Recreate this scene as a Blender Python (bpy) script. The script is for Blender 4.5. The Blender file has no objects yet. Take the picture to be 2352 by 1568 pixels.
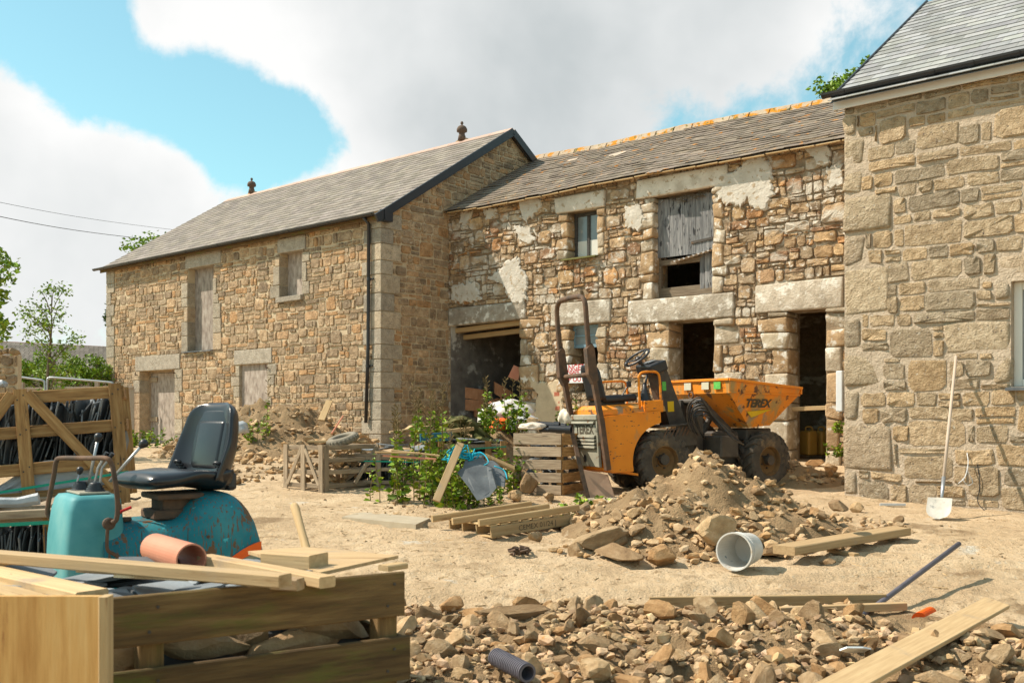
import bpy, bmesh, math, random
import numpy as np
from mathutils import Vector, Matrix, noise
R = math.radians
FL, HX, HY, EYE = 2287.0, 1176.0, 965.0, 1.5
scn = bpy.context.scene
COL = scn.collection
# ------------------------------------------------------------------ camera
cd = bpy.data.cameras.new('camera'); cam = bpy.data.objects.new('camera', cd); COL.objects.link(cam)
cam.location = (0, 0, EYE); cam.rotation_euler = (R(90), 0, 0)
cd.sensor_width = 36; cd.lens = 36*FL/2352; cd.shift_y = (HY-784)/2352
cd.clip_start = .1; cd.clip_end = 3000
cd.dof.use_dof = True; cd.dof.focus_distance = 13.5; cd.dof.aperture_fstop = 7.0
scn.camera = cam
# ------------------------------------------------------------------ light and sky
SUN = Vector((-.995, .085, 0)).normalized()
EL = R(48)
sl = bpy.data.lights.new('sun', 'SUN'); so = bpy.data.objects.new('sun', sl); COL.objects.link(so)
sl.energy = 5.0; sl.angle = R(.53); sl.color = (1, .895, .755)
sdir = Vector((SUN.x*math.cos(EL), SUN.y*math.cos(EL), math.sin(EL)))
so.rotation_euler = sdir.to_track_quat('Z', 'Y').to_euler()
scn.view_settings.view_transform = 'Standard'; scn.view_settings.look = 'None'
scn.view_settings.exposure = 0.48; scn.view_settings.gamma = 1; scn.view_settings.use_curve_mapping = False
world = bpy.data.worlds.new("World"); scn.world = world; world.use_nodes = True
def build_sky():
    nt = world.node_tree; N = nt.nodes; L = nt.links; N.clear()
    out = N.new('ShaderNodeOutputWorld'); bg = N.new('ShaderNodeBackground'); bg.inputs[1].default_value = .062
    L.new(bg.outputs[0], out.inputs[0])
    sky = N.new('ShaderNodeTexSky'); sky.sky_type = 'NISHITA'; sky.sun_disc = False
    sky.sun_elevation = EL; sky.sun_rotation = math.atan2(SUN.x, SUN.y)
    sky.air_density = 1.0; sky.dust_density = .6; sky.ozone_density = 2.0
    tc = N.new('ShaderNodeTexCoord')
    def nz(scale, detail, rough, off=(0, 0, 0), dist=0, st=(1, 1, 1)):
        m = N.new('ShaderNodeMapping'); m.inputs['Location'].default_value = off; m.inputs['Scale'].default_value = st
        L.new(tc.outputs['Generated'], m.inputs[0])
        n = N.new('ShaderNodeTexNoise'); n.inputs['Scale'].default_value = scale; n.inputs['Detail'].default_value = detail
        n.inputs['Roughness'].default_value = rough; n.inputs['Distortion'].default_value = dist
        L.new(m.outputs[0], n.inputs['Vector']); return n.outputs[0]
    def math_(op, a, b, clamp=False):
        m = N.new('ShaderNodeMath'); m.operation = op; m.use_clamp = clamp
        for i, v in enumerate((a, b)):
            if isinstance(v, (int, float)): m.inputs[i].default_value = v
            else: L.new(v, m.inputs[i])
        return m.outputs[0]
    def blob(px, py, rad, amp):
        d = Vector(((px-HX)/FL, 1, (HY-py)/FL)).normalized()
        v = N.new('ShaderNodeVectorMath'); v.operation = 'DISTANCE'; v.inputs[1].default_value = d
        nv = N.new('ShaderNodeVectorMath'); nv.operation = 'NORMALIZE'; L.new(tc.outputs['Generated'], nv.inputs[0])
        L.new(nv.outputs[0], v.inputs[0])
        m = N.new('ShaderNodeMapRange'); m.interpolation_type = 'SMOOTHSTEP'
        m.inputs['From Min'].default_value = rad/FL; m.inputs['From Max'].default_value = 0
        m.inputs['To Min'].default_value = 0; m.inputs['To Max'].default_value = amp
        L.new(v.outputs['Value'], m.inputs['Value']); return m.outputs[0]
    dens = math_('ADD', nz(3.2, 9, .6, (1.3, .2, .7), .25, (1, 1, 1.35)), -.03)
    fine = nz(11, 7, .62, (3, 1, 4), .3)
    dens = math_('ADD', dens, math_('MULTIPLY', math_('SUBTRACT', fine, .5), .95))
    for px, py, r, a in ((60, 10, 240, -.75), (240, 150, 240, -.62), (400, 235, 190, -.42), (560, 270, 200, -.6), (680, 310, 165, -.62),
                         (560, 335, 150, -.36), (1820, 235, 200, -.3), (1600, 285, 230, -.32), (1350, 345, 150, -.22), (330, 590, 110, -.2), (480, 520, 150, -.18),
                         (20, 200, 150, .3), (330, 420, 230, .4), (420, 270, 70, .3), (140, 330, 250, .35), (700, 60, 420, .45), (330, 75, 140, .42), (1200, 120, 700, .50), (1750, 20, 460, .4), (80, 620, 480, .42), (700, 480, 330, .3), (1150, 300, 400, .15), (300, 520, 250, .2), (980, 330, 200, .35)):
        dens = math_('ADD', dens, blob(px, py, r, a))
    micro = nz(38, 6, .65, (7, 2, 2), .2)
    dens = math_('ADD', dens, math_('MULTIPLY', math_('SUBTRACT', micro, .5), .2))
    cov = N.new('ShaderNodeMapRange'); cov.interpolation_type = 'SMOOTHSTEP'
    cov.inputs['From Min'].default_value = .38; cov.inputs['From Max'].default_value = .66
    L.new(dens, cov.inputs['Value'])
    g = nz(2.6, 5, .55, (5, 2, 1), .1)
    g = math_('ADD', g, math_('MULTIPLY', math_('SUBTRACT', dens, .8), -.12))
    for px, py, r, a in ((1150, 280, 420, -.12), (1500, 250, 400, -.10), (200, 480, 220, -.05), (1250, 0, 260, -.04), (1900, 60, 300, .1), (640, 90, 300, .14), (130, 230, 200, .15), (300, 400, 200, .08), (700, 400, 250, .1)):
        g = math_('ADD', g, blob(px, py, r, a))
    ramp = N.new('ShaderNodeValToRGB'); e = ramp.color_ramp.elements
    e[0].position = .22; e[0].color = (.56, .60, .61, 1); e[1].position = .64; e[1].color = (.95, .95, .94, 1)
    k = ramp.color_ramp.elements.new(.44); k.color = (.77, .79, .79, 1)
    L.new(g, ramp.inputs[0])
    sc_ = N.new('ShaderNodeMix'); sc_.data_type = 'RGBA'; sc_.blend_type = 'MULTIPLY'; sc_.inputs[0].default_value = 1
    L.new(ramp.outputs[0], sc_.inputs[6]); sc_.inputs[7].default_value = (12.2, 12.2, 12.2, 1)
    st = N.new('ShaderNodeMix'); st.data_type = 'RGBA'; st.blend_type = 'MULTIPLY'; st.inputs[0].default_value = 1
    L.new(sky.outputs[0], st.inputs[6]); st.inputs[7].default_value = (1.75, 2.3, 1.75, 1)
    sa = N.new('ShaderNodeMix'); sa.data_type = 'RGBA'; sa.blend_type = 'ADD'; sa.inputs[0].default_value = 1
    L.new(st.outputs[2], sa.inputs[6]); sa.inputs[7].default_value = (.9, 1.5, 1.7, 1)
    mx = N.new('ShaderNodeMix'); mx.data_type = 'RGBA'
    L.new(cov.outputs[0], mx.inputs[0]); L.new(sa.outputs[2], mx.inputs[6]); L.new(sc_.outputs[2], mx.inputs[7])
    L.new(mx.outputs[2], bg.inputs[0])
build_sky()
# ------------------------------------------------------------------ helpers
rnd = random.Random(7)
def P(px, py, d): return Vector(((px-HX)/FL*d, d, EYE+(HY-py)/FL*d))
def fbm(x, y, z=0., o=4):
    return noise.fractal(Vector((x, y, z)), 1.0, 2.0, o)
_gy = [0, 5, 5.6, 7.3, 8.2, 10, 11.3, 12, 13, 14, 16, 20, 27, 60, 400]
_gz = [0, 0, .02, .11, .23, .34, .40, .44, .52, .58, .80, .96, .88, .9, .95]
def G0(x, y):
    return float(np.interp(y, _gy, _gz)) if y < 400 else .95
def bump(x, y, cx, cy, rx, ry, h, p=1.0):
    r = math.hypot((x-cx)/rx, (y-cy)/ry)
    return h*max(0, 1-r)**p*(1 if r > .25 else 1) if r < 1 else 0
def sm(r): r = max(0., min(1., r)); return r*r*(3-2*r)
def mound(x, y):
    z = 0
    for cx, cy, rx, ry, h in MOUNDS:
        r = math.hypot((x-cx)/rx, (y-cy)/ry)
        if r < 1: z = max(z, h*sm(1-r)*(1+.25*fbm(x*2.3, y*2.3)))
    return z
MOUNDS = []
_unused = [(1.4, 6.35, 1.6, 1.1, .2), (2.2, 6.4, 1.3, 1.0, .24), (-.1, 6.6, 1.0, 1.0, .1), (.5, 6.0, 2.2, 1.2, .1), (3.6, 6.3, 1.3, .9, .12)]
def rut(x, y):
    z = 0
    for c0, k, o in ((8.3, .06, 0), (8.95, .06, 0), (9.6, -.12, 2), (10.25, -.12, 2), (7.7, .16, 4)):
        u = y-(c0+k*x+.22*math.sin(x*.8+o)); 
        if abs(u) < .35: z -= .045*math.exp(-(u/.10)**2)*(.6+.5*noise.noise(Vector((x*2, y*2, 1))))-.012*math.exp(-((abs(u)-.2)/.07)**2)
    return z
def G(x, y, fine=True):
    z = G0(x, y)
    if fine and 7 < y < 12 and -3 < x < 6: z += rut(x, y)
    if y < 40: z += mound(x, y)
    if fine and y < 60: z += .018*fbm(x*1.1, y*1.1) + .014*fbm(x*5, y*5, 3) + (.006*fbm(x*15, y*15, 5, 2) if y < 12 else 0)
    return z
def PG(px, py, dz=0.):
    lo, hi = 2., 60.
    for _ in range(40):
        d = (lo+hi)/2; p = P(px, py, d)
        if p.z < G0(p.x, p.y)+dz: hi = d
        else: lo = d
    return P(px, py, lo)

def tcol(t):
    return t if isinstance(t, tuple) else (t, t, t)
class M:
    def __init__(s): s.v = []; s.f = []; s.g = []; s.t = []
    def add(s, vs, fs, tint=1., g=None, goff=None):
        n = len(s.v); s.v.extend(tuple(v) for v in vs); s.f.extend(tuple(i+n for i in f) for f in fs)
        if g is None:
            if goff: s.g.extend((v[0]+goff[0], v[1]+goff[1], v[2]+goff[2]) for v in vs)
            else: s.g.extend(tuple(v) for v in vs)
        else: s.g.extend(tuple(v) for v in g)
        s.t.extend([tcol(tint)]*len(vs))
        return s
    def xf(s, mat):
        s.v = [tuple(mat @ Vector(v)) for v in s.v]; return s
    def join(s, o):
        n = len(s.v); s.v += o.v; s.f += [tuple(i+n for i in f) for f in o.f]; s.g += o.g; s.t += o.t; return s
def mesh_of(name, m, mat, org=None, smooth=False):
    me = bpy.data.meshes.new(name)
    v = m.v if org is None else [(a-org[0], b-org[1], c-org[2]) for a, b, c in m.v]
    me.from_pydata(v, [], m.f)
    a = me.attributes.new('gco', 'FLOAT_VECTOR', 'POINT'); a.data.foreach_set('vector', np.array(m.g, dtype=np.float32).ravel())
    t = np.ones((len(m.v), 4), dtype=np.float32)
    if m.t: t[:, :3] = np.array(m.t, dtype=np.float32)
    c = me.attributes.new('tint', 'FLOAT_COLOR', 'POINT'); c.data.foreach_set('color', t.ravel())
    if mat: me.materials.append(mat)
    if smooth: me.shade_smooth()
    if smooth == 2: me.set_sharp_from_angle(angle=R(18))
    me.update(); return me
ROOT = {}
def tagit(o, label=None, cat=None, group=None, kind=None):
    if label: o['label'] = label
    if cat: o['category'] = cat
    if group: o['group'] = group
    if kind: o['kind'] = kind
    return o
def thing(name, label, cat, loc=(0, 0, 0), rot=(0, 0, 0), group=None, kind=None):
    o = bpy.data.objects.new(name, None); COL.objects.link(o); o.empty_display_size = .1
    o.location = loc; o.rotation_euler = rot; tagit(o, label, cat, group, kind)
    ROOT[o] = Vector(loc) if tuple(rot) == (0, 0, 0) else None
    return o
def obj(name, m, mat, parent=None, smooth=False, local=False, **kw):
    """world-coordinate builder m becomes one mesh object (a child keeps its thing's origin)"""
    org = None
    if parent is not None and not local: org = ROOT[parent]
    if parent is None and not local and kw.get('kind') != 'structure':
        vv = np.array(m.v); org = Vector((float(vv[:, 0].mean()), float(vv[:, 1].mean()), float(vv[:, 2].min())))
    me = mesh_of(name, m, mat, org, smooth)
    o = bpy.data.objects.new(name, me); COL.objects.link(o)
    if parent is not None: o.parent = parent; ROOT[o] = ROOT.get(parent)
    elif org is not None: o.location = org; ROOT[o] = org
    else: ROOT[o] = Vector((0, 0, 0))
    tagit(o, kw.get('label'), kw.get('cat'), kw.get('group'), kw.get('kind'))
    return o
def copy_tree(o, parent=None):
    c = o.copy(); COL.objects.link(c)
    if parent is not None: c.parent = parent
    for ch in list(o.children): copy_tree(ch, c)
    return c
BOXF = [(0, 3, 2, 1), (4, 5, 6, 7), (0, 1, 5, 4), (1, 2, 6, 5), (2, 3, 7, 6), (3, 0, 4, 7)]
def perp(d, up):
    d = d.normalized(); u = up - d*up.dot(d)
    if u.length < 1e-4: u = Vector((1, 0, 0)) - d*d.x
    u.normalize(); return d, u, d.cross(u)
def beam(m, p0, p1, w, h, up=Vector((0, 0, 1)), tint=1., bev=.004, ends=0.):
    """board from p0 to p1 (centre line), w across, h along up; eased edges, grain coordinates"""
    p0 = Vector(p0); p1 = Vector(p1); d, u, s = perp(p1-p0, Vector(up)); L = (p1-p0).length
    b = min(bev, w*.25, h*.25)
    prof = [(-w/2+b, -h/2), (w/2-b, -h/2), (w/2, -h/2+b), (w/2, h/2-b), (w/2-b, h/2), (-w/2+b, h/2), (-w/2, h/2-b), (-w/2, -h/2+b)]
    o = (rnd.uniform(0, 50), rnd.uniform(0, 50), rnd.uniform(0, 50))
    vs = []; g = []
    for k, t in enumerate((0, L)):
        for a, c in prof:
            e = ends*(rnd.random()-.5)
            vs.append(p0+d*(t+e)+s*a+u*c); g.append((t+o[0], a+o[1], c+o[2]))
    fs = [(i, (i+1) % 8, 8+(i+1) % 8, 8+i) for i in range(8)]
    fs += [tuple(range(7, -1, -1)), tuple(range(8, 16))]
    m.add(vs, fs, tint, g); return m
def box(m, c, s, rz=0, tint=1., bev=.004):
    c = Vector(c); d = Vector((math.cos(rz), math.sin(rz), 0))*(s[0]/2)
    return beam(m, c-d, c+d, s[1], s[2], tint=tint, bev=bev)
def bm_add(m, bm, mat=None, tint=1., goff=None):
    bm.verts.ensure_lookup_table()
    vs = [(mat @ v.co) if mat else v.co.copy() for v in bm.verts]
    g = [tuple(v.co+Vector(goff or (0, 0, 0))) for v in bm.verts]
    m.add(vs, [[v.index for v in f.verts] for f in bm.faces], tint, g); bm.free(); return m
def rbox(m, c, s, r=.01, seg=2, rot=None, tint=1.):
    """rounded box"""
    bm = bmesh.new(); bmesh.ops.create_cube(bm, size=1)
    bmesh.ops.scale(bm, vec=s, verts=bm.verts)
    bmesh.ops.bevel(bm, geom=bm.edges[:], offset=min(r, min(s)*.45), segments=seg, profile=.5, affect='EDGES')
    bm.verts.index_update()
    mt = Matrix.Translation(c)
    if rot is not None: mt = mt @ (rot if isinstance(rot, Matrix) else Matrix.Rotation(rot, 4, 'Z'))
    return bm_add(m, bm, mt, tint, (rnd.uniform(0, 9), rnd.uniform(0, 9), 0))
def smooth_path(pts, n=6):
    pts = [Vector(p) for p in pts]
    if len(pts) < 3: return pts
    q = [pts[0]*2-pts[1]] + pts + [pts[-1]*2-pts[-2]]; out = []
    for i in range(1, len(q)-2):
        for k in range(n):
            t = k/n; a, b, c, d = q[i-1:i+3]
            out.append(.5*((2*b)+(-a+c)*t+(2*a-5*b+4*c-d)*t*t+(-a+3*b-3*c+d)*t**3))
    out.append(pts[-1]); return out
def tube(m, pts, r, n=8, tint=1., cap=True, g0=None):
    pts = [Vector(p) for p in pts]; vs = []; g = []; rr = r if isinstance(r, (list, tuple)) else [r]*len(pts)
    up = Vector((0, 0, 1)); L = 0; o = rnd.uniform(0, 30)
    d0 = (pts[1]-pts[0]).normalized()
    if abs(d0.z) > .9: up = Vector((1, 0, 0))
    for i, p in enumerate(pts):
        d = (pts[min(i+1, len(pts)-1)]-pts[max(i-1, 0)])
        d, u, s = perp(d, up); up = u
        if i: L += (p-pts[i-1]).length
        for k in range(n):
            a = 2*math.pi*k/n; q = p+(u*math.cos(a)+s*math.sin(a))*rr[i]
            vs.append(q); g.append((L+o, rr[i]*math.cos(a), rr[i]*math.sin(a)))
    fs = [(i*n+k, i*n+(k+1) % n, (i+1)*n+(k+1) % n, (i+1)*n+k) for i in range(len(pts)-1) for k in range(n)]
    if cap: fs += [tuple(range(n-1, -1, -1)), tuple((len(pts)-1)*n+k for k in range(n))]
    m.add(vs, fs, tint, g); return m
def lathe(m, prof, mat=None, n=24, tint=1.):
    vs = []
    for r, z in prof:
        for k in range(n):
            a = 2*math.pi*k/n; v = Vector((r*math.cos(a), r*math.sin(a), z)); vs.append(v)
    fs = [(i*n+k, i*n+(k+1) % n, (i+1)*n+(k+1) % n, (i+1)*n+k) for i in range(len(prof)-1) for k in range(n)]
    g = [tuple(v) for v in vs]
    if mat is not None: vs = [mat @ v for v in vs]
    m.add(vs, fs, tint, g); return m
def axis_mat(p0, p1, up=Vector((0, 0, 1))):
    """matrix whose z axis runs p0 -> p1"""
    d, u, s = perp(Vector(p1)-Vector(p0), Vector(up))
    mt = Matrix((u, s, d)).transposed().to_4x4(); mt.translation = Vector(p0)
    if mt.to_3x3().determinant() < 0: mt = Matrix((-u, s, d)).transposed().to_4x4(); mt.translation = Vector(p0)
    return mt
def prism(m, poly, ext, tint=1., g=None):
    """closed polygon (world points) extruded by a vector"""
    n = len(poly); e = Vector(ext); vs = [Vector(p) for p in poly]+[Vector(p)+e for p in poly]
    fs = [(i, (i+1) % n, n+(i+1) % n, n+i) for i in range(n)]+[tuple(range(n-1, -1, -1)), tuple(range(n, 2*n))]
    m.add(vs, fs, tint, g); return m
def loft(m, rings, caps=True, tint=1.):
    n = len(rings[0]); vs = [v for r in rings for v in r]
    fs = [(i*n+k, i*n+(k+1) % n, (i+1)*n+(k+1) % n, (i+1)*n+k) for i in range(len(rings)-1) for k in range(n)]
    if caps: fs += [tuple(range(n-1, -1, -1)), tuple((len(rings)-1)*n+k for k in range(n))]
    m.add(vs, fs, tint); return m
def text_mesh(m_name, s, size, mt, mat, parent, bold=0.0, align='CENTER'):
    cu = bpy.data.curves.new(m_name, 'FONT'); cu.body = s; cu.size = size; cu.align_x = align; cu.align_y = 'CENTER'; cu.offset = bold; cu.resolution_u = 3
    t = bpy.data.objects.new(m_name, cu); COL.objects.link(t)
    dg = bpy.context.evaluated_depsgraph_get(); me = bpy.data.meshes.new_from_object(t.evaluated_get(dg))
    bpy.data.objects.remove(t); me.transform(mt)
    if parent is not None and ROOT.get(parent) is not None: me.transform(Matrix.Translation(-ROOT[parent]))
    me.materials.clear(); me.materials.append(mat)
    o = bpy.data.objects.new(m_name, me); COL.objects.link(o); o.parent = parent; ROOT[o] = ROOT.get(parent)
    return o
# rocks: rounded-angular stones, a small library of shared meshes
def rock_bm(seed, sub=2, flat=1., planes=9):
    r = random.Random(seed); bm = bmesh.new(); bmesh.ops.create_icosphere(bm, subdivisions=sub, radius=1)
    pl = []
    for i in range(planes):
        n = Vector((r.gauss(0, 1), r.gauss(0, 1), r.gauss(0, 1))).normalized(); pl.append((n, r.uniform(.42, .74)))
    off = Vector((seed*3.1, seed*1.7, 0))
    for v in bm.verts:
        c = v.co.copy()
        for n, d in pl:
            k = c.dot(n)
            if k > d: c -= n*(k-d)*.98
        c *= 1+.07*noise.noise(c*2.2+off)+(.035*noise.noise(c*6+off) if sub > 1 else 0)
        v.co = Vector((c.x, c.y*r_y(seed), c.z*flat))
    bm.verts.index_update()
    return bm
def r_y(seed): return .62+.3*random.Random(seed+99).random()
def rock_m(seed, sub=2, flat=.7, tint=1.):
    m = M(); bm_add(m, rock_bm(seed, sub, flat), None, tint, (seed*2.3, 0, 0)); return m
LIB1 = [rock_m(i, 1, .55+.3*((i*37) % 10)/10) for i in range(14)]
LIB0 = []
for i in range(10):
    _bm = bmesh.new(); _r = random.Random(i)
    for k in range(9):
        v = Vector((_r.gauss(0, 1), _r.gauss(0, 1), _r.gauss(0, 1))).normalized(); v.z *= .65; _bm.verts.new(v*_r.uniform(.8, 1.05))
    bmesh.ops.convex_hull(_bm, input=_bm.verts[:]); 
    for v in [v for v in _bm.verts if not v.link_faces]: _bm.verts.remove(v)
    _bm.verts.index_update(); _m = M(); bm_add(_m, _bm); LIB0.append(_m)
def scatter_stones(m, items, lib):
    """items: (x, y, z, size, tint)"""
    for x, y, z, s, t in items:
        src = rnd.choice(lib); e = Matrix.Translation((x, y, z)) @ Matrix.Rotation(rnd.uniform(0, 6.28), 4, 'Z') @ Matrix.Rotation(rnd.uniform(-.5, .5), 4, 'X') @ Matrix.Diagonal((s, s*rnd.uniform(.7, 1), s*rnd.uniform(.6, 1), 1))
        m.add([e @ Vector(v) for v in src.v], src.f, t)
# ------------------------------------------------------------------ materials
def ramp_set(r, stops):
    e = r.color_ramp.elements
    while len(e) > 1: e.remove(e[-1])
    e[0].position = stops[0][0]; e[0].color = (*stops[0][1], 1)
    for p, c in stops[1:]:
        k = e.new(p); k.color = (*c, 1)
def rich(c, k=1.24, g=.95):
    l = .3*c[0]+.55*c[1]+.15*c[2]; return tuple(max(.004, (l+(v-l)*k)*g) for v in c)
def mk(name, cols, scale=8., rough=.9, bump=.3, bscale=40., bdist=.01, st=(1, 1, 1), layers=(), metal=0., detail=6, spec=.35, nrough=.6, bst=None, bump2=None, trans=0., tint=True, sss=0):
    if name not in ('granite_rubble_x', 'worn_orange_paint', 'rust_streaked_orange', 'clay_ridge', 'terracotta_plastic', 'red_lettering'):
        k_ = {'granite_rubble': 1.08, 'weathered_rubble': 1.1, 'rough_house_stone': 1.12, 'fresh_lime_mortar': 1.08, 'lime_mortar': 1.05, 'dressed_granite': 1., 'limewashed_granite': 1., 'limewash_plaster': 1.}.get(name, 1.22)
        cols = [rich(q, k_) for q in cols]; layers = [(rich(q[0], k_),)+tuple(q[1:]) for q in layers]
    mt = bpy.data.materials.new(name); mt.use_nodes = True; nt = mt.node_tree; N = nt.nodes; L = nt.links
    bs = N['Principled BSDF']; at = N.new('ShaderNodeAttribute'); at.attribute_name = 'gco'
    def mapped(s):
        mp = N.new('ShaderNodeMapping'); mp.inputs['Scale'].default_value = s; L.new(at.outputs['Vector'], mp.inputs[0]); return mp.outputs[0]
    def nzz(vec, sc, det, ro=nrough, off=0):
        n = N.new('ShaderNodeTexNoise'); n.inputs['Scale'].default_value = sc; n.inputs['Detail'].default_value = det; n.inputs['Roughness'].default_value = ro
        if off:
            a = N.new('ShaderNodeVectorMath'); a.operation = 'ADD'; a.inputs[1].default_value = (off, off*.7, off*1.3); L.new(vec, a.inputs[0]); vec = a.outputs[0]
        L.new(vec, n.inputs['Vector']); return n.outputs[0]
    v = mapped(st); base = nzz(v, scale, detail)
    rp = N.new('ShaderNodeValToRGB'); n = len(cols)
    ramp_set(rp, [(.28+.44*i/max(1, n-1), c) for i, c in enumerate(cols)] if not isinstance(cols[0][0], (list, tuple)) and len(cols[0]) == 3 else cols)
    L.new(base, rp.inputs[0]); col = rp.outputs[0]
    if tint:
        ta = N.new('ShaderNodeAttribute'); ta.attribute_name = 'tint'
        mx = N.new('ShaderNodeMix'); mx.data_type = 'RGBA'; mx.blend_type = 'MULTIPLY'; mx.inputs[0].default_value = 1
        L.new(col, mx.inputs[6]); L.new(ta.outputs['Color'], mx.inputs[7]); col = mx.outputs[2]
    for i, (c, sc, thr, soft, lst) in enumerate(layers):
        f = nzz(mapped(lst), sc, 7, .62, 11+7*i)
        mr = N.new('ShaderNodeMapRange'); mr.interpolation_type = 'SMOOTHSTEP'; mr.inputs['From Min'].default_value = thr; mr.inputs['From Max'].default_value = thr+soft
        L.new(f, mr.inputs['Value'])
        mx = N.new('ShaderNodeMix'); mx.data_type = 'RGBA'; L.new(mr.outputs[0], mx.inputs[0]); L.new(col, mx.inputs[6]); mx.inputs[7].default_value = (*c, 1); col = mx.outputs[2]
    L.new(col, bs.inputs['Base Color'])
    bs.inputs['Roughness'].default_value = rough; bs.inputs['Metallic'].default_value = metal; bs.inputs['Specular IOR Level'].default_value = spec
    if trans: bs.inputs['Transmission Weight'].default_value = trans
    if bump:
        h = nzz(mapped(bst or st), bscale, 8, .68, 5)
        if bump2:
            h2 = nzz(mapped(bst or st), bump2[0], 6, .6, 9); ad = N.new('ShaderNodeMath'); ad.operation = 'MULTIPLY_ADD'; ad.inputs[1].default_value = bump2[1]; L.new(h2, ad.inputs[0]); L.new(h, ad.inputs[2]); h = ad.outputs[0]
        b = N.new('ShaderNodeBump'); b.inputs['Strength'].default_value = bump; b.inputs['Distance'].default_value = bdist; L.new(h, b.inputs['Height']); L.new(b.outputs[0], bs.inputs['Normal'])
    return mt
U = (1, 1, 1)
m_stone = mk('granite_rubble', [(.22, .155, .10), (.415, .305, .205), (.575, .45, .32)], 5, bump=1., bscale=13, bdist=.05, bump2=(50, .35), layers=[((.10, .08, .065), 26, .58, .1, U), ((.68, .57, .42), 20, .6, .12, U)])
m_granite = mk('dressed_granite', [(.30, .25, .19), (.43, .37, .29), (.54, .47, .37)], 7, bump=.9, bscale=22, bdist=.03, bump2=(70, .4), layers=[((.17, .15, .13), 50, .56, .08, U), ((.66, .6, .5), 45, .6, .08, U)])
m_mortar = mk('lime_mortar', [(.46, .36, .24), (.58, .47, .32)], 6, bump=.5, bscale=30, bdist=.02)
m_mortar_house = mk('fresh_lime_mortar', [(.48, .385, .285), (.61, .50, .38)], 5, bump=1., bscale=11, bdist=.06, bump2=(40, .3))
m_mortar_old = mk('old_earth_mortar', [(.18, .135, .09), (.36, .28, .20)], 7, bump=.8, bscale=20, bdist=.04, layers=[((.62, .56, .47), 1.7, .55, .1, (1, 1.6, 1.6))])
m_stone_old = mk('weathered_rubble', [(.18, .13, .085), (.385, .29, .195), (.56, .45, .32)], 5.5, bump=1., bscale=14, bdist=.05, bump2=(48, .4), layers=[((.08, .06, .045), 16, .6, .1, U), ((.68, .62, .53), 9, .565, .08, U), ((.62, .56, .47), 1.5, .505, .14, (1, 1.6, 1.6))])
m_granite_old = mk('limewashed_granite', [(.30, .25, .19), (.46, .39, .30), (.60, .54, .45)], 6, bump=.9, bscale=20, bdist=.03, bump2=(60, .5), layers=[((.18, .15, .12), 30, .62, .1, U), ((.74, .69, .6), 5, .53, .1, U)])
m_wash = mk('limewash_plaster', [(.48, .43, .35), (.66, .61, .53)], 4, bump=.8, bscale=9, bdist=.04, layers=[((.42, .32, .21), 9, .57, .05, U), ((.5, .44, .35), 2.5, .55, .15, U)])
m_slate_new = mk('slate_roofing', [(.19, .17, .15), (.28, .25, .22)], 9, rough=.8, bump=.25, bscale=30, bdist=.01, spec=.2, layers=[((.34, .32, .285), 6, .62, .25, (1, 1, .3))])
m_slate_old = mk('lichen_slate', [(.13, .11, .09), (.26, .215, .17)], 6, rough=.75, bump=.5, bscale=30, bdist=.01, layers=[((.26, .24, .2), 14, .6, .12, U), ((.50, .23, .06), 5, .61, .06, U), ((.55, .53, .48), 34, .66, .05, U)])
m_slate_pale = mk('pale_new_slate', [(.24, .245, .245), (.34, .34, .335)], 7, rough=.75, bump=.2, bscale=30, spec=.2)
m_slate_raw = mk('reclaimed_slate', [(.065, .07, .075), (.14, .15, .155)], 4, rough=.7, bump=.4, bscale=24, spec=.3, layers=[((.25, .25, .23), 7, .6, .15, U)])
m_ridge_tile = mk('clay_ridge', [(.42, .28, .22), (.55, .38, .3)], 5, bump=.2)
m_ridge_old = mk('lichen_ridge', [(.33, .26, .19), (.46, .38, .29)], 6, bump=.7, bscale=20, layers=[((.46, .21, .05), 4, .50, .07, U), ((.14, .12, .04), 7, .57, .06, U)])
m_black = mk('black_plastic', [(.012, .013, .016), (.022, .023, .026)], 5, rough=.42, bump=.05, spec=.5)
m_white = mk('white_plastic', [(.62, .63, .63), (.7, .7, .7)], 3, rough=.5, bump=.05, layers=[((.4, .36, .3), 5, .66, .15, U)])
m_osb = mk('weathered_chipboard', [(.16, .13, .11), (.34, .29, .25), (.48, .43, .38)], 12, rough=.9, bump=.5, bscale=30, st=(1, 1, .4))
WS = (1.2, 14, 14)
m_wood_old = mk('grey_weathered_timber', [(.20, .15, .11), (.33, .26, .19), (.44, .36, .27)], 4, bump=.5, bscale=8, bdist=.01, st=WS, layers=[((.1, .08, .06), 3, .62, .1, WS)])
m_wood_brown = mk('brown_crate_timber', [(.16, .09, .045), (.30, .18, .09), (.42, .28, .15)], 3.5, bump=.4, bscale=8, bdist=.01, st=WS, layers=[((.07, .04, .025), 2.5, .62, .1, WS)])
m_wood_moss = mk('mossy_crate_timber', [(.06, .038, .02), (.125, .08, .04), (.20, .135, .068)], 3, bump=.5, bscale=7, bdist=.01, st=WS, layers=[((.11, .11, .035), 2.2, .52, .2, (1, 4, 4)), ((.05, .035, .025), 3, .62, .08, WS)])
m_wood_new = mk('fresh_sawn_timber', [(.38, .265, .155), (.55, .41, .255)], 3, rough=.8, bump=.25, bscale=9, bdist=.006, st=(.8, 16, 16), layers=[((.27, .17, .09), 1.5, .60, .12, (1, 5, 5)), ((.32, .26, .2), 3.3, .56, .2, U), ((.16, .11, .07), 9, .69, .04, (1, 3, 3))])
m_wood_mid = mk('dusty_timber', [(.36, .25, .14), (.52, .39, .24)], 3, rough=.85, bump=.35, bscale=9, bdist=.008, st=(.8, 14, 14), layers=[((.24, .15, .08), 2.5, .6, .12, WS)])
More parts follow.
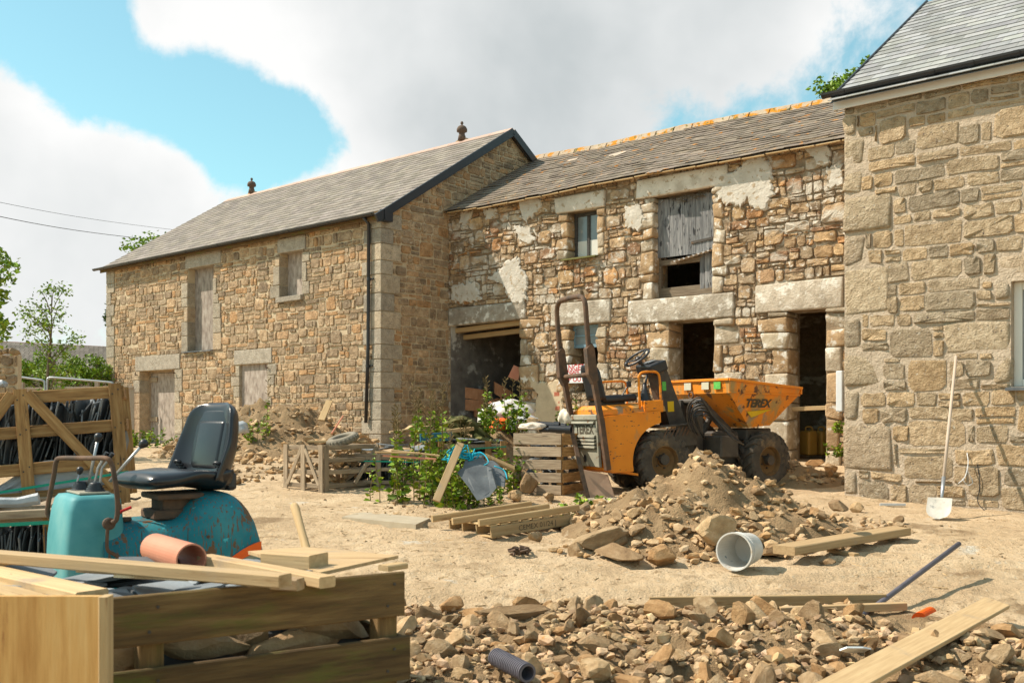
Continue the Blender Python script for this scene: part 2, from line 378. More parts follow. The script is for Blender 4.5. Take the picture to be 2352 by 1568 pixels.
m_ply = mk('birch_plywood', [(.36, .19, .075), (.52, .32, .145), (.60, .42, .22)], 2.5, rough=.7, bump=.1, bscale=10, st=(9, 9, .8), layers=[((.32, .16, .07), 3, .64, .08, (10, 10, 1))])
m_shutter = mk('black_painted_boards', [(.10, .10, .105), (.20, .20, .20), (.33, .32, .31)], 4, bump=.4, bscale=8, bdist=.01, st=(10, 10, 1), layers=[((.02, .02, .022), 3.5, .56, .08, (4, 4, 1))])
m_rust = mk('rusty_steel', [(.055, .045, .038), (.10, .065, .045), (.17, .10, .065)], 9, rough=.8, bump=.3, bscale=40)
m_steel = mk('dark_oily_steel', [(.035, .03, .026), (.09, .075, .06)], 7, rough=.6, bump=.3, layers=[((.18, .10, .05), 5, .62, .1, U)])
m_galv = mk('galvanised_steel', [(.35, .36, .37), (.46, .47, .48)], 6, rough=.4, metal=.6, bump=.05)
m_teal = mk('worn_turquoise_paint', [(.015, .11, .14), (.025, .165, .20), (.07, .23, .25)], 3.5, rough=.55, bump=.25, bscale=14, bdist=.006, layers=[((.13, .075, .042), 6, .575, .02, (1.6, 1, 1)), ((.13, .08, .05), 30, .55, .05, (3, 3, .5)), ((.24, .21, .15), 2.2, .57, .2, (1, 1, .6)), ((.30, .28, .2), 4.5, .60, .15, U), ((.10, .40, .45), 22, .66, .05, U)])
m_teal_pale = mk('faded_turquoise_plastic', [(.06, .21, .23), (.11, .29, .305), (.20, .36, .355)], 3, rough=.6, bump=.15, bscale=10, bdist=.006, layers=[((.22, .22, .11), 3.5, .575, .15, (1, 1, .5)), ((.10, .28, .29), 2, .56, .1, U)])
m_orange = mk('worn_orange_paint', [(.68, .20, .008), (.80, .265, .012)], 3, rough=.5, bump=.12, bscale=12, bdist=.006, layers=[((.10, .05, .03), 11, .63, .03, (1, 1, 3)), ((.36, .22, .09), 3.5, .58, .15, (1, 1, .5)), ((.10, .06, .03), 40, .68, .04, (1, 1, 4))])
m_orange_rust = mk('rust_streaked_orange', [(.68, .20, .010), (.80, .27, .018)], 3, rough=.6, bump=.15, bscale=12, layers=[((.38, .24, .08), 3, .49, .15, (1.4, 1.4, .35)), ((.30, .22, .13), 5, .60, .1, (1, 1, .5)), ((.13, .055, .025), 9, .58, .06, (1, 1, .8))])
m_stripe = mk('orange_stripe', [(.75, .14, .03), (.8, .18, .04)], 3, rough=.5, bump=0, layers=[((.15, .1, .07), 9, .66, .05, U)])
m_greyplate = mk('grimy_grille_paint', [(.22, .21, .17), (.38, .36, .29)], 3, rough=.7, bump=.2, layers=[((.16, .08, .04), 5, .57, .08, (1, 1, 2)), ((.05, .05, .04), 3.5, .62, .1, U)])
m_rubber = mk('dusty_tyre_rubber', [(.04, .035, .03), (.12, .10, .08)], 5, rough=.95, bump=.3, bscale=20, layers=[((.26, .19, .12), 4, .54, .18, U)])
m_seat = mk('worn_seat_vinyl', [(.010, .011, .014), (.018, .019, .022)], 5, rough=.28, bump=.15, bscale=60, bdist=.003, spec=.5, layers=[((.05, .046, .04), 5, .58, .3, U), ((.14, .12, .1), 22, .70, .06, U)])
m_rim = mk('rusty_rim', [(.12, .07, .035), (.21, .13, .065)], 5, rough=.8, bump=.3, layers=[((.09, .06, .04), 6, .6, .1, U)])
m_soil = mk('dry_soil', [(.35, .255, .165), (.54, .41, .275), (.66, .53, .38)], 1.5, bump=1., bscale=11, bdist=.05, bump2=(55, .35), detail=10, nrough=.7, layers=[((.26, .18, .105), 7, .53, .2, U), ((.24, .17, .10), 45, .58, .1, U), ((.25, .175, .105), .9, .56, .12, U), ((.58, .52, .43), 1.7, .63, .08, U), ((.5, .42, .31), 20, .6, .06, U)], tint=True)
m_dirt = mk('dug_earth', [(.25, .17, .10), (.385, .28, .175)], 3, bump=1., bscale=14, bdist=.05, bump2=(70, .5), layers=[((.5, .4, .29), 5, .62, .1, U)])
m_rock = mk('site_rubble_stone', [(.26, .18, .11), (.39, .285, .18), (.50, .39, .27)], 2.2, bump=.6, bscale=9, bdist=.06, bump2=(30, .4))
m_rockw = mk('loose_field_stone', [(.28, .195, .12), (.42, .31, .20), (.52, .41, .29)], 9, bump=.7, bscale=22, bdist=.02, bump2=(70, .4), layers=[((.5, .25, .09), 7, .66, .1, U)])
m_concrete = mk('pale_concrete', [(.33, .28, .21), (.44, .38, .29)], 5, bump=.4, bscale=30)
m_terra = mk('terracotta_plastic', [(.50, .18, .10), (.58, .25, .15)], 5, rough=.55, bump=.05, layers=[((.6, .45, .36), 16, .68, .05, U)])
m_leaf = mk('green_leaf', [(.08, .14, .02), (.16, .25, .04), (.30, .36, .08)], 9, rough=.55, bump=0, spec=.4)
m_leaf_dark = mk('dark_leaf', [(.035, .07, .018), (.07, .12, .03)], 9, rough=.5, bump=0, spec=.4)
m_stem = mk('plant_stem', [(.10, .07, .04), (.17, .13, .06)], 6, bump=0)
m_bark = mk('bark', [(.09, .07, .05), (.17, .14, .10)], 6, bump=.4)
m_moss = mk('mossy_slab', [(.07, .075, .03), (.15, .14, .06), (.22, .2, .1)], 5, bump=.5, bscale=20)
m_bag = mk('white_rubble_sack', [(.60, .55, .50), (.75, .72, .68)], 8, rough=.5, bump=.3, bscale=10, layers=[((.6, .3, .2), 4, .62, .1, U)])
m_sheet = mk('plastic_sheet', [(.30, .31, .32), (.48, .49, .5)], 6, rough=.35, bump=.5, bscale=6, bdist=.03, spec=.5)
m_orbag = mk('orange_netting', [(.75, .12, .02), (.85, .2, .04)], 12, rough=.6, bump=.6, bscale=30)
m_blue = mk('blue_rope', [(.02, .33, .45), (.03, .42, .55)], 5, rough=.6, bump=0)
m_bluep = mk('blue_plastic', [(.03, .11, .17), (.05, .15, .22)], 5, rough=.5, bump=0)
m_strap = mk('green_strap', [(.03, .25, .17), (.05, .33, .23)], 5, rough=.45, bump=0)
m_red = mk('red_lettering', [(.45, .02, .02), (.5, .03, .03)], 3, bump=0, tint=False)
m_decal = mk('dark_lettering', [(.05, .045, .04), (.10, .08, .05)], 12, bump=0, tint=False)
m_yel = mk('yellow_sticker', [(.62, .40, .06), (.68, .5, .12)], 6, bump=0)
m_wst = mk('pale_sticker', [(.5, .48, .36), (.62, .6, .5)], 20, bump=0)
m_grn = mk('green_sticker', [(.1, .35, .1), (.2, .5, .15)], 20, bump=0)
m_jerry = mk('yellow_jerrycan_plastic', [(.30, .18, .06), (.38, .25, .09)], 3, rough=.5, bump=.05)
m_wire = mk('cable_sheath', [(.02, .02, .02), (.03, .03, .03)], 3, bump=0)
m_pipe = mk('grey_blue_pipe', [(.09, .085, .10), (.15, .14, .16)], 9, rough=.5, bump=.1)
m_glass = mk('dusty_glass', [(.16, .19, .2), (.24, .27, .27)], 3, rough=.15, bump=.05, bscale=6, spec=.6, layers=[((.4, .38, .33), 4, .58, .2, U)])
m_bluegl = mk('blue_window_paint', [(.16, .24, .29), (.24, .33, .37)], 4, rough=.5, bump=.1)
m_brick = mk('red_brick', [(.30, .10, .07), (.42, .18, .12)], 8, bump=.5)
m_rubbed = mk('old_roof_tile', [(.35, .17, .1), (.46, .25, .15)], 9, st=(1, 8, 1), bump=.3)
m_upvc = mk('cream_window_frame', [(.72, .70, .64), (.78, .76, .7)], 3, rough=.4, bump=0)
m_fence = mk('fence_boards', [(.30, .25, .2), (.42, .36, .3)], 5, st=(6, 6, 1), bump=.3)
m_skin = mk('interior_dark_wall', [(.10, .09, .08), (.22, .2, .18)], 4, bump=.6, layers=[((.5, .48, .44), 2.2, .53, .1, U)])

m_stone_house = mk('rough_house_stone', [(.34, .27, .19), (.53, .435, .32), (.68, .585, .455)], 9, bump=1., bscale=16, bdist=.09, bump2=(45, .5), layers=[((.12, .10, .085), 22, .60, .1, U), ((.50, .34, .2), 2.2, .62, .12, U), ((.66, .6, .5), 18, .6, .12, U)])
m_frame = mk('dark_window_timber', [(.03, .03, .03), (.10, .09, .08)], 5, bump=.2, bscale=9, st=(1, 8, 8))

m_shaft = mk('worn_ash_shaft', [(.42, .34, .27), (.55, .46, .38)], 3, bump=.1, bscale=9, st=(1, 12, 12))
# ------------------------------------------------------------------ ground
def build_ground():
    def ax(segs):
        out = []
        for a, b, s in segs: out += list(np.arange(a, b, s))
        return out + [segs[-1][1]]
    xs = ax([(-900, -100, 160), (-100, -20, 16), (-20, -6, 1.), (-6, -1.5, .12), (-1.5, 4.4, .05), (4.4, 7, .12), (7, 20, 1.), (20, 100, 16), (100, 900, 160)])
    ys = ax([(-60, 0, 12), (0, 4.5, .5), (4.5, 9.5, .05), (9.5, 17, .11), (17, 30, .5), (30, 60, 3), (60, 200, 20), (200, 1500, 160)])
    nx, ny = len(xs), len(ys)
    m = M(); vs = [(x, y, G(x, y)) for y in ys for x in xs]
    fs = [(j*nx+i, j*nx+i+1, (j+1)*nx+i+1, (j+1)*nx+i) for j in range(ny-1) for i in range(nx-1)]
    m.add(vs, fs); obj('ground', m, m_soil, kind='structure', smooth=True)
build_ground()
# ------------------------------------------------------------------ masonry
class Frame:
    def __init__(s, o, sd, nd): s.o = Vector((o[0], o[1], 0)); s.s = Vector((sd[0], sd[1], 0)).normalized(); s.n = Vector((nd[0], nd[1], 0)).normalized()
    def __call__(s, a, z, n=0.): return s.o + s.s*a + s.n*n + Vector((0, 0, z))
    def q(s, px, n=0.):
        o = s.o+s.n*n; t = (px-HX)/FL; return (t*o.y-o.x)/(s.s.x-t*s.s.y)
    def z(s, q, py, n=0.):
        d = (s.o+s.n*n+s.s*q).y; return EYE+(HY-py)/FL*d
    def rect(s, x0, x1, y0, y1, n=0.):
        a, b = s.q(x0, n), s.q(x1, n); c = (a+b)/2; return (a, b, s.z(c, y1, n), s.z(c, y0, n))
S_, N_, W_ = (.76, -.65), (-.65, -.76), (.65, .76)
FB = Frame((-2.63-.76*11.1, 20+.65*11.1), S_, N_); WB = 11.1      # barn front wall
FG = Frame((-2.63, 20), W_, (.76, -.65))                            # barn gable wall
FM = Frame((-2.63+.65*1.94, 20+.76*1.94), S_, N_)                   # old stable front wall
FH = Frame((4.342, 13.0), S_, N_)                                   # new house front wall

def slab(m, F, W, z0, z1, holes, T, n0=0.):
    ss = sorted({0, W, *[h[0] for h in holes], *[h[1] for h in holes]}); zs = sorted({z0, z1, *[h[2] for h in holes], *[h[3] for h in holes]})
    def q4(a, b, c, d): 
        m.add([F(*a), F(*b), F(*c), F(*d)], [(0, 1, 2, 3)], 1., [a, b, c, d])
    for i in range(len(ss)-1):
        for j in range(len(zs)-1):
            c = ((ss[i]+ss[i+1])/2, (zs[j]+zs[j+1])/2)
            if any(h[0] < c[0] < h[1] and h[2] < c[1] < h[3] for h in holes): continue
            a, b, lo, hi = ss[i], ss[i+1], zs[j], zs[j+1]
            q4((a, lo, n0), (b, lo, n0), (b, hi, n0), (a, hi, n0)); q4((b, lo, n0-T), (a, lo, n0-T), (a, hi, n0-T), (b, hi, n0-T))
    for a, b, lo, hi in holes:
        q4((a, lo, n0), (a, hi, n0), (a, hi, n0-T), (a, lo, n0-T)); q4((b, lo, n0-T), (b, hi, n0-T), (b, hi, n0), (b, lo, n0))
        q4((a, hi, n0), (b, hi, n0), (b, hi, n0-T), (a, hi, n0-T)); q4((a, lo, n0-T), (b, lo, n0-T), (b, lo, n0), (a, lo, n0))
    q4((0, z0, n0-T), (0, z0, n0), (0, z1, n0), (0, z1, n0-T)); q4((W, z0, n0), (W, z0, n0-T), (W, z1, n0-T), (W, z1, n0)); q4((0, z1, n0), (W, z1, n0), (W, z1, n0-T), (0, z1, n0-T))
def clip(r, blocks):
    """trim a rect by the blockers it meets"""
    a, b, c, d = r
    for p, q, u, v in blocks:
        if a < q-1e-4 and b > p+1e-4 and c < v-1e-4 and d > u+1e-4:
            best = max(((p-a)*(d-c), (a, p, c, d)), ((b-q)*(d-c), (q, b, c, d)), ((b-a)*(u-c), (a, b, c, u)), ((b-a)*(d-v), (a, b, v, d)))
            if best[0] <= 0: return None
            a, b, c, d = best[1]
    return (a, b, c, d)
def hits(r, blocks, g=0.):
    return any(r[0] < q-g and r[1] > p+g and r[2] < v-g and r[3] > u+g for p, q, u, v in blocks)
def layout(W, z0, z1, blocks, hh, ww, nbig, bigs, seed, split=.25, top=None):
    r = random.Random(seed); big = []
    for k in range(nbig*6):
        if len(big) >= nbig: break
        w = r.uniform(*bigs[0]); h = r.uniform(*bigs[1]); a = r.uniform(0, W-w); c = r.uniform(z0, z1-h); b = (a, a+w, c, c+h)
        if not hits(b, blocks+big): big.append(b)
    out = list(big); bl = blocks+big; z = z0
    while z < z1-.03:
        h = min(r.uniform(*hh), z1-z)
        if z1-(z+h) < .05: h = z1-z
        s = -r.uniform(0, ww[0])
        while s < W:
            w = ww[0]+(ww[1]-ww[0])*r.random()**1.6; a, b = max(0, s), min(W, s+w); s += w
            if b-a < .03: continue
            parts = [(a, b, z, z+h)]
            if r.random() < split and h > .1: k = z+h*r.uniform(.35, .65); parts = [(a, b, z, k), (a, b, k, z+h)]
            elif w > 1.5*h and r.random() < .12: k = a+(b-a)*r.uniform(.4, .6); parts = [(a, k, z, z+h), (k, b, z, z+h)]
            for p in parts:
                q = clip(p, bl)
                if q and q[1]-q[0] > .035 and q[3]-q[2] > .03: out.append(q)
        z += h
    if top: out = [q for q in out if q[3] < top((q[0]+q[1])/2)]
    return out
def stone(F, r, joint, proud, rr, tint, warp=.02, depth=.03, rough=.12, cut=(.12, .38)):
    a, b, c, d = r; a += joint*rr.uniform(.3, 1); b -= joint*rr.uniform(.3, 1); c += joint*rr.uniform(.3, 1); d -= joint*rr.uniform(.3, 1)
    w, h = b-a, d-c
    if w < .015 or h < .015: return None
    k = min(w, h); cs = [(k*rr.uniform(*cut), k*rr.uniform(*cut)) for _ in range(4)]
    pts = [(a+cs[0][0], c), (b-cs[1][0], c), (b, c+cs[1][1]), (b, d-cs[2][1]), (b-cs[2][0], d), (a+cs[3][0], d), (a, d-cs[3][1]), (a, c+cs[0][1])]
    if w > 1.8*h: pts.insert(5, ((a+b)/2, d-rr.uniform(-.05, .12)*h)); pts.insert(1, ((a+b)/2, c+rr.uniform(-.05, .12)*h))
    n = len(pts); j = k*.05
    pts = [(x+rr.uniform(-j, j), y+rr.uniform(-j, j)) for x, y in pts]
    cx, cy = (a+b)/2, (c+d)/2
    def wp(x, y): return (x, y+warp*noise.noise(Vector((x*1.7, y*1.3, 4.))))
    pr = proud*rr.uniform(.45, 1.4); ins = rr.uniform(.86, .95); v = []
    for x, y in pts: v.append((*wp(x, y), -depth))
    for x, y in pts: v.append((*wp(x, y), pr*.42))
    for x, y in pts: v.append((*wp(cx+(x-cx)*ins, cy+(y-cy)*ins), pr*(1+rr.uniform(-rough, rough)*2.5)))
    v.append((*wp(cx, cy), pr*1.1))
    fs = [(i, (i+1) % n, n+(i+1) % n, n+i) for i in range(n)]+[(n+i, n+(i+1) % n, 2*n+(i+1) % n, 2*n+i) for i in range(n)]+[(2*n+i, 2*n+(i+1) % n, 3*n) for i in range(n)]
    return ([F(*p) for p in v], fs, tint, [(p[0], p[1], p[2]) for p in v])
def ashlar(F, a, b, c, d, n0, n1, r=.015, tint=1., jit=.008):
    """dressed block in a wall frame"""
    m = M(); bm = bmesh.new(); bmesh.ops.create_cube(bm, size=1); bmesh.ops.scale(bm, vec=(b-a, n1-n0, d-c), verts=bm.verts)
    bmesh.ops.bevel(bm, geom=bm.edges[:], offset=min(r, (b-a)*.3, (d-c)*.3), segments=2, profile=.6, affect='EDGES'); bm.verts.index_update()
    vs = []; g = []
    for v in bm.verts:
        s, n, z = v.co.x+(a+b)/2, v.co.y+(n0+n1)/2, v.co.z+(c+d)/2
        o = noise.noise_vector(Vector((s*5, z*5, n*5)))*jit
        s += o.x; z += o.y; n += o.z; vs.append(F(s, z, n)); g.append((s, z, n))
    m.add(vs, [[v.index for v in f.verts] for f in bm.faces], tint, g); bm.free(); return m
PAL_BARN = [(1.0, .97, .9), (.82, .8, .76), (1.1, .95, .78), (.9, .87, .82), (.66, .65, .63), (1.15, 1.06, .93), (1.08, .86, .62), (.88, .88, .86), (1.05, 1., .9), (1.0, .95, .86)]
PAL_OLD = [(1.1, .98, .84), (1.2, .9, .62), (.95, .87, .77), (1.3, 1.15, .92), (.75, .73, .7), (1.15, .8, .52), (1.15, 1.08, .98), (.85, .64, .52), (1.3, 1.2, 1.05), (1.2, 1.05, .85)]
def emit(stones, parent, mat, nmax, seed, F=None):
    """largest stones become objects of their own, the rest one joined part"""
    def size(st):
        v = st[0]; d = v[0].y; return (max(p.z for p in v)-min(p.z for p in v))*((v[0]-v[3]).length+.05)/d**2
    stones = sorted([s for s in stones if s], key=size, reverse=True)
    for s in stones[:nmax]:
        m = M(); m.add(*s); obj('stone', m, mat, parent, smooth=2)
    if stones[nmax:]:
        m = M()
        for s in stones[nmax:]: m.add(*s)
        obj('small_stones', m, mat, parent, smooth=2, kind='stuff')
def sheet(m, F, pts, n, T=.1):
    """closed slab with a polygon outline in the wall frame"""
    k = len(pts); v = [(a, z, n) for a, z in pts]+[(a, z, n-T) for a, z in pts]
    m.add([F(*p) for p in v], [tuple(range(k)), tuple(range(2*k-1, k-1, -1))]+[(i, k+i, k+(i+1) % k, (i+1) % k) for i in range(k)], 1., v)
def pr_(fr, pal, jit=.12):
    c = fr.choice(pal); k = 1+fr.uniform(-jit, jit); return tuple(x*k for x in c)

# ---- barn with slate roof
barn = thing('stone_barn', 'long restored stone barn on the left with grey slate roof and boarded openings', 'barn', (-7, 24, .9))
br = random.Random(3)
EZ = 5.68                     # eaves height
open_b = {'tall': FB.rect(432, 491, 608, 808), 'small': FB.rect(643, 696, 575, 682), 'door1': FB.rect(322, 403, 850, 1040), 'door2': FB.rect(551, 616, 836, 1030)}
lint_b = [FB.rect(428, 509, 578, 612), FB.rect(640, 703, 545, 578), FB.rect(313, 415, 816, 850), FB.rect(540, 626, 802, 836)]
_m = M(); slab(_m, FB, WB-.02, .2, EZ, list(open_b.values()), .5, -.002); wall_b = obj('wall', _m, m_mortar, barn)
blocks = list(open_b.values())+lint_b
quoin = []; z = .35; k = 0
while z < EZ-.1:
    h = br.uniform(.24, .38); h = min(h, EZ-z); w = .5 if k % 2 else .28; w += br.uniform(-.05, .06); g_ = (.3 if k % 2 else .52)+br.uniform(-.04, .05)
    quoin.append((WB-w, WB, z, z+h, g_)); blocks.append((WB-w, WB, z, z+h)); z += h+.012; k += 1
jb = []
for nm, (a, b, c, d) in open_b.items():
    z = c+(.02 if 'door' not in nm else -.3)
    while z < d-.05:
        h = min(br.uniform(.2, .42), d-z)
        for side in (0, 1):
            w = br.choice([.14, .24, .33])*br.uniform(.9, 1.1)
            r_ = (a-w, a, z, z+h-.012) if side == 0 else (b, b+w, z, z+h-.012)
            if not hits(r_, blocks, .01): jb.append((*r_, side)); blocks.append(r_[:4])
        z += h
z = .35
while z < EZ-.1:
    h = br.uniform(.24, .36); w = br.choice([.25, .42]); r_ = (0, w, z, min(z+h, EZ)); jb.append((*r_, 2)); blocks.append(r_); z += h+.012
st = [stone(FB, r_, .017, .02, br, pr_(br, PAL_BARN), cut=(.07, .30)) for r_ in layout(WB, .35, EZ, blocks, (.075, .22), (.1, .5), 55, ((.25, .5), (.17, .3)), 5, split=.32)]
emit(st, wall_b, m_stone, 190, 1)
for a, b, c, d, sd in jb:
    n0 = -.3 if sd == 0 else -.05
    obj('jamb_stone', ashlar(FB, a-.002, b+(.012 if sd == 0 else 0), c, d, n0, .03, tint=pr_(br, PAL_BARN[:4])), m_granite, wall_b, smooth=False)
for a, b, c, d in lint_b: obj('lintel', ashlar(FB, a, b, c+.003, d, -.34, .035, tint=.95), m_granite, wall_b)
for a, b, c, d, g_ in quoin: obj('quoin', ashlar(FB, a, b+.028, c, d, -g_, .03, tint=pr_(br, [(1, .98, .93), (.85, .84, .82), (1.1, 1.02, .9)])), m_granite, wall_b)
# gable wall facing the yard
GW = 7.8; APEX = EZ+.634*3.9
gtop = lambda w: EZ-.02+.634*(w if w < 3.9 else GW-w)
_m = M(); sheet(_m, FG, [(0.01, .2), (GW, .2), (GW, EZ-.05), (3.9, APEX-.05), (0.01, EZ-.05)], 0., .4)
wall_g = obj('gable_wall', _m, m_mortar, barn)
gb = [(0, q_[4], q_[2], q_[3]) for q_ in quoin]
st = [stone(FG, r_, .017, .02, br, pr_(br, PAL_BARN), cut=(.07, .30)) for r_ in layout(4.9, .35, APEX, gb, (.1, .22), (.14, .44), 26, ((.25, .5), (.2, .34)), 9, top=gtop)]
emit(st, wall_g, m_stone, 90, 2)
_m = M(); sheet(_m, Frame(FB.o[:2], W_, (-.76, .65)), [(0, .2), (0, EZ-.05), (3.9, APEX-.05), (GW, EZ-.05), (GW, .2)], 0., .4); obj('far_gable_wall', _m, m_mortar, barn)
_m = M(); slab(_m, Frame(FB.o[:2]+Vector(W_)*GW if False else (FB.o.x+W_[0]*GW, FB.o.y+W_[1]*GW), S_, W_), WB, .2, EZ, [], .3); obj('rear_wall', _m, m_mortar, barn)
# boards in the openings
def panel(F, r, n, mat, parent, name='board', t=.02, cols=1, label=None, gap=.004):
    a, b, c, d = r; o = None; w = (b-a)/cols
    for i in range(cols):
        m = M(); x = a+w*(i+.5); beam(m, F(x, c, n), F(x, d-rnd.uniform(0, .02 if cols > 1 else 0), n), w-gap*(cols > 1), t, up=F.n, tint=rnd.uniform(.8, 1.15), bev=.003)
        m.g = [(q[1], q[2], q[0]) for q in m.g]
        o = obj(name, m, mat, parent)
        if label: o['label'] = label
    return o
T_ = open_b['tall']; panel(FB, T_, -.2, m_osb, barn, 'boarding_panel')
S2 = open_b['small']; panel(FB, S2, -.22, m_osb, barn, 'boarding_panel')
D2 = open_b['door2']; dp = panel(FB, (D2[0], D2[1], D2[2], D2[3]), -.06, m_osb, barn, 'boarding_panel')
D1 = open_b['door1']; _a = D1[0]+.005; dr = panel(FB, (_a+.06, D1[1]-.1, D1[2], D1[3]-.06), -.28, m_osb, barn, 'door')
for a, b, c, d in ((_a, _a+.06, D1[2], D1[3]), (D1[1]-.05, D1[1], D1[2], D1[3]), (_a+.06, D1[1]-.05, D1[3]-.05, D1[3])):
    obj('door_frame', ashlar(FB, a, b, c, d, -.33, -.25, .004, jit=.001), m_wood_old, barn)
for zz in (D1[3]-.22, D1[3]-1.25):
    for x0, x1 in ((_a+.06, _a+.4), (D1[1]-.14, D1[1]-.02)): obj('ledge', ashlar(FB, x0, x1, zz-.06, zz+.06, -.27, -.235, .004, jit=.001), m_wood_old, dr)
_m = M(); tube(_m, [FB(D1[1]-.16, D1[3]-.95, -.2), FB(D1[1]-.02, D1[3]-.95, -.2)], .012); obj('bolt', _m, m_rust, dr)
for x, nm in ((D1[0]-.08, 'door1'), (D1[1]+.03, 'door1'), (D2[1]+.03, 'door2')):
    _m = M(); tube(_m, [FB(x, D1[3]-.1, .0), FB(x, D1[3]-.1, .09), FB(x, D1[3]-.02, .09)], .014); obj('hinge_pin', _m, m_rust, barn)
_m = M(); prism(_m, [FB(T_[0]-.16, T_[2]+.0, .09), FB(T_[1]+.0, T_[2]+.0, .09), FB(T_[1], T_[2]+.02, -.1), FB(T_[0]-.16, T_[2]+.02, -.1)], (0, 0, .025)); obj('slate_sill', _m, m_slate_raw, barn)
obj('sill', ashlar(FB, S2[0]-.05, S2[1]+.03, S2[2]-.1, S2[2]+.012, -.2, .09, tint=.8), m_granite, barn)
# roofs
def roof_plane(F, s0, s1, eave_z, pitch, run, over, mat, parent, sw, ex, seed, nmax, z_of=None, n_off=.0, jit=.0, drop=None, wj=.15, thick=.008, skip=None, smode='slate'):
    """slates laid course by course on a plane rising away from the front wall; returns nothing"""
    rr = random.Random(seed); u = Vector((W_[0], W_[1], math.tan(pitch))).normalized(); out = F.n
    nrm = (-F.s).cross(u).normalized(); nrm = nrm if nrm.z > 0 else -nrm
    Ls = (run+over)/math.cos(pitch); nc = int(Ls/ex)+1; items = []
    def base(s, l):
        w = l*math.cos(pitch)-over; z = eave_z+w*math.tan(pitch)
        if z_of: z += z_of(s, max(0, w))
        return F(s, z, 0)+Vector((W_[0], W_[1], 0))*w
    for k in range(nc):
        l0 = k*ex; l1 = min(l0+ex*1.55, Ls+.02); s = s0-(sw*.5 if k % 2 else 0)
        while s < s1-.01:
            w = sw*(1+rr.uniform(-wj, wj)); a, b = max(s, s0), min(s+w-.004, s1); s += w
            if b-a < .04: continue
            if skip and skip(a, l0, rr): continue
            j = [rr.gauss(0, jit) for _ in range(3)]; lo = l0+j[0]-(drop(a, l0, rr) if drop else 0); lf = thick*1.9+abs(j[1])*.5
            t = rr.choice([.82, .92, 1., 1.08, 1.18])*rr.uniform(.93, 1.07)
            v = []
            for nn in (0, thick):
                v += [base(a, lo)+nrm*(lf+nn+.004)+F.s*0, base(b, lo+j[2]*.6)+nrm*(lf+nn+.004+j[2]*.2), base(b, l1)+nrm*(nn+.004), base(a, l1)+nrm*(nn+.004)]
            o = rr.uniform(0, 30)
            items.append((v, BOXF, (t, t*rr.uniform(.97, 1.01), t*rr.uniform(.93, 1.02)), [(p.x+o, p.y, p.z) if jit == 0 else (p.x, p.y, p.z) for p in v]))
    m = M(); rows = [base(s, l)-nrm*.01 for l in np.linspace(0, Ls, 9) for s in np.linspace(s0+.01, s1-.01, 12)]
    m.add(rows, [(j*12+i, j*12+i+1, (j+1)*12+i+1, (j+1)*12+i) for j in range(8) for i in range(11)])
    rp = obj('roof', m, mat, parent)
    items.sort(key=lambda t: t[0][0].y)
    for it in items[:nmax]:
        m = M(); m.add(*it); obj(smode, m, mat, rp)
    m = M()
    for it in items[nmax:]: m.add(*it)
    if m.v: obj('far_slates', m, mat, rp, kind='stuff')
    return rp, base, nrm
PB = math.atan(.634)
rf_b, base_b, nrm_b = roof_plane(FB, -.16, WB+.14, EZ+.02, PB, 3.9, .18, m_slate_new, barn, .25, .2, 11, 300)
_m = M(); _p = [FB(s, z, -w) for s, z, w in ((-.16, APEX+.02, 3.9), (WB+.14, APEX+.02, 3.9), (WB+.14, EZ-.1, GW+.2), (-.16, EZ-.1, GW+.2))]; _m.add(_p, [(0, 1, 2, 3)]); obj('rear_roof', _m, m_slate_new, barn)
# ridge tiles and finials
k = 0; s = -.16
while s < WB+.1:
    e = min(s+.45, WB+.14); _m = M()
    for sg in (1, -1):
        p = [FB(s+.004, APEX+.045, -3.9), FB(e-.004, APEX+.045, -3.9), FB(e-.004, APEX+.045-.1, -3.9+sg*.15), FB(s+.004, APEX+.045-.1, -3.9+sg*.15)]
        prism(_m, p, (0, 0, .018), tint=rnd.uniform(.9, 1.1))
    obj('ridge_tile', _m, m_ridge_tile, rf_b); s = e
for px in (578, 1061):
    c = FB(FB.q(px, -3.9), APEX+.05, -3.9); _m = M()
    lathe(_m, [(0, .02), (.10, .02), (.085, .12), (.07, .15), (.075, .2), (.125, .22), (.128, .28), (.10, .335), (.055, .365), (.02, .375), (.02, .39), (.04, .42), (.026, .46), (0, .475)], Matrix.Translation(c), 16)
    v_ = obj('ridge_vent', _m, mk('brown_vent', [(.09, .065, .05), (.14, .10, .08)], 5, bump=.1) if px == 578 else bpy.data.materials['brown_vent'], barn, smooth=True)
    _m = M(); prism(_m, [c+FB.s*x+Vector((0, 0, z)) for x, z in ((-.3, -.02), (.3, -.02), (.12, .06), (-.12, .06))], Vector((W_[0], W_[1], 0))*.1); obj('vent_base', _m, m_ridge_old, v_)
def sweep(m, p0, p1, prof, side, tint=1.):
    """extrude a profile (a along side, b up) from p0 to p1"""
    prism(m, [Vector(p0)+Vector(side)*a+Vector((0, 0, b)) for a, b in prof], Vector(p1)-Vector(p0), tint)
def gut_prof(r=.055, t=.006, n=7):
    o = [(-r*math.cos(math.pi*i/n), -r*math.sin(math.pi*i/n)) for i in range(n+1)]; i_ = [((r-t)*math.cos(math.pi*i/n), -(r-t)*math.sin(math.pi*i/n)) for i in range(n+1)]
    return o+i_
_m = M(); sweep(_m, FB(-.25, EZ-.06, .25), FB(WB+.12, EZ-.06, .25), gut_prof(), FB.n); gt = obj('gutter', _m, m_black, barn)
for i in range(9):
    s = .3+i*1.35; _m = M(); sweep(_m, FB(s, EZ-.06, .25), FB(s+.05, EZ-.06, .25), gut_prof(.06, .004), FB.n); obj('gutter_clip', _m, m_black, gt)
_m = M(); beam(_m, FB(-.1, EZ-.09, .14), FB(WB+.08, EZ-.09, .14), .16, .025, up=FB.n); obj('fascia', _m, m_wood_moss, barn)
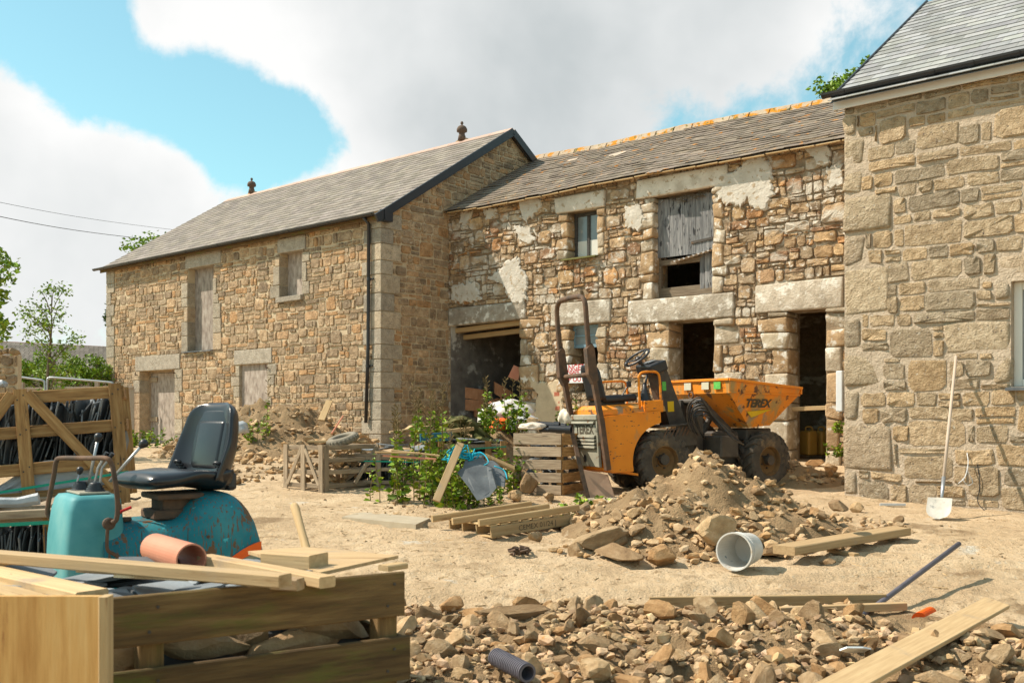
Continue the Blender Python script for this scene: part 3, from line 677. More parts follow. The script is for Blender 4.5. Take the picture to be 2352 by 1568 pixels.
sp_ = WB+FB.q(850)-WB; _x = FB.q(847, .08)
_m = M(); tube(_m, [FB(_x, EZ-.1, .22), FB(_x, EZ-.22, .08), FB(_x-.02, 3, .08), FB(_x-.09, 1.45, .08)], .036, 10); dp_ = obj('drainpipe', _m, m_black, barn, smooth=True)
for zz, dx in ((4.35, 0), (2.6, -.035)):
    _m = M(); tube(_m, [FB(_x+dx, zz-.03, .08), FB(_x+dx, zz+.03, .08)], .042, 10); beam(_m, FB(_x+dx, zz, .05), FB(_x+dx+.11, zz, .05), .03, .03); obj('pipe_clip', _m, m_black, dp_)
# verge cover along the gable
for (w0, z0, w1, z1) in ((-.25, EZ-.13, 3.92, APEX+.02), (3.92, APEX+.02, 8.0, EZ-.13)):
    _m = M(); beam(_m, FG(w0, z0-.05, .14), FG(w1, z1-.05, .14), .05, .17); obj('verge_trim', _m, m_black, barn)
_m = M(); sweep(_m, FG(-.06, EZ-.1, .02), FG(.16, EZ-.1, .02), [(0, -.1), (.16, -.1), (.16, .14), (0, .14)], FG.n); obj('kneeler_cap', _m, m_black, barn)

# ---- old stable range
old = thing('derelict_stone_stable', 'derelict stone stable with patchy whitewash, sagging lichened roof and dark open doorways', 'barn', (2, 18, .9))
mr = random.Random(12); WM = 9.9; EM = 6.02
H = {'cart': FM.rect(1034, 1196, 741, 1060), 'win': FM.rect(1303, 1372, 483, 592), 'loft': FM.rect(1499, 1638, 440, 688), 'low': FM.rect(1306, 1373, 745, 900),
     'door': FM.rect(1535, 1640, 735, 1080), 'rdoor': FM.rect(1806, 1897, 712, 1080)}
H = {k: (max(v[0], .03), v[1], v[2], v[3]) for k, v in H.items()}
H['loft'] = (*H['loft'][:2], FM.z(FM.q(1568), 680), FM.z(FM.q(1568), 442))
LN = {'cart': FM.rect(1030, 1208, 700, 741), 'win': FM.rect(1277, 1391, 446, 482), 'loft': FM.rect(1464, 1672, 397, 441), 'low': FM.rect(1268, 1405, 693, 744), 'door': FM.rect(1444, 1688, 686, 734), 'rdoor': FM.rect(1736, 1938, 646, 712)}
LN = {k: (max(v[0], .01), v[1], v[2] if k not in H else H[k][3]+.004, v[3]) for k, v in LN.items()}
LN['door'] = (LN['door'][0], LN['door'][1], H['door'][3]+.004, H['loft'][2]-.01)
_m = M(); slab(_m, FM, WM, .2, EM+.05, list(H.values()), .5, -.012); wall_m = obj('wall', _m, m_mortar_old, old)
blocks = list(H.values())+list(LN.values()); jb = []
for nm, (a, b, c, d) in H.items():
    big_ = nm in ('cart', 'door', 'rdoor'); z = c
    while z < d-.06:
        h = min(mr.uniform(.2, .5) if big_ else mr.uniform(.16, .4), d-z)
        for side in (0, 1):
            w = mr.uniform(.16, .55) if big_ else mr.uniform(.14, .3); r_ = (a-w, a, z, z+h-.015) if side == 0 else (b, b+w, z, z+h-.015)
            if r_[0] > 0 and not hits(r_, blocks, .01): jb.append((*r_, side)); blocks.append(r_[:4])
        z += h
for q_ in ((1755, 1800, 760, 850), (1672, 1755, 750, 800), (1640, 1690, 800, 880), (1860, 1935, 950, 1040)):
    r_ = FM.rect(*q_)
    if not hits(r_, blocks, .01): jb.append((*r_, 3)); blocks.append(r_)
st = []
for r_ in layout(WM, .3, EM+.02, blocks, (.08, .21), (.12, .42), 95, ((.24, .5), (.17, .33)), 21, split=.25):
    t = pr_(mr, PAL_OLD, .15); n_ = noise.noise(Vector((r_[0]*.6, r_[2]*.6, 2)))
    if n_ > .02: t = tuple(.5*x+.56 for x in t)
    st.append(stone(FM, r_, .015, .022, mr, t, .03, .06, .35, (.08, .34)))
emit(st, wall_m, m_stone_old, 245, 3)
for a, b, c, d, sd in jb:
    n0 = -.42 if sd == 0 else -.08
    obj('jamb_stone', ashlar(FM, a, b+(.03 if sd == 0 else 0)-.003, c, d, n0, mr.uniform(.01, .06), .035, pr_(mr, [(1, .95, .85), (.85, .66, .46), (1.05, 1., .92), (1.0, .78, .55), (.75, .7, .62)]), .05), m_granite_old, wall_m, smooth=True)
for k, (a, b, c, d) in LN.items():
    t = {'cart': .8, 'win': 1.12, 'loft': 1.18, 'low': 1.0, 'door': .95, 'rdoor': 1.15}[k]
    mm = ashlar(FM, a, b, c, d, -.4, .05 if k != 'cart' else .03, .03, t, .025)
    o = obj('lintel', mm, m_wash if k in ('loft', 'win') else m_granite_old, wall_m, smooth=True)
# plaster patches still clinging to the wall
def patch(F, pts, n, parent, mat=m_wash, t=.02, seed=0, name='plaster_patch'):
    q = [(F.q(x), 0, y) for x, y in pts]; q = [(a, F.z(a, y)) for a, _, y in q]; out = []
    rr = random.Random(seed)
    for i in range(len(q)):
        a, b = q[i], q[(i+1) % len(q)]; L_ = math.hypot(b[0]-a[0], b[1]-a[1]); k = max(2, int(L_/.035))
        for j in range(k):
            f = j/k; out.append((a[0]+(b[0]-a[0])*f+rr.gauss(0, .012)+.07*noise.noise(Vector((a[0]*4+f*9, a[1]*4, i))), a[1]+(b[1]-a[1])*f+rr.gauss(0, .012)+.07*noise.noise(Vector((a[1]*4, f*9, i+7)))))
    c = (sum(p[0] for p in out)/len(out), sum(p[1] for p in out)/len(out)); k = len(out)
    v = [(a, z, n-.06) for a, z in out]+[(a, z, n) for a, z in out]+[(c[0]+(a-c[0])*.93, c[1]+(z-c[1])*.93, n+t) for a, z in out]+[(c[0], c[1], n+t*1.1)]; t = .012
    fs = [(i, (i+1) % k, k+(i+1) % k, k+i) for i in range(k)]+[(k+i, k+(i+1) % k, 2*k+(i+1) % k, 2*k+i) for i in range(k)]+[(2*k+i, 2*k+(i+1) % k, 3*k) for i in range(k)]
    m = M(); m.add([F(*p) for p in v], fs, 1., v); obj(name, m, mat, parent, smooth=False)
PT = [[(1648, 405), (1690, 395), (1722, 365), (1745, 352), (1775, 378), (1778, 450), (1760, 485), (1732, 480), (1722, 455), (1700, 475), (1672, 472), (1645, 450)],
      [(1187, 455), (1240, 455), (1247, 475), (1225, 495), (1212, 515), (1200, 490)],
      [(1060, 487), (1090, 483), (1086, 500), (1074, 520), (1062, 512)],
      [(1182, 522), (1215, 520), (1232, 548), (1222, 562), (1195, 550)],
      [(1165, 600), (1190, 590), (1214, 640), (1212, 690), (1185, 700), (1150, 650), (1120, 640), (1150, 620)],
      [(1040, 655), (1090, 650), (1110, 690), (1060, 695), (1038, 690)],
      [(1845, 340), (1890, 328), (1912, 350), (1905, 372), (1880, 380), (1868, 362)],
      [(1900, 385), (1936, 378), (1938, 425), (1905, 435)],
      [(1436, 480), (1470, 470), (1485, 500), (1470, 530), (1440, 522)],
      [(1112, 478), (1145, 480), (1140, 500), (1120, 506)]]
for i, p in enumerate(PT): patch(FM, p, .03, wall_m, seed=i)
patch(FM, [(1215, 870), (1238, 900), (1225, 970), (1262, 985), (1290, 985), (1300, 900), (1290, 870), (1262, 880)], .03, wall_m, m_mortar, seed=70)
for i in range(4): 
    a, _, _, _ = FM.rect(1278, 1290, 880, 900); z_ = FM.z(a, 942-i*16); obj('brick', ashlar(FM, a-.02, a+.12, z_, z_+.085, -.05, .05, .008), m_brick, wall_m)
# window, loft hatch, low window
a, b, c, d = H['win']
for r_ in ((a+.02, a+.09, c, d), (b-.07, b, c, d), (a+.09, b-.07, d-.07, d), (a+.09, b-.07, c, c+.06), ((a+b)/2-.03, (a+b)/2+.03, c+.06, d-.07)):
    obj('window_frame', ashlar(FM, *r_, -.26, -.2, .006, jit=.003), m_frame, old)
for x0, x1 in ((a+.09, (a+b)/2-.03), ((a+b)/2+.03, b-.07)):
    zc = c+(d-c)*.4
    obj('pane', ashlar(FM, x0, x1, zc, d-.07, -.235, -.23, .001, jit=0), m_glass, old); obj('pane_board', ashlar(FM, x0, x1, c+.06, zc, -.236, -.226, .001, jit=0, tint=.85), m_upvc, old)
_m = M(); prism(_m, [FM(a-.07, c-.03, .12), FM(b+.03, c-.03, .12), FM(b+.03, c, -.2), FM(a-.07, c, -.2)], (0, 0, .03)); obj('sill', _m, m_moss, old)
a, b, c, d = H['loft']; mid = FM.z((a+b)/2, 583)
panel(FM, (a+.01, b-.02, mid, d-.03), -.14, m_shutter, old, 'shutter_board', .022, 9)
for r_ in ((a, a+.07, c, d), (b-.06, b, c, d), (a+.07, b-.06, c+.03, c+.2), (a+.07, b-.3, mid-.14, mid-.04)): obj('hatch_frame', ashlar(FM, *r_, -.24, -.17, .005, tint=.55, jit=.004), m_wood_old, old)
panel(FM, (b-.36, b-.06, c+.02, mid), -.18, m_shutter, old, 'shutter_board', .02, 3)
_m = M(); v = []; nn = 26
for i in range(nn+1):
    f = i/nn; v.append(FM(a+.38+f*(b-a-.4), mid-.12+f*.14+.018*math.sin(i*math.pi/1.5), -.02)); 
for i in range(nn+1):
    f = i/nn; v.append(FM(a+.38+f*(b-a-.4), mid-.07+f*.14+.018*math.sin(i*math.pi/1.5), -.35))
_m.add(v, [(i, i+1, nn+2+i, nn+1+i) for i in range(nn)]); obj('corrugated_strip', _m, m_bag, old)
_m = M(); beam(_m, FM(b-.5, mid+.2, -.12), FM(b, mid+.24, -.12), .02, .05, up=(0, 0, 1)); obj('strap_hinge', _m, m_steel, old)
for i in range(26):
    _r = mr; x = mr.uniform(a+.3, b-.05); z_ = d-.02; pts = [FM(x, z_, -.1)]
    for k in range(4): x += mr.gauss(0, .1); z_ -= mr.uniform(-.01, .06); pts.append(FM(x, z_, -.1+mr.uniform(0, .05)))
    if i == 0: _tw = M()
    tube(_tw, smooth_path(pts, 3), .004, 4)
obj('dry_creeper', _tw, m_bark, old, kind='stuff')
a, b, c, d = H['low']; zc = FM.z((a+b)/2, 797)
for r_ in ((a, a+.05, zc, d), (b-.05, b, zc, d), (a+.05, b-.05, d-.04, d), (a+.05, b-.05, zc, zc+.06), ((a+b)/2-.02, (a+b)/2+.02, zc+.06, d-.04), (a+.05, (a+b)/2-.02, (zc+d)/2, (zc+d)/2+.03), ((a+b)/2+.02, b-.05, (zc+d)/2, (zc+d)/2+.03)):
    obj('window_frame', ashlar(FM, *r_, -.2, -.15, .004, jit=0), m_bluegl, old)
obj('pane', ashlar(FM, a+.05, b-.05, zc+.06, d-.04, -.18, -.175, .001, jit=0), m_glass, old)
# lintel timbers in the cart opening, dark interior
a, b, c, d = H['cart']
for z0, n0, n1 in ((d-.2, -.45, -.36), (d-.07, -.2, -.1), (d-.05, -.36, -.3)):
    _m = M(); beam(_m, FM(a-.05, z0-.03, n0), FM(b+.1, z0+.04, n0), .1, .1); obj('ceiling_beam', _m, m_wood_mid, old)
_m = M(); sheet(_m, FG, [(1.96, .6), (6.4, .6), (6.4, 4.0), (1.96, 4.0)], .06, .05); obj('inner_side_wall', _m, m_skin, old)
_m = M(); slab(_m, Frame((FM.o.x+W_[0]*5, FM.o.y+W_[1]*5), S_, N_), WM, .2, EM, [], .2); obj('inner_back_wall', _m, m_mortar_old, old)
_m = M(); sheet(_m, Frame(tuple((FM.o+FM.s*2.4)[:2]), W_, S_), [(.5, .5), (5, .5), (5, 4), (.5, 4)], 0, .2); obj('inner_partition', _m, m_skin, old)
_m = M(); _m.add([FM(0, 3.75, -.5), FM(WM, 3.75, -.5), FM(WM, 3.75, -5), FM(0, 3.75, -5)], [(0, 1, 2, 3)]); obj('upper_floor', _m, m_wood_brown, old)
PM = math.atan(.56)
def sag(s, w): return -.03*math.sin(s*.9)-.035*math.exp(-((s-6)/1.6)**2)+.02*noise.noise(Vector((s*1.5, w*1.5, 0)))+(-.0165*s*w/3)
def dropf(s, l, r):
    if 1.6 < s < 3.2 and .1 < l < .9 and r.random() < .1: return r.uniform(0, .05)
    return r.uniform(.03, .09) if r.random() < .035 else 0
rf_m, base_m, nrm_m = roof_plane(FM, .02, WM+.6, EM+.03, PM, 3.05, .2, m_slate_old, old, .27, .185, 31, 300, z_of=sag, jit=.008, drop=dropf, wj=.3, thick=.009)
_m = M(); 
for i in range(24):
    s = .2+i*.43; p = base_m(s, -.02)+Vector((0, 0, -.02)); beam(_m, p, p+FM.s*.4+Vector((0, 0, mr.uniform(-.01, .01))), .06, .02)
obj('eaves_batten', _m, m_wood_mid, old)
_m = M(); _p = [FM(0, EM+.03+3.05*.56, -3.05), FM(WM+.6, EM-.14+3.05*.56, -3.05), FM(WM+.6, EM-.5, -6.2), FM(0, EM-.5, -6.2)]; _m.add(_p, [(0, 1, 2, 3)]); obj('rear_roof', _m, m_slate_old, old)
s = -.1; Lr = (3.05+.2)/math.cos(PM)
while s < WM+.5:
    _m = M(); pts = []
    for t in (s+.005, s+.42):
        c = base_m(t, Lr)
        pts.append([c+Vector((W_[0], W_[1], 0))*x+Vector((0, 0, z)) for x, z in ((-.21, -.10), (-.13, .03), (0, .085), (.13, .03), (.21, -.10))])
    loft(_m, pts); obj('ridge_tile', _m, m_ridge_old, rf_m, smooth=False); s += .43+mr.uniform(-.01, .02)
for sx, lx, a_ in ((3.1, 2.3, .4), (1.7, 2.75, .1), (3.25, 2.25, .9)):
    p = base_m(sx, lx)+nrm_m*.035; _m = M(); d_ = FM.s*math.cos(a_)+Vector((W_[0], W_[1], .56)).normalized()*math.sin(a_); beam(_m, p-d_*.13, p+d_*.13, .15, .008, up=nrm_m, tint=2.2); obj('slipped_slate', _m, m_slate_old, rf_m)
# bits above the gable junction: sealing slate line
# ---- new house
house = thing('stone_house', 'newly pointed large-stone house at right with pale slate roof and white fascia', 'house', (6, 12, .6))
hr = random.Random(8); WH = 6.; EH = FH.z(0, 250)
Hw = (FH.q(2322), WH-2.4, FH.z(FH.q(2335), 888), FH.z(FH.q(2335), 645))
_m = M(); slab(_m, FH, WH, .2, EH+.15, [Hw], .45, -.002); wall_h = obj('wall', _m, m_mortar_house, house)
_m = M(); sheet(_m, Frame(FH.o[:2], W_, (-.76, .65)), [(0, .2), (0, EH+.1), (3.6, EH+.1+3.6*.66), (7.2, EH+.1), (7.2, .2)], 0., .35); obj('side_wall', _m, m_mortar_house, house)
blocks = [Hw]; qs = []; z = .45; k = 0
for y1, y0, w in ((1140, 1080, .18), (1080, 970, .62), (965, 895, .2), (890, 810, .5), (805, 730, .22), (725, 615, .55), (608, 540, .26), (535, 455, .62), (448, 392, .22), (388, 318, .3), (312, 262, .16)):
    r_ = (0, w, FH.z(.1, y1), FH.z(.1, y0)); qs.append(r_); blocks.append(r_)
for x0, x1, y0, y1 in ((2290, 2345, 585, 640), (2282, 2325, 645, 690), (2170, 2322, 735, 810), (2280, 2326, 815, 880)):
    r_ = FH.rect(x0, x1, y0, y1); r_ = (r_[0], min(r_[1], Hw[0]) if y0 > 640 else r_[1]+.8, r_[2], min(r_[3], 9)); 
    if not hits(r_, blocks, .02): qs.append(r_); blocks.append(r_)
st = [stone(FH, r_, .022, .016, hr, pr_(hr, [(1.1, 1, .86), (1, .93, .82), (.9, .86, .8), (1.15, 1.02, .84), (.8, .78, .74), (1.05, .9, .7)]), .025, .04, .4, (.06, .26)) for r_ in layout(WH, .45, EH, blocks, (.13, .28), (.2, .75), 34, ((.35, .75), (.26, .42)), 41, split=.06)]
emit(st, wall_h, m_stone_house, 280, 4)
for a, b, c, d in qs: obj('quoin', ashlar(FH, a-(.012 if a == 0 else 0), b+hr.uniform(-.03, .03)*(a == 0), c+.014, d-.014, -.3, .016, .05, pr_(hr, [(1.05, 1., .95), (1.12, 1.08, 1.), (.95, .93, .9)]), .045), m_stone_house, wall_h, smooth=True)
# window
a, b, c, d = Hw
for r_ in ((a, a+.09, c, d), (b-.09, b, c, d), (a+.09, b-.09, c, c+.09), (a+.09, b-.09, d-.09, d), ((a+b)/2-.04, (a+b)/2+.04, c+.09, d-.09)): obj('window_frame', ashlar(FH, *r_, -.2, -.12, .01, jit=0), m_upvc, house)
obj('pane', ashlar(FH, a+.09, b-.09, c+.09, d-.09, -.17, -.165, .001, jit=0), m_glass, house)
_m = M(); prism(_m, [FH(a-.04, c-.045, .1), FH(b+.04, c-.045, .1), FH(b+.04, c-.02, -.12), FH(a-.04, c-.02, -.12)], (0, 0, .03)); obj('sill', _m, m_slate_raw, house)
PH = math.atan(.655)
_m = M(); beam(_m, FH(-.1, EH+.075, .09), FH(WH, EH+.075, .09), .2, .03, up=FH.n); obj('fascia', _m, m_white, house)
_m = M(); prism(_m, [FH(-.1, EH-.02, .09), FH(-.1, EH+.17, .09), FH(-.1, EH+.17, -.1), FH(-.1, EH-.02, -.02)], FH.s*-.02); obj('fascia_end', _m, m_white, house)
_m = M(); sweep(_m, FH(-.22, EH+.19, .17), FH(WH, EH+.19, .17), gut_prof(.06, .006), FH.n); gh = obj('gutter', _m, m_black, house)
_m = M(); sweep(_m, FH(-.228, EH+.19, .17), FH(-.2, EH+.19, .17), [(-.062, 0)]+gut_prof(.062, .006)[1:8]+[(.062, 0)], FH.n); obj('gutter_end', _m, m_black, gh)
for px in (1930, 2135, 2225, 2330):
    s = FH.q(px, .17); _m = M(); sweep(_m, FH(s, EH+.19, .17), FH(s+.07, EH+.19, .17), gut_prof(.067, .008), FH.n); tube(_m, [FH(s+.04, EH+.13, .15), FH(s+.04, EH+.09, .12)], .022); obj('gutter_clip', _m, m_black, gh)
rf_h, base_h, nrm_h = roof_plane(FH, -.12, WH, EH+.2, PH, 3.6, .24, m_slate_pale, house, .25, .2, 51, 300, wj=.03, thick=.009)
_m = M(); _p = [FH(-.12, EH+.2+3.6*.655, -3.6), FH(WH, EH+.2+3.6*.655, -3.6), FH(WH, EH, -7.4), FH(-.12, EH, -7.4)]; _m.add(_p, [(0, 1, 2, 3)]); obj('rear_roof', _m, m_slate_pale, house)
_m = M(); beam(_m, FH(-.115, EH+.13, .1), FH(-.115, EH+.13+3.7*.655, -3.6), .03, .1); obj('verge_trim', _m, m_black, house)
# meter cupboard at the corner (stands on the side wall, edge visible)
_m = M(); p = P(1939, 945, 13.3); rbox(_m, p+Vector((-.01, 0, .27)), (.09, .3, .54), .012, 2, rot=math.atan2(.76, .65)-math.pi/2); obj('meter_box', _m, m_white, label='white meter cupboard beside the house corner, left of the large stones', cat='meter box')
_m = M(); tube(_m, [P(1944, 950, 13.2), P(1943, 1060, 13.2)], .014); obj('conduit_pipe', _m, m_white, label='thin white conduit running down below the meter cupboard', cat='pipe')
# ------------------------------------------------------------------ vegetation
def leaf(m, p, s, d, rr, tint):
    d = d.normalized(); a = Vector((rr.gauss(0, 1), rr.gauss(0, 1), rr.gauss(0, 1))); w = d.cross(a)
    if w.length < 1e-3: w = Vector((1, 0, 0))
    w.normalize(); n = d.cross(w); k = s*.30
    m.add([p, p+d*s*.45+w*k+n*s*.06, p+d*s-n*s*.1, p+d*s*.45-w*k+n*s*.06], [(0, 1, 2), (0, 2, 3)], tint)
def plant(px, py, hpx, spread, ns, ls, label, d=None, group=None, mat=None, tall=0, seed=0, name='weed_plant', base=None, cat='weed', dens=1.):
    rr = random.Random(seed*7+int(px)); b = base or (PG(px, py) if d is None else P(px, py, d)); h = hpx*1.15/FL*b.y; b = Vector(b)
    t = thing(name, label, cat, tuple(b), group=group); mf = M(); ms = M()
    for i in range(ns):
        a = rr.uniform(0, 6.28); q = spread*math.sqrt(rr.random()); x = b+Vector((math.cos(a)*q, math.sin(a)*q*.7, -.03)); hh = h*rr.uniform(.55, 1); tl = i < tall
        if tl: hh = h*rr.uniform(1.5, 2.)
        lean = Vector((math.cos(a), math.sin(a)*.7, 0))*rr.uniform(0, .3)*h*(.3 if tl else 1); pts = [x+lean*(f**1.6)+Vector((rr.gauss(0, .01), rr.gauss(0, .01), hh*f)) for f in (0, .33, .66, 1)]
        tube(ms, pts, [.006, .005, .004, .002], 4, cap=False)
        nl = int((20 if not tl else 16)*dens*hh/max(h, .01)+8)
        for k in range(nl):
            f = rr.random()**.8*(.75 if tl else 1); j = min(int(f*3), 2); u = f*3-j; p = pts[j].lerp(pts[j+1], u); an = rr.uniform(0, 6.28)
            leaf(mf, p, ls*1.25*rr.uniform(.6, 1.25)*(1.1-.45*f), Vector((math.cos(an), math.sin(an), rr.uniform(-.35, .7))), rr, rr.choice([.55, .8, 1.05, 1.3, (1.5, 1.35, .9), (1.6, 1.15, .8)]))
        if tl:
            for k in range(16): p = pts[2].lerp(pts[3], rr.random()); an = rr.uniform(0, 6.28); tube(ms, [p, p+Vector((math.cos(an), math.sin(an), .8))*.05], [.003, .007], 4)
    obj('foliage', mf, mat or m_leaf, t); obj('stems', ms, m_stem, t); return t
def tree(base, trunk_h, crown, n, ls, label, mat, seed, clumps=30, name='tree', trunk_r=.12, rr_=.5, group=None, sparse=False, limbs=9):
    rr = random.Random(seed); base = Vector(base); t = thing(name, label, 'tree', tuple(base), group=group)
    c, rad = Vector(crown[0]), Vector(crown[1]); mf = M(); ms = M(); top = c+Vector((0, 0, rad.z*.75))
    tr = [base, base.lerp(top, .4)+Vector((rr.gauss(0, .1), 0, 0)), base.lerp(top, .75), top]
    tube(ms, smooth_path(tr, 5), [trunk_r*(1-.93*i/15) for i in range(16)], 8)
    cl = []
    for i in range(clumps):
        while True:
            v = Vector((rr.uniform(-1, 1), rr.uniform(-1, 1), rr.uniform(-1, 1)))
            if .25 < v.length < 1: break
        cl.append(c+Vector((v.x*rad.x, v.y*rad.y, v.z*rad.z)))
    for p in cl[:limbs*3]:
        f = min(.92, max(.25, (p.z-base.z)/(top.z-base.z)-.15)); s = base.lerp(top, f); tube(ms, smooth_path([s, s.lerp(p, .5)+Vector((0, 0, rad.z*.06)), p], 3), [trunk_r*.3*(1-.12*k) for k in range(7)], 4)
    r0 = min(rad)*rr_
    for i in range(n):
        p = rr.choice(cl); v = Vector((rr.gauss(0, 1), rr.gauss(0, 1), rr.gauss(0, .8))).normalized()*r0*rr.random()**.5
        leaf(mf, p+v, ls*rr.uniform(.6, 1.3), Vector((rr.gauss(0, 1), rr.gauss(0, 1), rr.gauss(-.2, .7))), rr, rr.choice([.75, .9, 1, 1.2, 1.4]))
    obj('crown', mf, mat, t); obj('trunk', ms, m_bark, t); return t
# ------------------------------------------------------------------ background at left
_m = M(); a_, b_ = P(-80, 855, 42), P(300, 862, 40); c_, e_ = P(-80, 786, 46), P(300, 805, 44)
bgh = thing('low_house', 'long low slate-roofed house with red ridge in the far left background', 'house', tuple(Vector((a_.x, a_.y, .9))))
prism(_m, [a_, b_, e_, c_], (0, .1, -.12), .5); rb = obj('roof', _m, m_slate_new, bgh)
for k in range(9):
    _m = M(); f = k/9; rnd.seed(k); p, q = a_.lerp(c_, f), b_.lerp(e_, f)
    for j in range(36): u = j/36; beam(_m, p.lerp(q, u)+Vector((0, -.02, .05)), p.lerp(q, u+.0262)+Vector((0, -.02, .05)), .5, .02, up=(0, -.8, .6), tint=rnd.uniform(.45, .75))
    obj('slate_course', _m, m_slate_new, rb)
_m = M(); beam(_m, c_+Vector((0, 0, .06)), e_+Vector((0, 0, .06)), .25, .14); obj('ridge', _m, m_brick, bgh)
_m = M(); prism(_m, [Vector((a_.x, a_.y+.4, .5)), Vector((b_.x, b_.y+.4, .5)), b_+Vector((0, .4, 0)), a_+Vector((0, .4, 0))], (0, 5, 0)); obj('wall', _m, m_mortar, bgh)
fen = thing('board_fence', 'grey-brown vertical board fence behind the slate crates at left', 'fence', (-13, 29, .9))
for i in range(24):
    x0 = -15.6+i*.165; y0 = 29; zt = EYE+(HY-(868 if i < 14 else 878))/FL*y0
    _m = M(); beam(_m, (x0, y0, .6), (x0, y0, zt+rnd.uniform(-.01, .01)), .15, .02, up=(0, 1, 0), tint=rnd.uniform(.6, .85)); _m.g = [(q[1], q[2], q[0]) for q in _m.g]; obj('board', _m, m_fence, fen)
fe2 = thing('panel_fence', 'pale low trellis-panel fence with square posts in front of the darker fence', 'fence', (-12, 26, .9))
for i in range(4):
    x0 = -13.75+i*.98; zt = EYE+(HY-886+i*1.3)/FL*26
    _m = M(); box(_m, (x0, 25.95, zt-.5), (.1, .1, 1.15)); obj('post', _m, m_fence, fe2)
    for j in range(6):
        _m = M(); beam(_m, (x0+.13+j*.15, 26, .6), (x0+.13+j*.15, 26, zt-.1), .135, .02, up=(0, 1, 0), tint=rnd.uniform(1, 1.25)); obj('board', _m, m_fence, fe2)
    _m = M(); beam(_m, (x0+.05, 25.98, zt-.08), (x0+.93, 25.98, zt-.08), .06, .05, tint=1.2); obj('rail', _m, m_fence, fe2)
for k, (xa, xb, yy, lab) in enumerate(((-10, 103, 866, 'left grey tube barrier behind the big slate crate'), (108, 262, 872, 'right grey tube barrier between the slate crate and the barn'))):
    p = P(xa, yy-5, 20); q = P(xb, yy+5, 20); _m = M(); g_ = Vector((0, 0, -1.1))
    tube(_m, smooth_path([p+g_, p+Vector((0, 0, -.12)), p+Vector((.05, 0, -.02)), p+Vector((.15, 0, 0)), q-Vector((.15, 0, 0)), q-Vector((.04, 0, .03)), q-Vector((0, 0, .15)), q+g_], 4), .021, 8)
    obj('crowd_barrier', _m, m_galv, smooth=True, label=lab, cat='barrier')
    for j in range(1): pass
# stone pier at left edge
pier = thing('stone_pier', 'rough stone gate pier at the far left behind the slate crate', 'pillar', tuple(P(15, 960, 15)))
FP = Frame(tuple(P(-60, 900, 15)[:2]), (1, 0), (0, -1)); _m = M(); w_ = .66; zt = EYE+(HY-815)/FL*15
slab(_m, FP, w_, .5, zt, [], .12); pb = obj('core', _m, m_mortar, pier)
_pr = random.Random(5)
emit([stone(FP, r_, .02, .04, _pr, pr_(_pr, PAL_BARN), .03) for r_ in layout(w_, .5, zt, [], (.12, .2), (.15, .35), 2, ((.2, .3), (.15, .2)), 3)], pb, m_stone, 40, 6)
_m = M()
for i in range(7): scatter_stones(_m, [(FP.o.x+.05+i*.1, 14.98-.1, zt+.04, _pr.uniform(.07, .13), .6)], LIB1)
obj('coping', _m, m_rockw, pier)
# trees
tree((-9.4, 17, .9), 4, (P(-60, 680, 17), (.78, .8, .95)), 1500, .11, 'leafy tree branch entering the frame at the left edge', m_leaf, 4, 26, rr_=.28, trunk_r=.07, name='edge_tree')
tree(tuple(PG(118, 950)*0+Vector((P(118, 900, 23).x, 23, .9))), 3, (P(118, 790, 23)+Vector((0, 0, .2)), (.75, .6, 1.35)), 1500, .085, 'slender sparse birch sapling with bare top left of the barn', m_leaf, 9, 40, name='birch_tree', trunk_r=.05, rr_=.35)
for i, (px, py, rx, rz, lab) in enumerate(((95, 852, .55, .38, 'round yellow-green shrub at the foot of the birch'), (175, 848, .6, .36, 'bright shrub between the birch and the barn'), (222, 850, .4, .34, 'shrub touching the barn corner above the fence'), (50, 850, .4, .3, 'low shrub beside the stone pier'))):
    c = P(px, py, 27); tree((c.x, 27, .9), 1, (c, (rx*1.3, .5, rz*1.2)), 1500, .085, lab, m_leaf, 20+i, 26, name='shrub', trunk_r=.04, rr_=.4)
tree((P(345, 700, 40).x, 40, .9), 5, (P(352, 628, 40), (1.3, 1.3, 1.5)), 3400, .16, 'broad green tree crown rising behind the left end of the barn roof', m_leaf, 31, 50, name='barn_tree', trunk_r=.2, rr_=.35)
tree((P(250, 730, 36).x, 36, .9), 5, (P(258, 716, 36), (.3, .25, .5)), 500, .11, 'small dark tuft of foliage showing past the barn left corner', m_leaf_dark, 33, 10, name='small_tree', trunk_r=.05, rr_=.5)
tree((P(1985, 300, 24).x, 24, .9), 6, (P(1960, 208, 24), (.95, .8, .65)), 2400, .12, 'bright green tree behind the slate roofs at upper right', m_leaf, 35, 34, name='roof_tree', trunk_r=.15, rr_=.35)
# overhead wires
for k, (y0, y1, x1) in enumerate(((458, 528, 400), (490, 548, 326))):
    pts = [P(-80+(x1+80)*f, (y0-10)+(y1-y0+10)*f+7*math.sin(math.pi*f), 24+14*f) for f in np.linspace(0, 1, 12)]
    _m = M(); tube(_m, pts, .006 if k == 0 else .010, 5); obj('overhead_wire', _m, m_wire, label=('upper thin' if k == 0 else 'lower thicker')+' overhead wire sloping down to the barn roof', cat='wire')

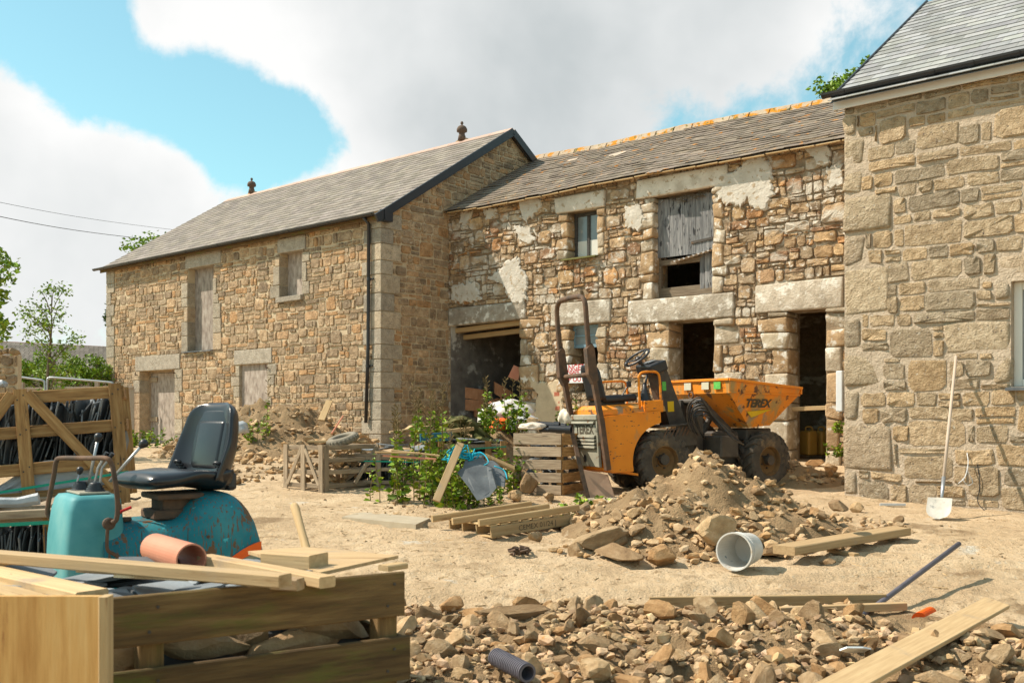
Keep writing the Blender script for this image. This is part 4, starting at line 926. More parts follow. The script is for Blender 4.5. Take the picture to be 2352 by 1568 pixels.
# ------------------------------------------------------------------ generic board helper
def bp(parent, name, mat, MT, p0, p1, w, h, up=(0, 0, 1), tint=None, label=None, bev=.004):
    m = M(); beam(m, p0, p1, w, h, up=up, tint=tint or rnd.uniform(.8, 1.15), bev=bev); m.xf(MT); o = obj(name, m, mat, parent)
    if label: o['label'] = label
    return o
def frame_mat(p, deg, pitch=0, roll=0): return Matrix.Translation(p) @ Matrix.Rotation(R(deg), 4, 'Z') @ Matrix.Rotation(R(pitch), 4, 'Y') @ Matrix.Rotation(R(roll), 4, 'X')
def slate_piece(m, MT, c, w, h, rz, lean, tint, t=.008, rr=rnd):
    n = rr.randint(5, 7); pts = []
    for i in range(n):
        a = 2*math.pi*i/n+.4+rr.uniform(-.25, .25); k = 1/max(abs(math.cos(a)), abs(math.sin(a))); k = min(k, 1.3)*rr.uniform(.82, 1); pts.append(Vector((math.cos(a)*k*w/2, 0, math.sin(a)*k*h/2)))
    e = Matrix.Translation(c) @ Matrix.Rotation(rz, 4, 'Z') @ Matrix.Rotation(lean[0], 4, 'Y') @ Matrix.Rotation(lean[1], 4, 'X')
    prism(m, [MT @ e @ p for p in pts], (MT @ e).to_3x3() @ Vector((0, t, 0)), tint); return m

# ------------------------------------------------------------------ big crate of slates, left
cb = MB_ = frame_mat(P(300, 1133, 7.2), 20, -4.5)
big = thing('slate_crate', 'tall leaning timber crate with diagonal braces packed with black slates at left', 'crate', tuple(P(300, 1133, 7.2)))
W2 = m_wood_brown
for z, h in ((.04, .085), (.24, .085), (.50, .085), (.74, .085)): bp(big, 'slat', W2, cb, (-1.55, 0, z), (-.03, 0, z), .022, h)
for x in (-.045, -.66, -1.3): bp(big, 'post', W2, cb, (x, -.025, -.06), (x, -.025, .80), .022, .085, up=(1, 0, 0))
bp(big, 'brace', W2, cb, (-.62, -.028, .77), (-.1, -.028, .06), .022, .075, up=(1, 0, 1)); bp(big, 'brace', W2, cb, (-.71, -.028, .77), (-1.25, -.028, .06), .022, .075, up=(-1, 0, 1))
for y in (.0, .9):
    for z in (.04, .5, .74): bp(big, 'side_slat', W2, cb, (0, .02, z), (0, .92, z), .022, .085)
    break
bp(big, 'post', W2, cb, (0, .95, -.06), (0, .95, .8), .06, .06, up=(1, 0, 0))
for z in (.3, .74): bp(big, 'slat', W2, cb, (-1.55, .95, z), (-.03, .95, z), .022, .085)
bp(big, 'skid', W2, cb, (-1.5, .1, -.03), (-.05, .1, -.03), .09, .09); bp(big, 'skid', W2, cb, (-1.5, .85, -.03), (-.05, .85, -.03), .09, .09)
sb = thing('slate_stack', 'black slates stood on edge inside the tall leaning crate', 'slate stack', tuple(P(200, 1120, 7.4)), kind=None)
sr = random.Random(2)
for i in range(96):
    x = -1.5+i*.0150; z = .62 if i % 2 else .56; _m = M(); slate_piece(_m, cb, (x, sr.uniform(.26, .34), z-.02+sr.uniform(-.05, .05)), .36, .30, R(90)+sr.gauss(0, .3), (sr.gauss(0, .1), sr.gauss(.22, .09)), sr.choice([.6, .8, 1, 1.4, 2.4]), .009, sr); obj('slate', _m, m_slate_raw, sb)
for i in range(72):
    x = -1.5+i*.0205; _m = M(); slate_piece(_m, cb, (x, sr.uniform(.26, .34), .35+sr.uniform(-.03, .03)), .36, .26, R(90)+sr.gauss(0, .28), (sr.gauss(0, .1), sr.gauss(.25, .09)), sr.choice([.5, .7, .9, 1.4]), .009, sr); obj('slate', _m, m_slate_raw, sb)
_m = M(); g = []; nx, nz_ = 30, 14
for j in range(nz_):
    for i in range(nx):
        x = -1.5+1.45*i/(nx-1); z = .05+(.15+.09*math.sin(i*.35+1)+.07*max(0, (i-20)/10))*j/(nz_-1); g.append(cb @ Vector((x, .045+.03*noise.noise(Vector((i*.5, j*.6, 0))), z)))
_m.add(g, [(j*nx+i, j*nx+i+1, (j+1)*nx+i+1, (j+1)*nx+i) for j in range(nz_-1) for i in range(nx-1)]); obj('plastic_sheet', _m, m_sheet, smooth=True, label='dusty grey plastic sheeting wrapped low inside the tall slate crate', cat='plastic sheet')
# lower crate with strap
lp = P(128, 1168, 6.0); lc = frame_mat((lp.x, lp.y, lp.z), 14, -2)
low = thing('low_slate_crate', 'low strapped crate stacked under and in front of the tall slate crate', 'crate', tuple(lp))
for z, y, h, mt_ in ((-.02, 0, .05, m_wood_old), (-.33, 0, .09, m_wood_brown), (-.02, .55, .05, m_wood_old), (-.02, 1.1, .05, m_wood_old), (-.02, 1.6, .05, m_wood_old)): bp(low, 'slat', mt_, lc, (-1.9, y, z), (0, y, z), .09, h)
for y in (.1, 1.5): bp(low, 'rail', m_wood_old, lc, (-1.9, y, -.06), (-.02, y, -.06), .09, .04)
for i in range(6): bp(low, 'slat', m_wood_old, lc, (-.1-i*.35, .02, .01), (-.1-i*.35, 1.6, .01), .11, .02)
for x in (-.04, -1.2): bp(low, 'post', m_wood_brown, lc, (x, .03, -.98), (x, .03, -.03), .07, .07, up=(1, 0, 0)); bp(low, 'post', m_wood_brown, lc, (x, 1.5, -.98), (x, 1.5, -.03), .07, .07, up=(1, 0, 0))
for z in (-.95, -.6): bp(low, 'slat', m_wood_brown, lc, (-1.9, 0, z), (0, 0, z), .02, .09)
bp(low, 'strap', m_strap, lc, (-1.9, -.052, -.07), (.0, -.052, -.075), .003, .022, tint=1.)
bp(big, 'strap', m_strap, cb, (-1.55, -.042, .045), (.0, -.042, .16), .003, .018, tint=1.)
s2 = thing('slate_stack', 'black slates on edge in the low strapped crate beside the turquoise console', 'slate stack', tuple(lp))
for i in range(100):
    _m = M(); slate_piece(_m, lc, (-1.2+i*.0122, sr.uniform(.12, .2), -.22+sr.uniform(-.03, .02)), .34, .26, R(90)+sr.gauss(0, .1), (sr.gauss(0, .1), sr.gauss(.1, .1)), sr.choice([.5, .7, 1, 1.3, 1.6]), .008, sr); obj('slate', _m, m_slate_raw, s2)
_m = M(); pts = [lc @ Vector((-1.9+i*.12, .03+.02*sr.random(), .045+.02*sr.random())) for i in range(16)]; tube(_m, pts, [.03+.015*sr.random() for _ in pts], 7); obj('rolled_sheet', _m, m_sheet, label='rolled pale plastic lying on top of the low strapped crate', cat='plastic sheet')
_m = M(); scatter_stones(_m, [(*P(4, 882, 7.0), .06, 1)], LIB1); obj('plastic_bag', _m, m_sheet, label='scrap of clear plastic on the left top of the tall slate crate', cat='plastic bag')

# ------------------------------------------------------------------ mini excavator
EO = P(430, 1115, 5.4); EO.z = 0; ea = math.atan2(-.6, -.8)
ex = thing('mini_excavator', 'worn turquoise micro excavator with black bucket seat and lever console', 'excavator', tuple(EO))
EM_ = Matrix.Translation(EO) @ Matrix.Rotation(ea, 4, 'Z')
def ring_se(cx, cy, z, a, b, n=28, p=4., rot=0):
    out = []
    for k in range(n):
        t = 2*math.pi*(k+.5)/n; c, s = math.cos(t), math.sin(t); out.append(Vector((cx+a*math.copysign(abs(c)**(2/p), c), cy+b*math.copysign(abs(s)**(2/p), s), z)))
    return out
# console: x forward, y to the near right
_m = M(); rr_ = []
for z, a, b, dx in ((.45, .125, .20, 0), (.62, .13, .205, .0), (.78, .135, .205, .0), (.92, .13, .20, 0), (1.05, .12, .185, -.005), (1.105, .112, .172, -.01), (1.125, .10, .16, -.012), (1.13, .07, .12, -.012)):
    rr_.append([EM_ @ v for v in ring_se(.53+dx, .03, z, a*1.12, b*1.12, 40, 7)])
loft(_m, rr_); con = obj('console', _m, m_teal_pale, ex, smooth=True)
_m = M(); rbox(_m, (0, 0, 0), (.15, .28, .012), .004, 1); _m.xf(EM_ @ Matrix.Translation((.518, .03, 1.137))); obj('console_plate', _m, m_greyplate, con)
for (x, y) in ((.53, -.06), (.50, .10)):
    _m = M(); lathe(_m, [(.048, 0), (.05, .01), (.04, .014), (.043, .02), (.034, .026), (.037, .032), (.028, .038), (.03, .044), (.018, .05), (0, .052)], EM_ @ Matrix.Translation((x, y, 1.138)), 18); obj('rubber_boot', _m, m_black, ex, smooth=True)
def px_on(px, py, x, y):
    w = EM_ @ Vector((x, y, 0)); return P(px, py, w.y)
def lever(p0, p1, kr, r=.008):
    m = M(); tube(m, [p0, p1], r, 8); lv = obj('lever', m, m_galv, ex, smooth=True)
    m = M(); d = (p1-p0).normalized(); lathe(m, [(0, -kr*1.3), (kr*.5, -kr*1.2), (kr*.75, -kr*.8), (kr, 0), (kr*.9, kr*.5), (kr*.5, kr*.9), (0, kr)], axis_mat(p1, p1+d), 14); obj('lever_knob', m, m_black, lv, smooth=True)
lever(px_on(203, 1112, .53, -.06), px_on(226, 1003, .53, -.06), .021)
lever(px_on(252, 1105, .5, .1), px_on(330, 1018, .5, .1), .022)
lever(px_on(173, 1128, .6, -.1), px_on(184, 1079, .6, -.1), .018, .006)
for a_, b_, c_ in (((215, 1120), (225, 1075), (245, 1040)), ((228, 1120), (234, 1075), (258, 1042))):
    p = [px_on(a_[0], a_[1], .56, .04), px_on(b_[0], b_[1], .56, .04), px_on(c_[0], c_[1], .56, .04)]
    _m = M(); tube(_m, p, .007, 6); lv = obj('lever', _m, m_galv, ex); _m = M(); d = p[2]-p[1]; tube(_m, [p[1]+d*.55, p[2]+d*.05], .011, 8); obj('lever_grip', _m, m_black, lv)
# grab rail
gr = [(258, 1200, .6, .24), (268, 1190, .6, .24), (270, 1150, .6, .24), (262, 1090, .62, .24), (256, 1065, .62, .23), (243, 1052, .64, .21), (200, 1052, .68, .0), (140, 1052, .7, -.17), (129, 1060, .7, -.18), (124, 1090, .7, -.19), (112, 1150, .7, -.2), (110, 1180, .7, -.2), (125, 1195, .68, -.19)]
pts = [px_on(*g_) for g_ in gr]; _m = M(); tube(_m, smooth_path(pts, 4), .0125, 10); obj('grab_rail', _m, m_rust, ex, smooth=True)
_m = M(); lathe(_m, [(.0, -.01), (.03, -.01), (.03, .012), (.022, .018), (.0, .018)], axis_mat(px_on(250, 1202, .6, .22), px_on(250, 1202, .6, .22)+Vector((.6, -.8, 0))), 16); obj('rail_pivot', _m, m_rust, ex)
_m = M(); tube(_m, smooth_path([px_on(248, 1200, .6, .235), px_on(246, 1235, .6, .235), px_on(247, 1262, .6, .235), px_on(262, 1272, .55, .24), px_on(292, 1290, .5, .25)], 4), .009, 8); obj('linkage_rod', _m, m_rust, ex, smooth=True)
_m = M(); p0 = px_on(275, 1175, .5, .25); tube(_m, [p0, px_on(302, 1164, .45, .27)], .007, 6); obj('red_lever', _m, m_red, ex)
_m = M(); tube(_m, [px_on(268, 1135, .5, .2), px_on(275, 1162, .5, .24), px_on(276, 1180, .5, .24)], .008, 6); obj('linkage_rod', _m, m_rust, ex)
# engine body, lofted along x
def hump(x):
    if x > .16: return .985
    if x > -.02: return .985+.135*sm((.16-x)/.18)
    if x > -.12: return 1.12
    return 1.12-.30*(1-math.sqrt(max(0, 1-((-.12-x)/.19)**2)))
_m = M(); rr_ = []; nn = 30
for i in range(nn):
    x = .50-.805*i/(nn-1); h = hump(x); hw = .30 if x < .3 else .30-.02*(x-.3)/.2
    if x < .16 and x > -.02: hw = .285+.03*sm((.16-x)/.18)
    elif x <= -.02: hw = .315
    sec = []
    for k in range(30):
        t = math.pi*k/29; c, s_ = math.cos(t), math.sin(t); r0 = .10
        yy = hw*math.copysign(abs(c)**(2/5), c); zz = .52+(h-.52)*abs(s_)**(2/5); sec.append(EM_ @ Vector((x, yy, zz)))
    sec.append(EM_ @ Vector((x, -hw, .5))); sec.append(EM_ @ Vector((x, hw, .5))); rr_.append(sec)
loft(_m, rr_); _m.g = [tuple(EM_.inverted() @ Vector(v)) for v in _m.v]; body = obj('engine_cover', _m, m_teal, ex, smooth=True)
for (x, y, z) in [(.45, .302, z) for z in (.6, .75, .9)]+[(.2, .302, z) for z in (.6, .75, .9)]+[(-.2, .318, .75), (0, .318, .9)]:
    _m = M(); lathe(_m, [(.009, 0), (.009, .006), (0, .007)], EM_ @ Matrix.Translation((x, y, z)) @ Matrix.Rotation(R(-90), 4, 'X'), 8); obj('bolt', _m, m_rust, body)
for p0, p1 in (((.33, .301, .55), (.33, .301, .95)), ((.1, .301, .55), (.1, .304, .95)), ((.49, .301, .7), (.1, .301, .7))):
    _m = M(); beam(_m, EM_ @ Vector(p0), EM_ @ Vector(p1), .004, .004, up=EM_.to_3x3() @ Vector((0, 1, 0))); obj('panel_seam', _m, m_steel, body)
_m = M(); lathe(_m, [(.03, 0), (.034, .01), (.03, .02), (0, .022)], EM_ @ Matrix.Translation((.36, .12, .985)), 14); obj('filler_cap', _m, m_rust, body)
# orange stripe wrapping the tail corner
_m = M(); vs = []; n_ = 22
for i in range(n_+1):
    f = i/n_; x = -.29+.27*f; y0 = .3175; z0 = .80+(-.14)*(f**1.6); wv = .055*(1-.25*f)
    for zz in (z0, z0+wv): vs.append(EM_ @ Vector((x, y0+.001, zz)))
_m.add(vs, [(2*i, 2*i+2, 2*i+3, 2*i+1) for i in range(n_)]); obj('orange_stripe', _m, m_stripe, ex)
_m = M(); rbox(_m, (0, 0, 0), (.4, .56, .16), .03, 2); _m.xf(EM_ @ Matrix.Translation((-.12, .03, .68))); obj('counterweight', _m, m_rust, ex)
_m = M(); rbox(_m, (0, 0, 0), (.98, .6, .12), .02, 2); _m.xf(EM_ @ Matrix.Translation((.15, 0, .47))); obj('deck', _m, m_rust, ex)
for y in (-.32, .32):
    _m = M(); secs = []
    prof = [(.62*math.cos(t) if abs(math.cos(t)) > .0 else 0, .17*math.sin(t)+.2) for t in np.linspace(0, 2*math.pi, 28, endpoint=False)]
    prof = [(math.copysign(min(abs(a), .55)+.0, a), b) for a, b in prof]
    prism(_m, [EM_ @ Vector((a, y-.09, b)) for a, b in prof], EM_.to_3x3() @ Vector((0, .18, 0))); obj('track', _m, m_rubber, ex)
_m = M(); lathe(_m, [(.16, .30), (.16, .42), (0, .42)], EM_, 16); obj('slew_ring', _m, m_steel, ex)
_m = M(); rbox(_m, (0, 0, 0), (.26, .24, .05), .008, 1); _m.xf(EM_ @ Matrix.Translation((.10, .06, 1.01))); obj('seat_base', _m, m_rust, ex)
SM_ = EM_ @ Matrix.Translation((.075, .045, 0)) @ Matrix.Rotation(R(13), 4, 'Z') @ Matrix.Translation((-.05, -.06, 0))
_m = M(); rbox(_m, (0, 0, 0), (.20, .28, .03), .008, 1); _m.xf(EM_ @ Matrix.Translation((.10, .06, 1.105))); rbox(_m, (0, 0, 0), (.14, .2, .1), .008, 1); 
_m = M(); rbox(_m, (.10, .06, 1.105), (.24, .3, .03), .006, 1); rbox(_m, (.10, .06, 1.065), (.16, .2, .07), .006, 1); _m.xf(EM_); obj('seat_mount', _m, m_rust, ex)
_m = M(); tube(_m, smooth_path([px_on(322, 1142, .2, .26), px_on(312, 1146, .25, .28), px_on(300, 1144, .28, .28)], 3), .006, 6); obj('seat_latch', _m, m_steel, ex)
# seat: cushion and back as one padded shell each
def pad(path, hw, th, bol, n=30, lip=.0):
    """path: list of (centre, forward/up normal, half width, thickness, bolster)"""
    m = M(); rings = []
    for c, nrm, w, t, b in path:
        rg = []
        for k in range(n):
            a = 2*math.pi*k/n; cs, sn = math.cos(a), math.sin(a); y = w*math.copysign(abs(cs)**(.62), cs); q = t*math.copysign(abs(sn)**(.8), sn)/2
            q += b*(abs(y)/w)**4 if True else 0
            rg.append(SM_ @ (Vector(c)+Vector((0, y, 0))+Vector(nrm).normalized()*q))
        rings.append(rg)
    loft(m, rings); return m
cu = []
for i in range(17):
    f = i/16; x = .31-.46*f; e = math.sqrt(max(0, 1-(1-min(1, f*7))**2)); w = (.205+.035*sm(f*2.5))*(.86+.14*e); th = .095*(.25+.75*e); z = 1.185+.012*math.sin(f*3)-.02*sm((f-.5)*2)
    cu.append(((x, .06, z), (.05, 0, 1), w, th, .03*sm((f-.2)*2)+.03*sm((f-.75)*4)))
_m = pad(cu, .2, .1, .02); _m.g = [(a, b, c) for a, b, c in _m.v]; seat = obj('seat_cushion', _m, m_seat, ex, smooth=True)
bk = []
for i in range(22):
    f = i/21; e = math.sqrt(max(0, 1-max(0, (f-.78)/.22)**2)); e0 = math.sqrt(max(.0, 1-(1-min(1, f*6))**2)); x = -.14-.085*f-.02*math.sin(f*3); z = 1.16+.435*f; w = (.25-.055*sm((f-.35)*1.5))*(.42+.58*e); th = .085*(.3+.7*min(e, .4+.6*e0)); 
    bk.append(((x, .06, z), (1, 0, .2), w, th, .10*(1-.6*f)*e+.015))
_m = pad(bk, .2, .1, .03); back = obj('seat_back', _m, m_seat, ex, smooth=True)
for (zc, hh, hw, dx) in ((1.365, .27, .125, .032), (1.395, .34, .165, .022)):
    _m = M(); rbox(_m, (0, 0, 0), (.05, hw*2, hh), .024, 4); _m.xf(SM_ @ Matrix.Translation((-.14-.085*(zc-1.16)/.435-.012+dx, .06, zc)) @ Matrix.Rotation(R(-12), 4, 'Y')); obj('back_pad', _m, m_seat, back, smooth=True)
for y in (-.19+.06, .19+.06):
    for k in range(3):
        _m = M(); c = Vector((-.10+.012*k, y, 1.238+.016*k)); tube(_m, [SM_ @ (c+Vector((0, -.03, .0))), SM_ @ (c+Vector((.012, 0, .006))), SM_ @ (c+Vector((0, .03, .0)))], .009, 6); obj('seat_crease', _m, m_black, back, smooth=True)
_m = M(); rbox(_m, (-.19, .06, 1.17), (.06, .34, .1), .02, 2); _m.xf(SM_); obj('seat_shell', _m, m_black, ex)

# ------------------------------------------------------------------ foreground crate with slates and timber
CX = frame_mat((-.36, 3.3, 0), math.degrees(math.atan2(.535, .845)))
fc = thing('foreground_crate', 'big mossy slatted timber crate in the left foreground', 'crate', (-.36, 3.3, 0))
for z, tn in ((.928, 1.15), (.715, .75), (.50, .8), (.28, .8), (.07, .8)): bp(fc, 'slat', m_wood_moss, CX, (-1.6, 0, z), (.0+(.02 if z < .8 else 0), 0, z), .02, .145, tint=tn)
for x in (-.05, -.8, -1.5): bp(fc, 'post', m_wood_moss, CX, (x, .05, 0), (x, .05, .96 if x > -.1 else .9), .07, .07, up=(1, 0, 0), tint=1.2)
for z in (.715, .5, .28): bp(fc, 'slat', m_wood_moss, CX, (-1.6, .95, z), (.0, .95, z), .02, .145); bp(fc, 'side_slat', m_wood_moss, CX, (.012, .02, z), (.012, .96, z), .02, .13)
bp(fc, 'post', m_wood_moss, CX, (-.05, .9, 0), (-.05, .9, .96), .07, .07, up=(1, 0, 0))
bp(fc, 'base_board', m_wood_moss, CX, (-1.6, .5, .02), (0, .5, .02), .9, .03)
fs_ = thing('slate_stack', 'dusty grey slates and slabs heaped inside the foreground crate', 'slate stack', (-.9, 3.6, 0))
sr = random.Random(14)
for i in range(110):
    _m = M(); slate_piece(_m, CX, (sr.uniform(-1.5, -.25), sr.uniform(.26, .78), .945+sr.uniform(-.07, .03)), sr.uniform(.2, .42), sr.uniform(.16, .3), sr.uniform(0, 3.1), (sr.gauss(0, .07), R(90)+max(-.2, min(.2, sr.gauss(0, .09)))), sr.choice([1.1, 1.8, 2.4, 2.9]), .009, sr); obj('slate', _m, m_slate_raw, fs_)
for i in range(26):
    x = -.14-.17*(i//2)+sr.uniform(-.03, .03); z = (.80, .60)[i % 2]; s = sr.uniform(.09, .15); _m = M(); e = CX @ Matrix.Translation((x, .13+.03*sr.random(), z+sr.uniform(-.03, .02))) @ Matrix.Rotation(sr.uniform(-.35, .35), 4, 'Y') @ Matrix.Rotation(sr.uniform(-.5, .5), 4, 'Z') @ Matrix.Diagonal((s*1.35, s*.6, s*.75, 1)); src = rock_m(20+i, 2, .8)
    c_ = sr.choice([(.6, .58, .55), (.85, .8, .74), (.42, .41, .4), (1., .93, .85)]); _m.add([e @ Vector(v) for v in src.v], src.f, c_); obj('slab', _m, m_rockw, fs_, smooth=2)
_m = M(); rbox(_m, (-.8, .5, .42), (1.45, .7, .8), .03, 2, tint=.35); _m.xf(CX); obj('packed_slates', _m, m_slate_raw, fs_)
def wboard(name, p0, p1, w, h, mat, label, cat='timber', up=(0, 0, 1), tint=1., group=None, bev=.004):
    m = M(); beam(m, p0, p1, w, h, up=up, tint=tint, bev=bev); return obj(name, m, mat, label=label, cat=cat, group=group)
ab = lambda px, py, z: P(px, py, (HY-py)/FL and (z-EYE)*FL/(HY-py))
wboard('timber_batten', ab(-70, 1272, 1.03), ab(655, 1333, 1.035), .06, .038, m_wood_new, 'long sawn batten lying across the whole foreground crate', tint=.85)
wboard('timber_batten', ab(470, 1284, 1.0), ab(752, 1336, 1.0), .062, .035, m_wood_new, 'short split batten whose end juts over the crate edge', tint=1.05)
wboard('timber_batten', ab(600, 1336, 1.0), ab(690, 1341, 1.0), .05, .036, m_wood_new, 'stub of batten under the end of the long batten', tint=.8)
wboard('timber_block', ab(622, 1280, 1.02), ab(732, 1288, 1.02), .11, .05, m_wood_new, 'short pale timber block on the plywood sheet', tint=1.05)
wboard('timber_board', ab(-30, 1312, .99), ab(212, 1366, .99), .1, .028, m_wood_new, 'whitish timber board at the left of the slate heap', tint=1.2)
wboard('timber_board', ab(-60, 1335, .975), ab(90, 1380, .975), .08, .02, m_wood_mid, 'short dull board lying left beneath the whitish board')
_m = M(); q_ = [ab(570, 1272, .985), ab(700, 1262, .985), ab(915, 1282, .99), ab(735, 1322, .99)]; prism(_m, q_, (0, 0, .012)); _m.g = [(p[0]*.6+p[1]*.3, p[1]*2, p[2]) for p in _m.v]; obj('plywood_sheet', _m, m_wood_new, label='thin plywood sheet on the right end of the foreground crate', cat='plywood')
wboard('timber_offcut', ab(880, 1304, .995), ab(926, 1297, .995), .05, .02, m_wood_mid, 'tiny offcut at the right tip of the foreground crate')
_m = M(); p0, p1 = P(356, 1258, 3.75), P(440, 1284, 3.48); mt = axis_mat(p0, p1); L_ = (p1-p0).length
lathe(_m, [(.050, 0), (.0555, 0), (.0555, L_), (.050, L_), (.050, 0)], mt, 32); obj('clay_coloured_pipe', _m, m_terra, smooth=False, label='short terracotta-orange drain pipe lying on the foreground crate', cat='pipe')
# plywood box side in the corner
pb_ = thing('plywood_board', 'upright plywood board in the bottom left corner', 'plywood', tuple(P(100, 1500, 2.45)))
x0 = P(-80, 1369, 2.5); x1 = P(226, 1369, 2.42); _m = M(); prism(_m, [Vector((x0.x, x0.y, 0)), Vector((x1.x, x1.y, 0)), x1, x0], (.004, .02, 0)); obj('face', _m, m_ply, pb_)
_m = M(); beam(_m, Vector((x1.x+.014, x1.y+.01, 0)), x1+Vector((.014, .01, .0)), .045, .022, up=(1, 0, 0)); _m.g = [(q[0], q[1], q[2]) for q in _m.g]; obj('edge_batten', _m, m_wood_mid, pb_)
_m = M(); p0, p1 = P(676, 1160, 4.6), P(708, 1275, 4.3); mt = axis_mat(p0, p1); tube(_m, [p0, p0.lerp(p1, .06), p0.lerp(p1, .5), p1, p1+(p1-p0)*2.2], [.017, .021, .018, .019, .02], 12); obj('pick_handle', _m, m_wood_mid, smooth=True, label='upright wooden pick handle standing behind the foreground crate', cat='tool handle')
for px, py, s_ in ((350, 1330, .12), (250, 1318, .1)):
    _m = M(); slate_piece(_m, Matrix.Identity(4), ab(px, py, .99), s_*2, s_, .3, (.1, 1.4), 2., .03, sr); obj('broken_slab', _m, m_rockw, label='crumbly stone lump %s the long batten' % ('just behind' if px > 300 else 'left, under'), cat='stone')
# ------------------------------------------------------------------ site dumper
QR = Vector((1.235, 12.9, .50)); MR = Matrix.Translation(QR) @ Matrix.Rotation(R(25), 4, 'Z') @ Matrix.Rotation(R(-3.5), 4, 'Y')
QF = Vector((2.924, 13.4, .52)); MF = Matrix.Translation(QF) @ Matrix.Rotation(R(33), 4, 'Z')
du = thing('site_dumper', 'orange articulated site dumper with roll bar, black seat and front skip', 'dumper', tuple(QR))
def dp(name, mat, fn, MT=MR, parent=None, smooth=False, keepg=True):
    m = M(); fn(m); 
    if keepg: m.g = [tuple(v) for v in m.v]
    m.xf(MT); return obj(name, m, mat, parent or du, smooth=smooth)
arc = [(.92+.52*math.cos(t), .40+.52*math.sin(t)) for t in np.linspace(R(190), R(97), 12)]
pts = [(0, .36), (.1, .31), (.41, .30)]+arc+[(.885, .93), (.885, 1.09), (0, 1.05)]
dp('engine_housing', m_orange, lambda m: prism(m, [Vector((a, 0, b)) for a, b in pts], (0, .80, 0)))
dp('side_cover', m_orange, lambda m: prism(m, [Vector((a*.965+.02, -.012, b*.97+.02)) for a, b in pts], (0, .012, 0)))
dp('under_tray', m_orange_rust, lambda m: prism(m, [Vector(v) for v in ((-.01, .02, .36), (-.01, .78, .36), (.5, .78, .24), (.5, .02, .24))], (0, 0, .03)))
def hood(m):
    y0, y1 = .05, .78; rings = []
    for x, k in ((-.02, .6), (.03, 1), (.97, 1), (1.0, .9)):
        rings.append([Vector((x, y0, 1.065)), Vector((x, y0+.02, 1.065+.07*k)), Vector((x, y0+.12, 1.065+.125*k)), Vector((x, y1-.12, 1.065+.125*k)), Vector((x, y1-.02, 1.065+.07*k)), Vector((x, y1, 1.065))])
    loft(m, rings)
dp('bonnet', m_orange_rust, hood)
dp('side_box', m_orange, lambda m: rbox(m, (.80, .1, 1.14), (.28, .2, .16), .01, 1))
# rear grille
gl = dp('rear_grille', m_greyplate, lambda m: (rbox(m, (-.045, .4, .735), (.03, .72, .68), .006, 1), beam(m, (-.06, .045, .4), (-.06, .045, 1.07), .03, .04, up=(1, 0, 0)), beam(m, (-.06, .755, .4), (-.06, .755, 1.07), .03, .04, up=(1, 0, 0)), rbox(m, (-.05, .4, 1.045), (.09, .76, .07), .008, 1)))
for z in (.985, .80, .755, .71, .665): dp('louvre', m_greyplate, lambda m: prism(m, [Vector((-.062, .1, z-.012)), Vector((-.10, .1, z-.02)), Vector((-.095, .1, z+.004)), Vector((-.062, .1, z+.014))], (0, .6, 0)), parent=gl)
for z in (.957, .778, .733, .688, .64): dp('louvre_slot', m_black, lambda m: rbox(m, (-.0615, .4, z), (.004, .58, .016), .001, 1), parent=gl)
dp('exhaust_hole', m_black, lambda m: lathe(m, [(0, .0), (.05, .0), (.05, .006), (0, .006)], Matrix.Translation((-.062, .42, .5)) @ Matrix.Rotation(R(-90), 4, 'Y') @ Matrix.Diagonal((1, .75, 1, 1)), 16), parent=gl, keepg=False)
tm = MR @ Matrix.Translation((-.064, .40, .88)) @ Matrix.Rotation(R(-90), 4, 'Z') @ Matrix.Rotation(R(90), 4, 'X')
text_mesh('maker_lettering', 'TEREX', .165, tm, m_decal, gl, .004)
# roll bar
def leg(y):
    dp('roll_bar_leg', m_rust, lambda m: (beam(m, (.0, y, .36), (-.06, y, 1.0), .07, .07, up=(1, 0, 0)), beam(m, (-.06, y, 1.0), (-.185, y, 1.82), .065, .065, up=(1, 0, 0))))
    dp('roll_bar_bracket', m_rust, lambda m: prism(m, [Vector((-.09, y-.045, 1.52)), Vector((-.13, y-.045, 1.95)), Vector((-.16, y-.045, 2.0)), Vector((-.24, y-.045, 1.93)), Vector((-.23, y-.045, 1.6)), Vector((-.17, y-.045, 1.48))], (0, .09, 0)))
leg(-.05); leg(.74)
hp = [(-.18, -.05, 1.78), (-.195, -.05, 2.2), (-.2, -.05, 2.46), (-.2, -.015, 2.56), (-.2, .08, 2.61), (-.2, .25, 2.62), (-.2, .45, 2.62), (-.2, .62, 2.61), (-.2, .705, 2.56), (-.2, .74, 2.46), (-.195, .74, 2.2), (-.18, .74, 1.78)]
dp('roll_bar_hoop', m_rust, lambda m: tube(m, smooth_path(hp, 3), .033, 12), smooth=True, keepg=False)
dp('roll_bar_crossbar', m_rust, lambda m: tube(m, [(-.16, -.03, 1.6), (-.16, .72, 1.6)], .03, 10), smooth=True)
# seat
def sback(m):
    rings = []
    for i in range(10):
        f = i/9; e = math.sqrt(1-max(0, (f-.75)/.25)**2*.75); w = .22*e; x = .12-.10*f; z = 1.26+.48*f
        rings.append([Vector((x+.045*math.sin(a), .40+w*math.copysign(abs(math.cos(a))**.6, math.cos(a)), z))+Vector((.05*abs(math.cos(a))**3, 0, 0)) for a in np.linspace(0, 2*math.pi, 18, endpoint=False)])
    loft(m, rings)
dp('seat_back', m_black, sback, smooth=True)
dp('seat_cushion', m_black, lambda m: rbox(m, (.40, .40, 1.27), (.52, .44, .10), .045, 4), smooth=True)
dp('seat_mount', m_steel, lambda m: rbox(m, (.3, .4, 1.21), (.4, .3, .07), .01, 1))
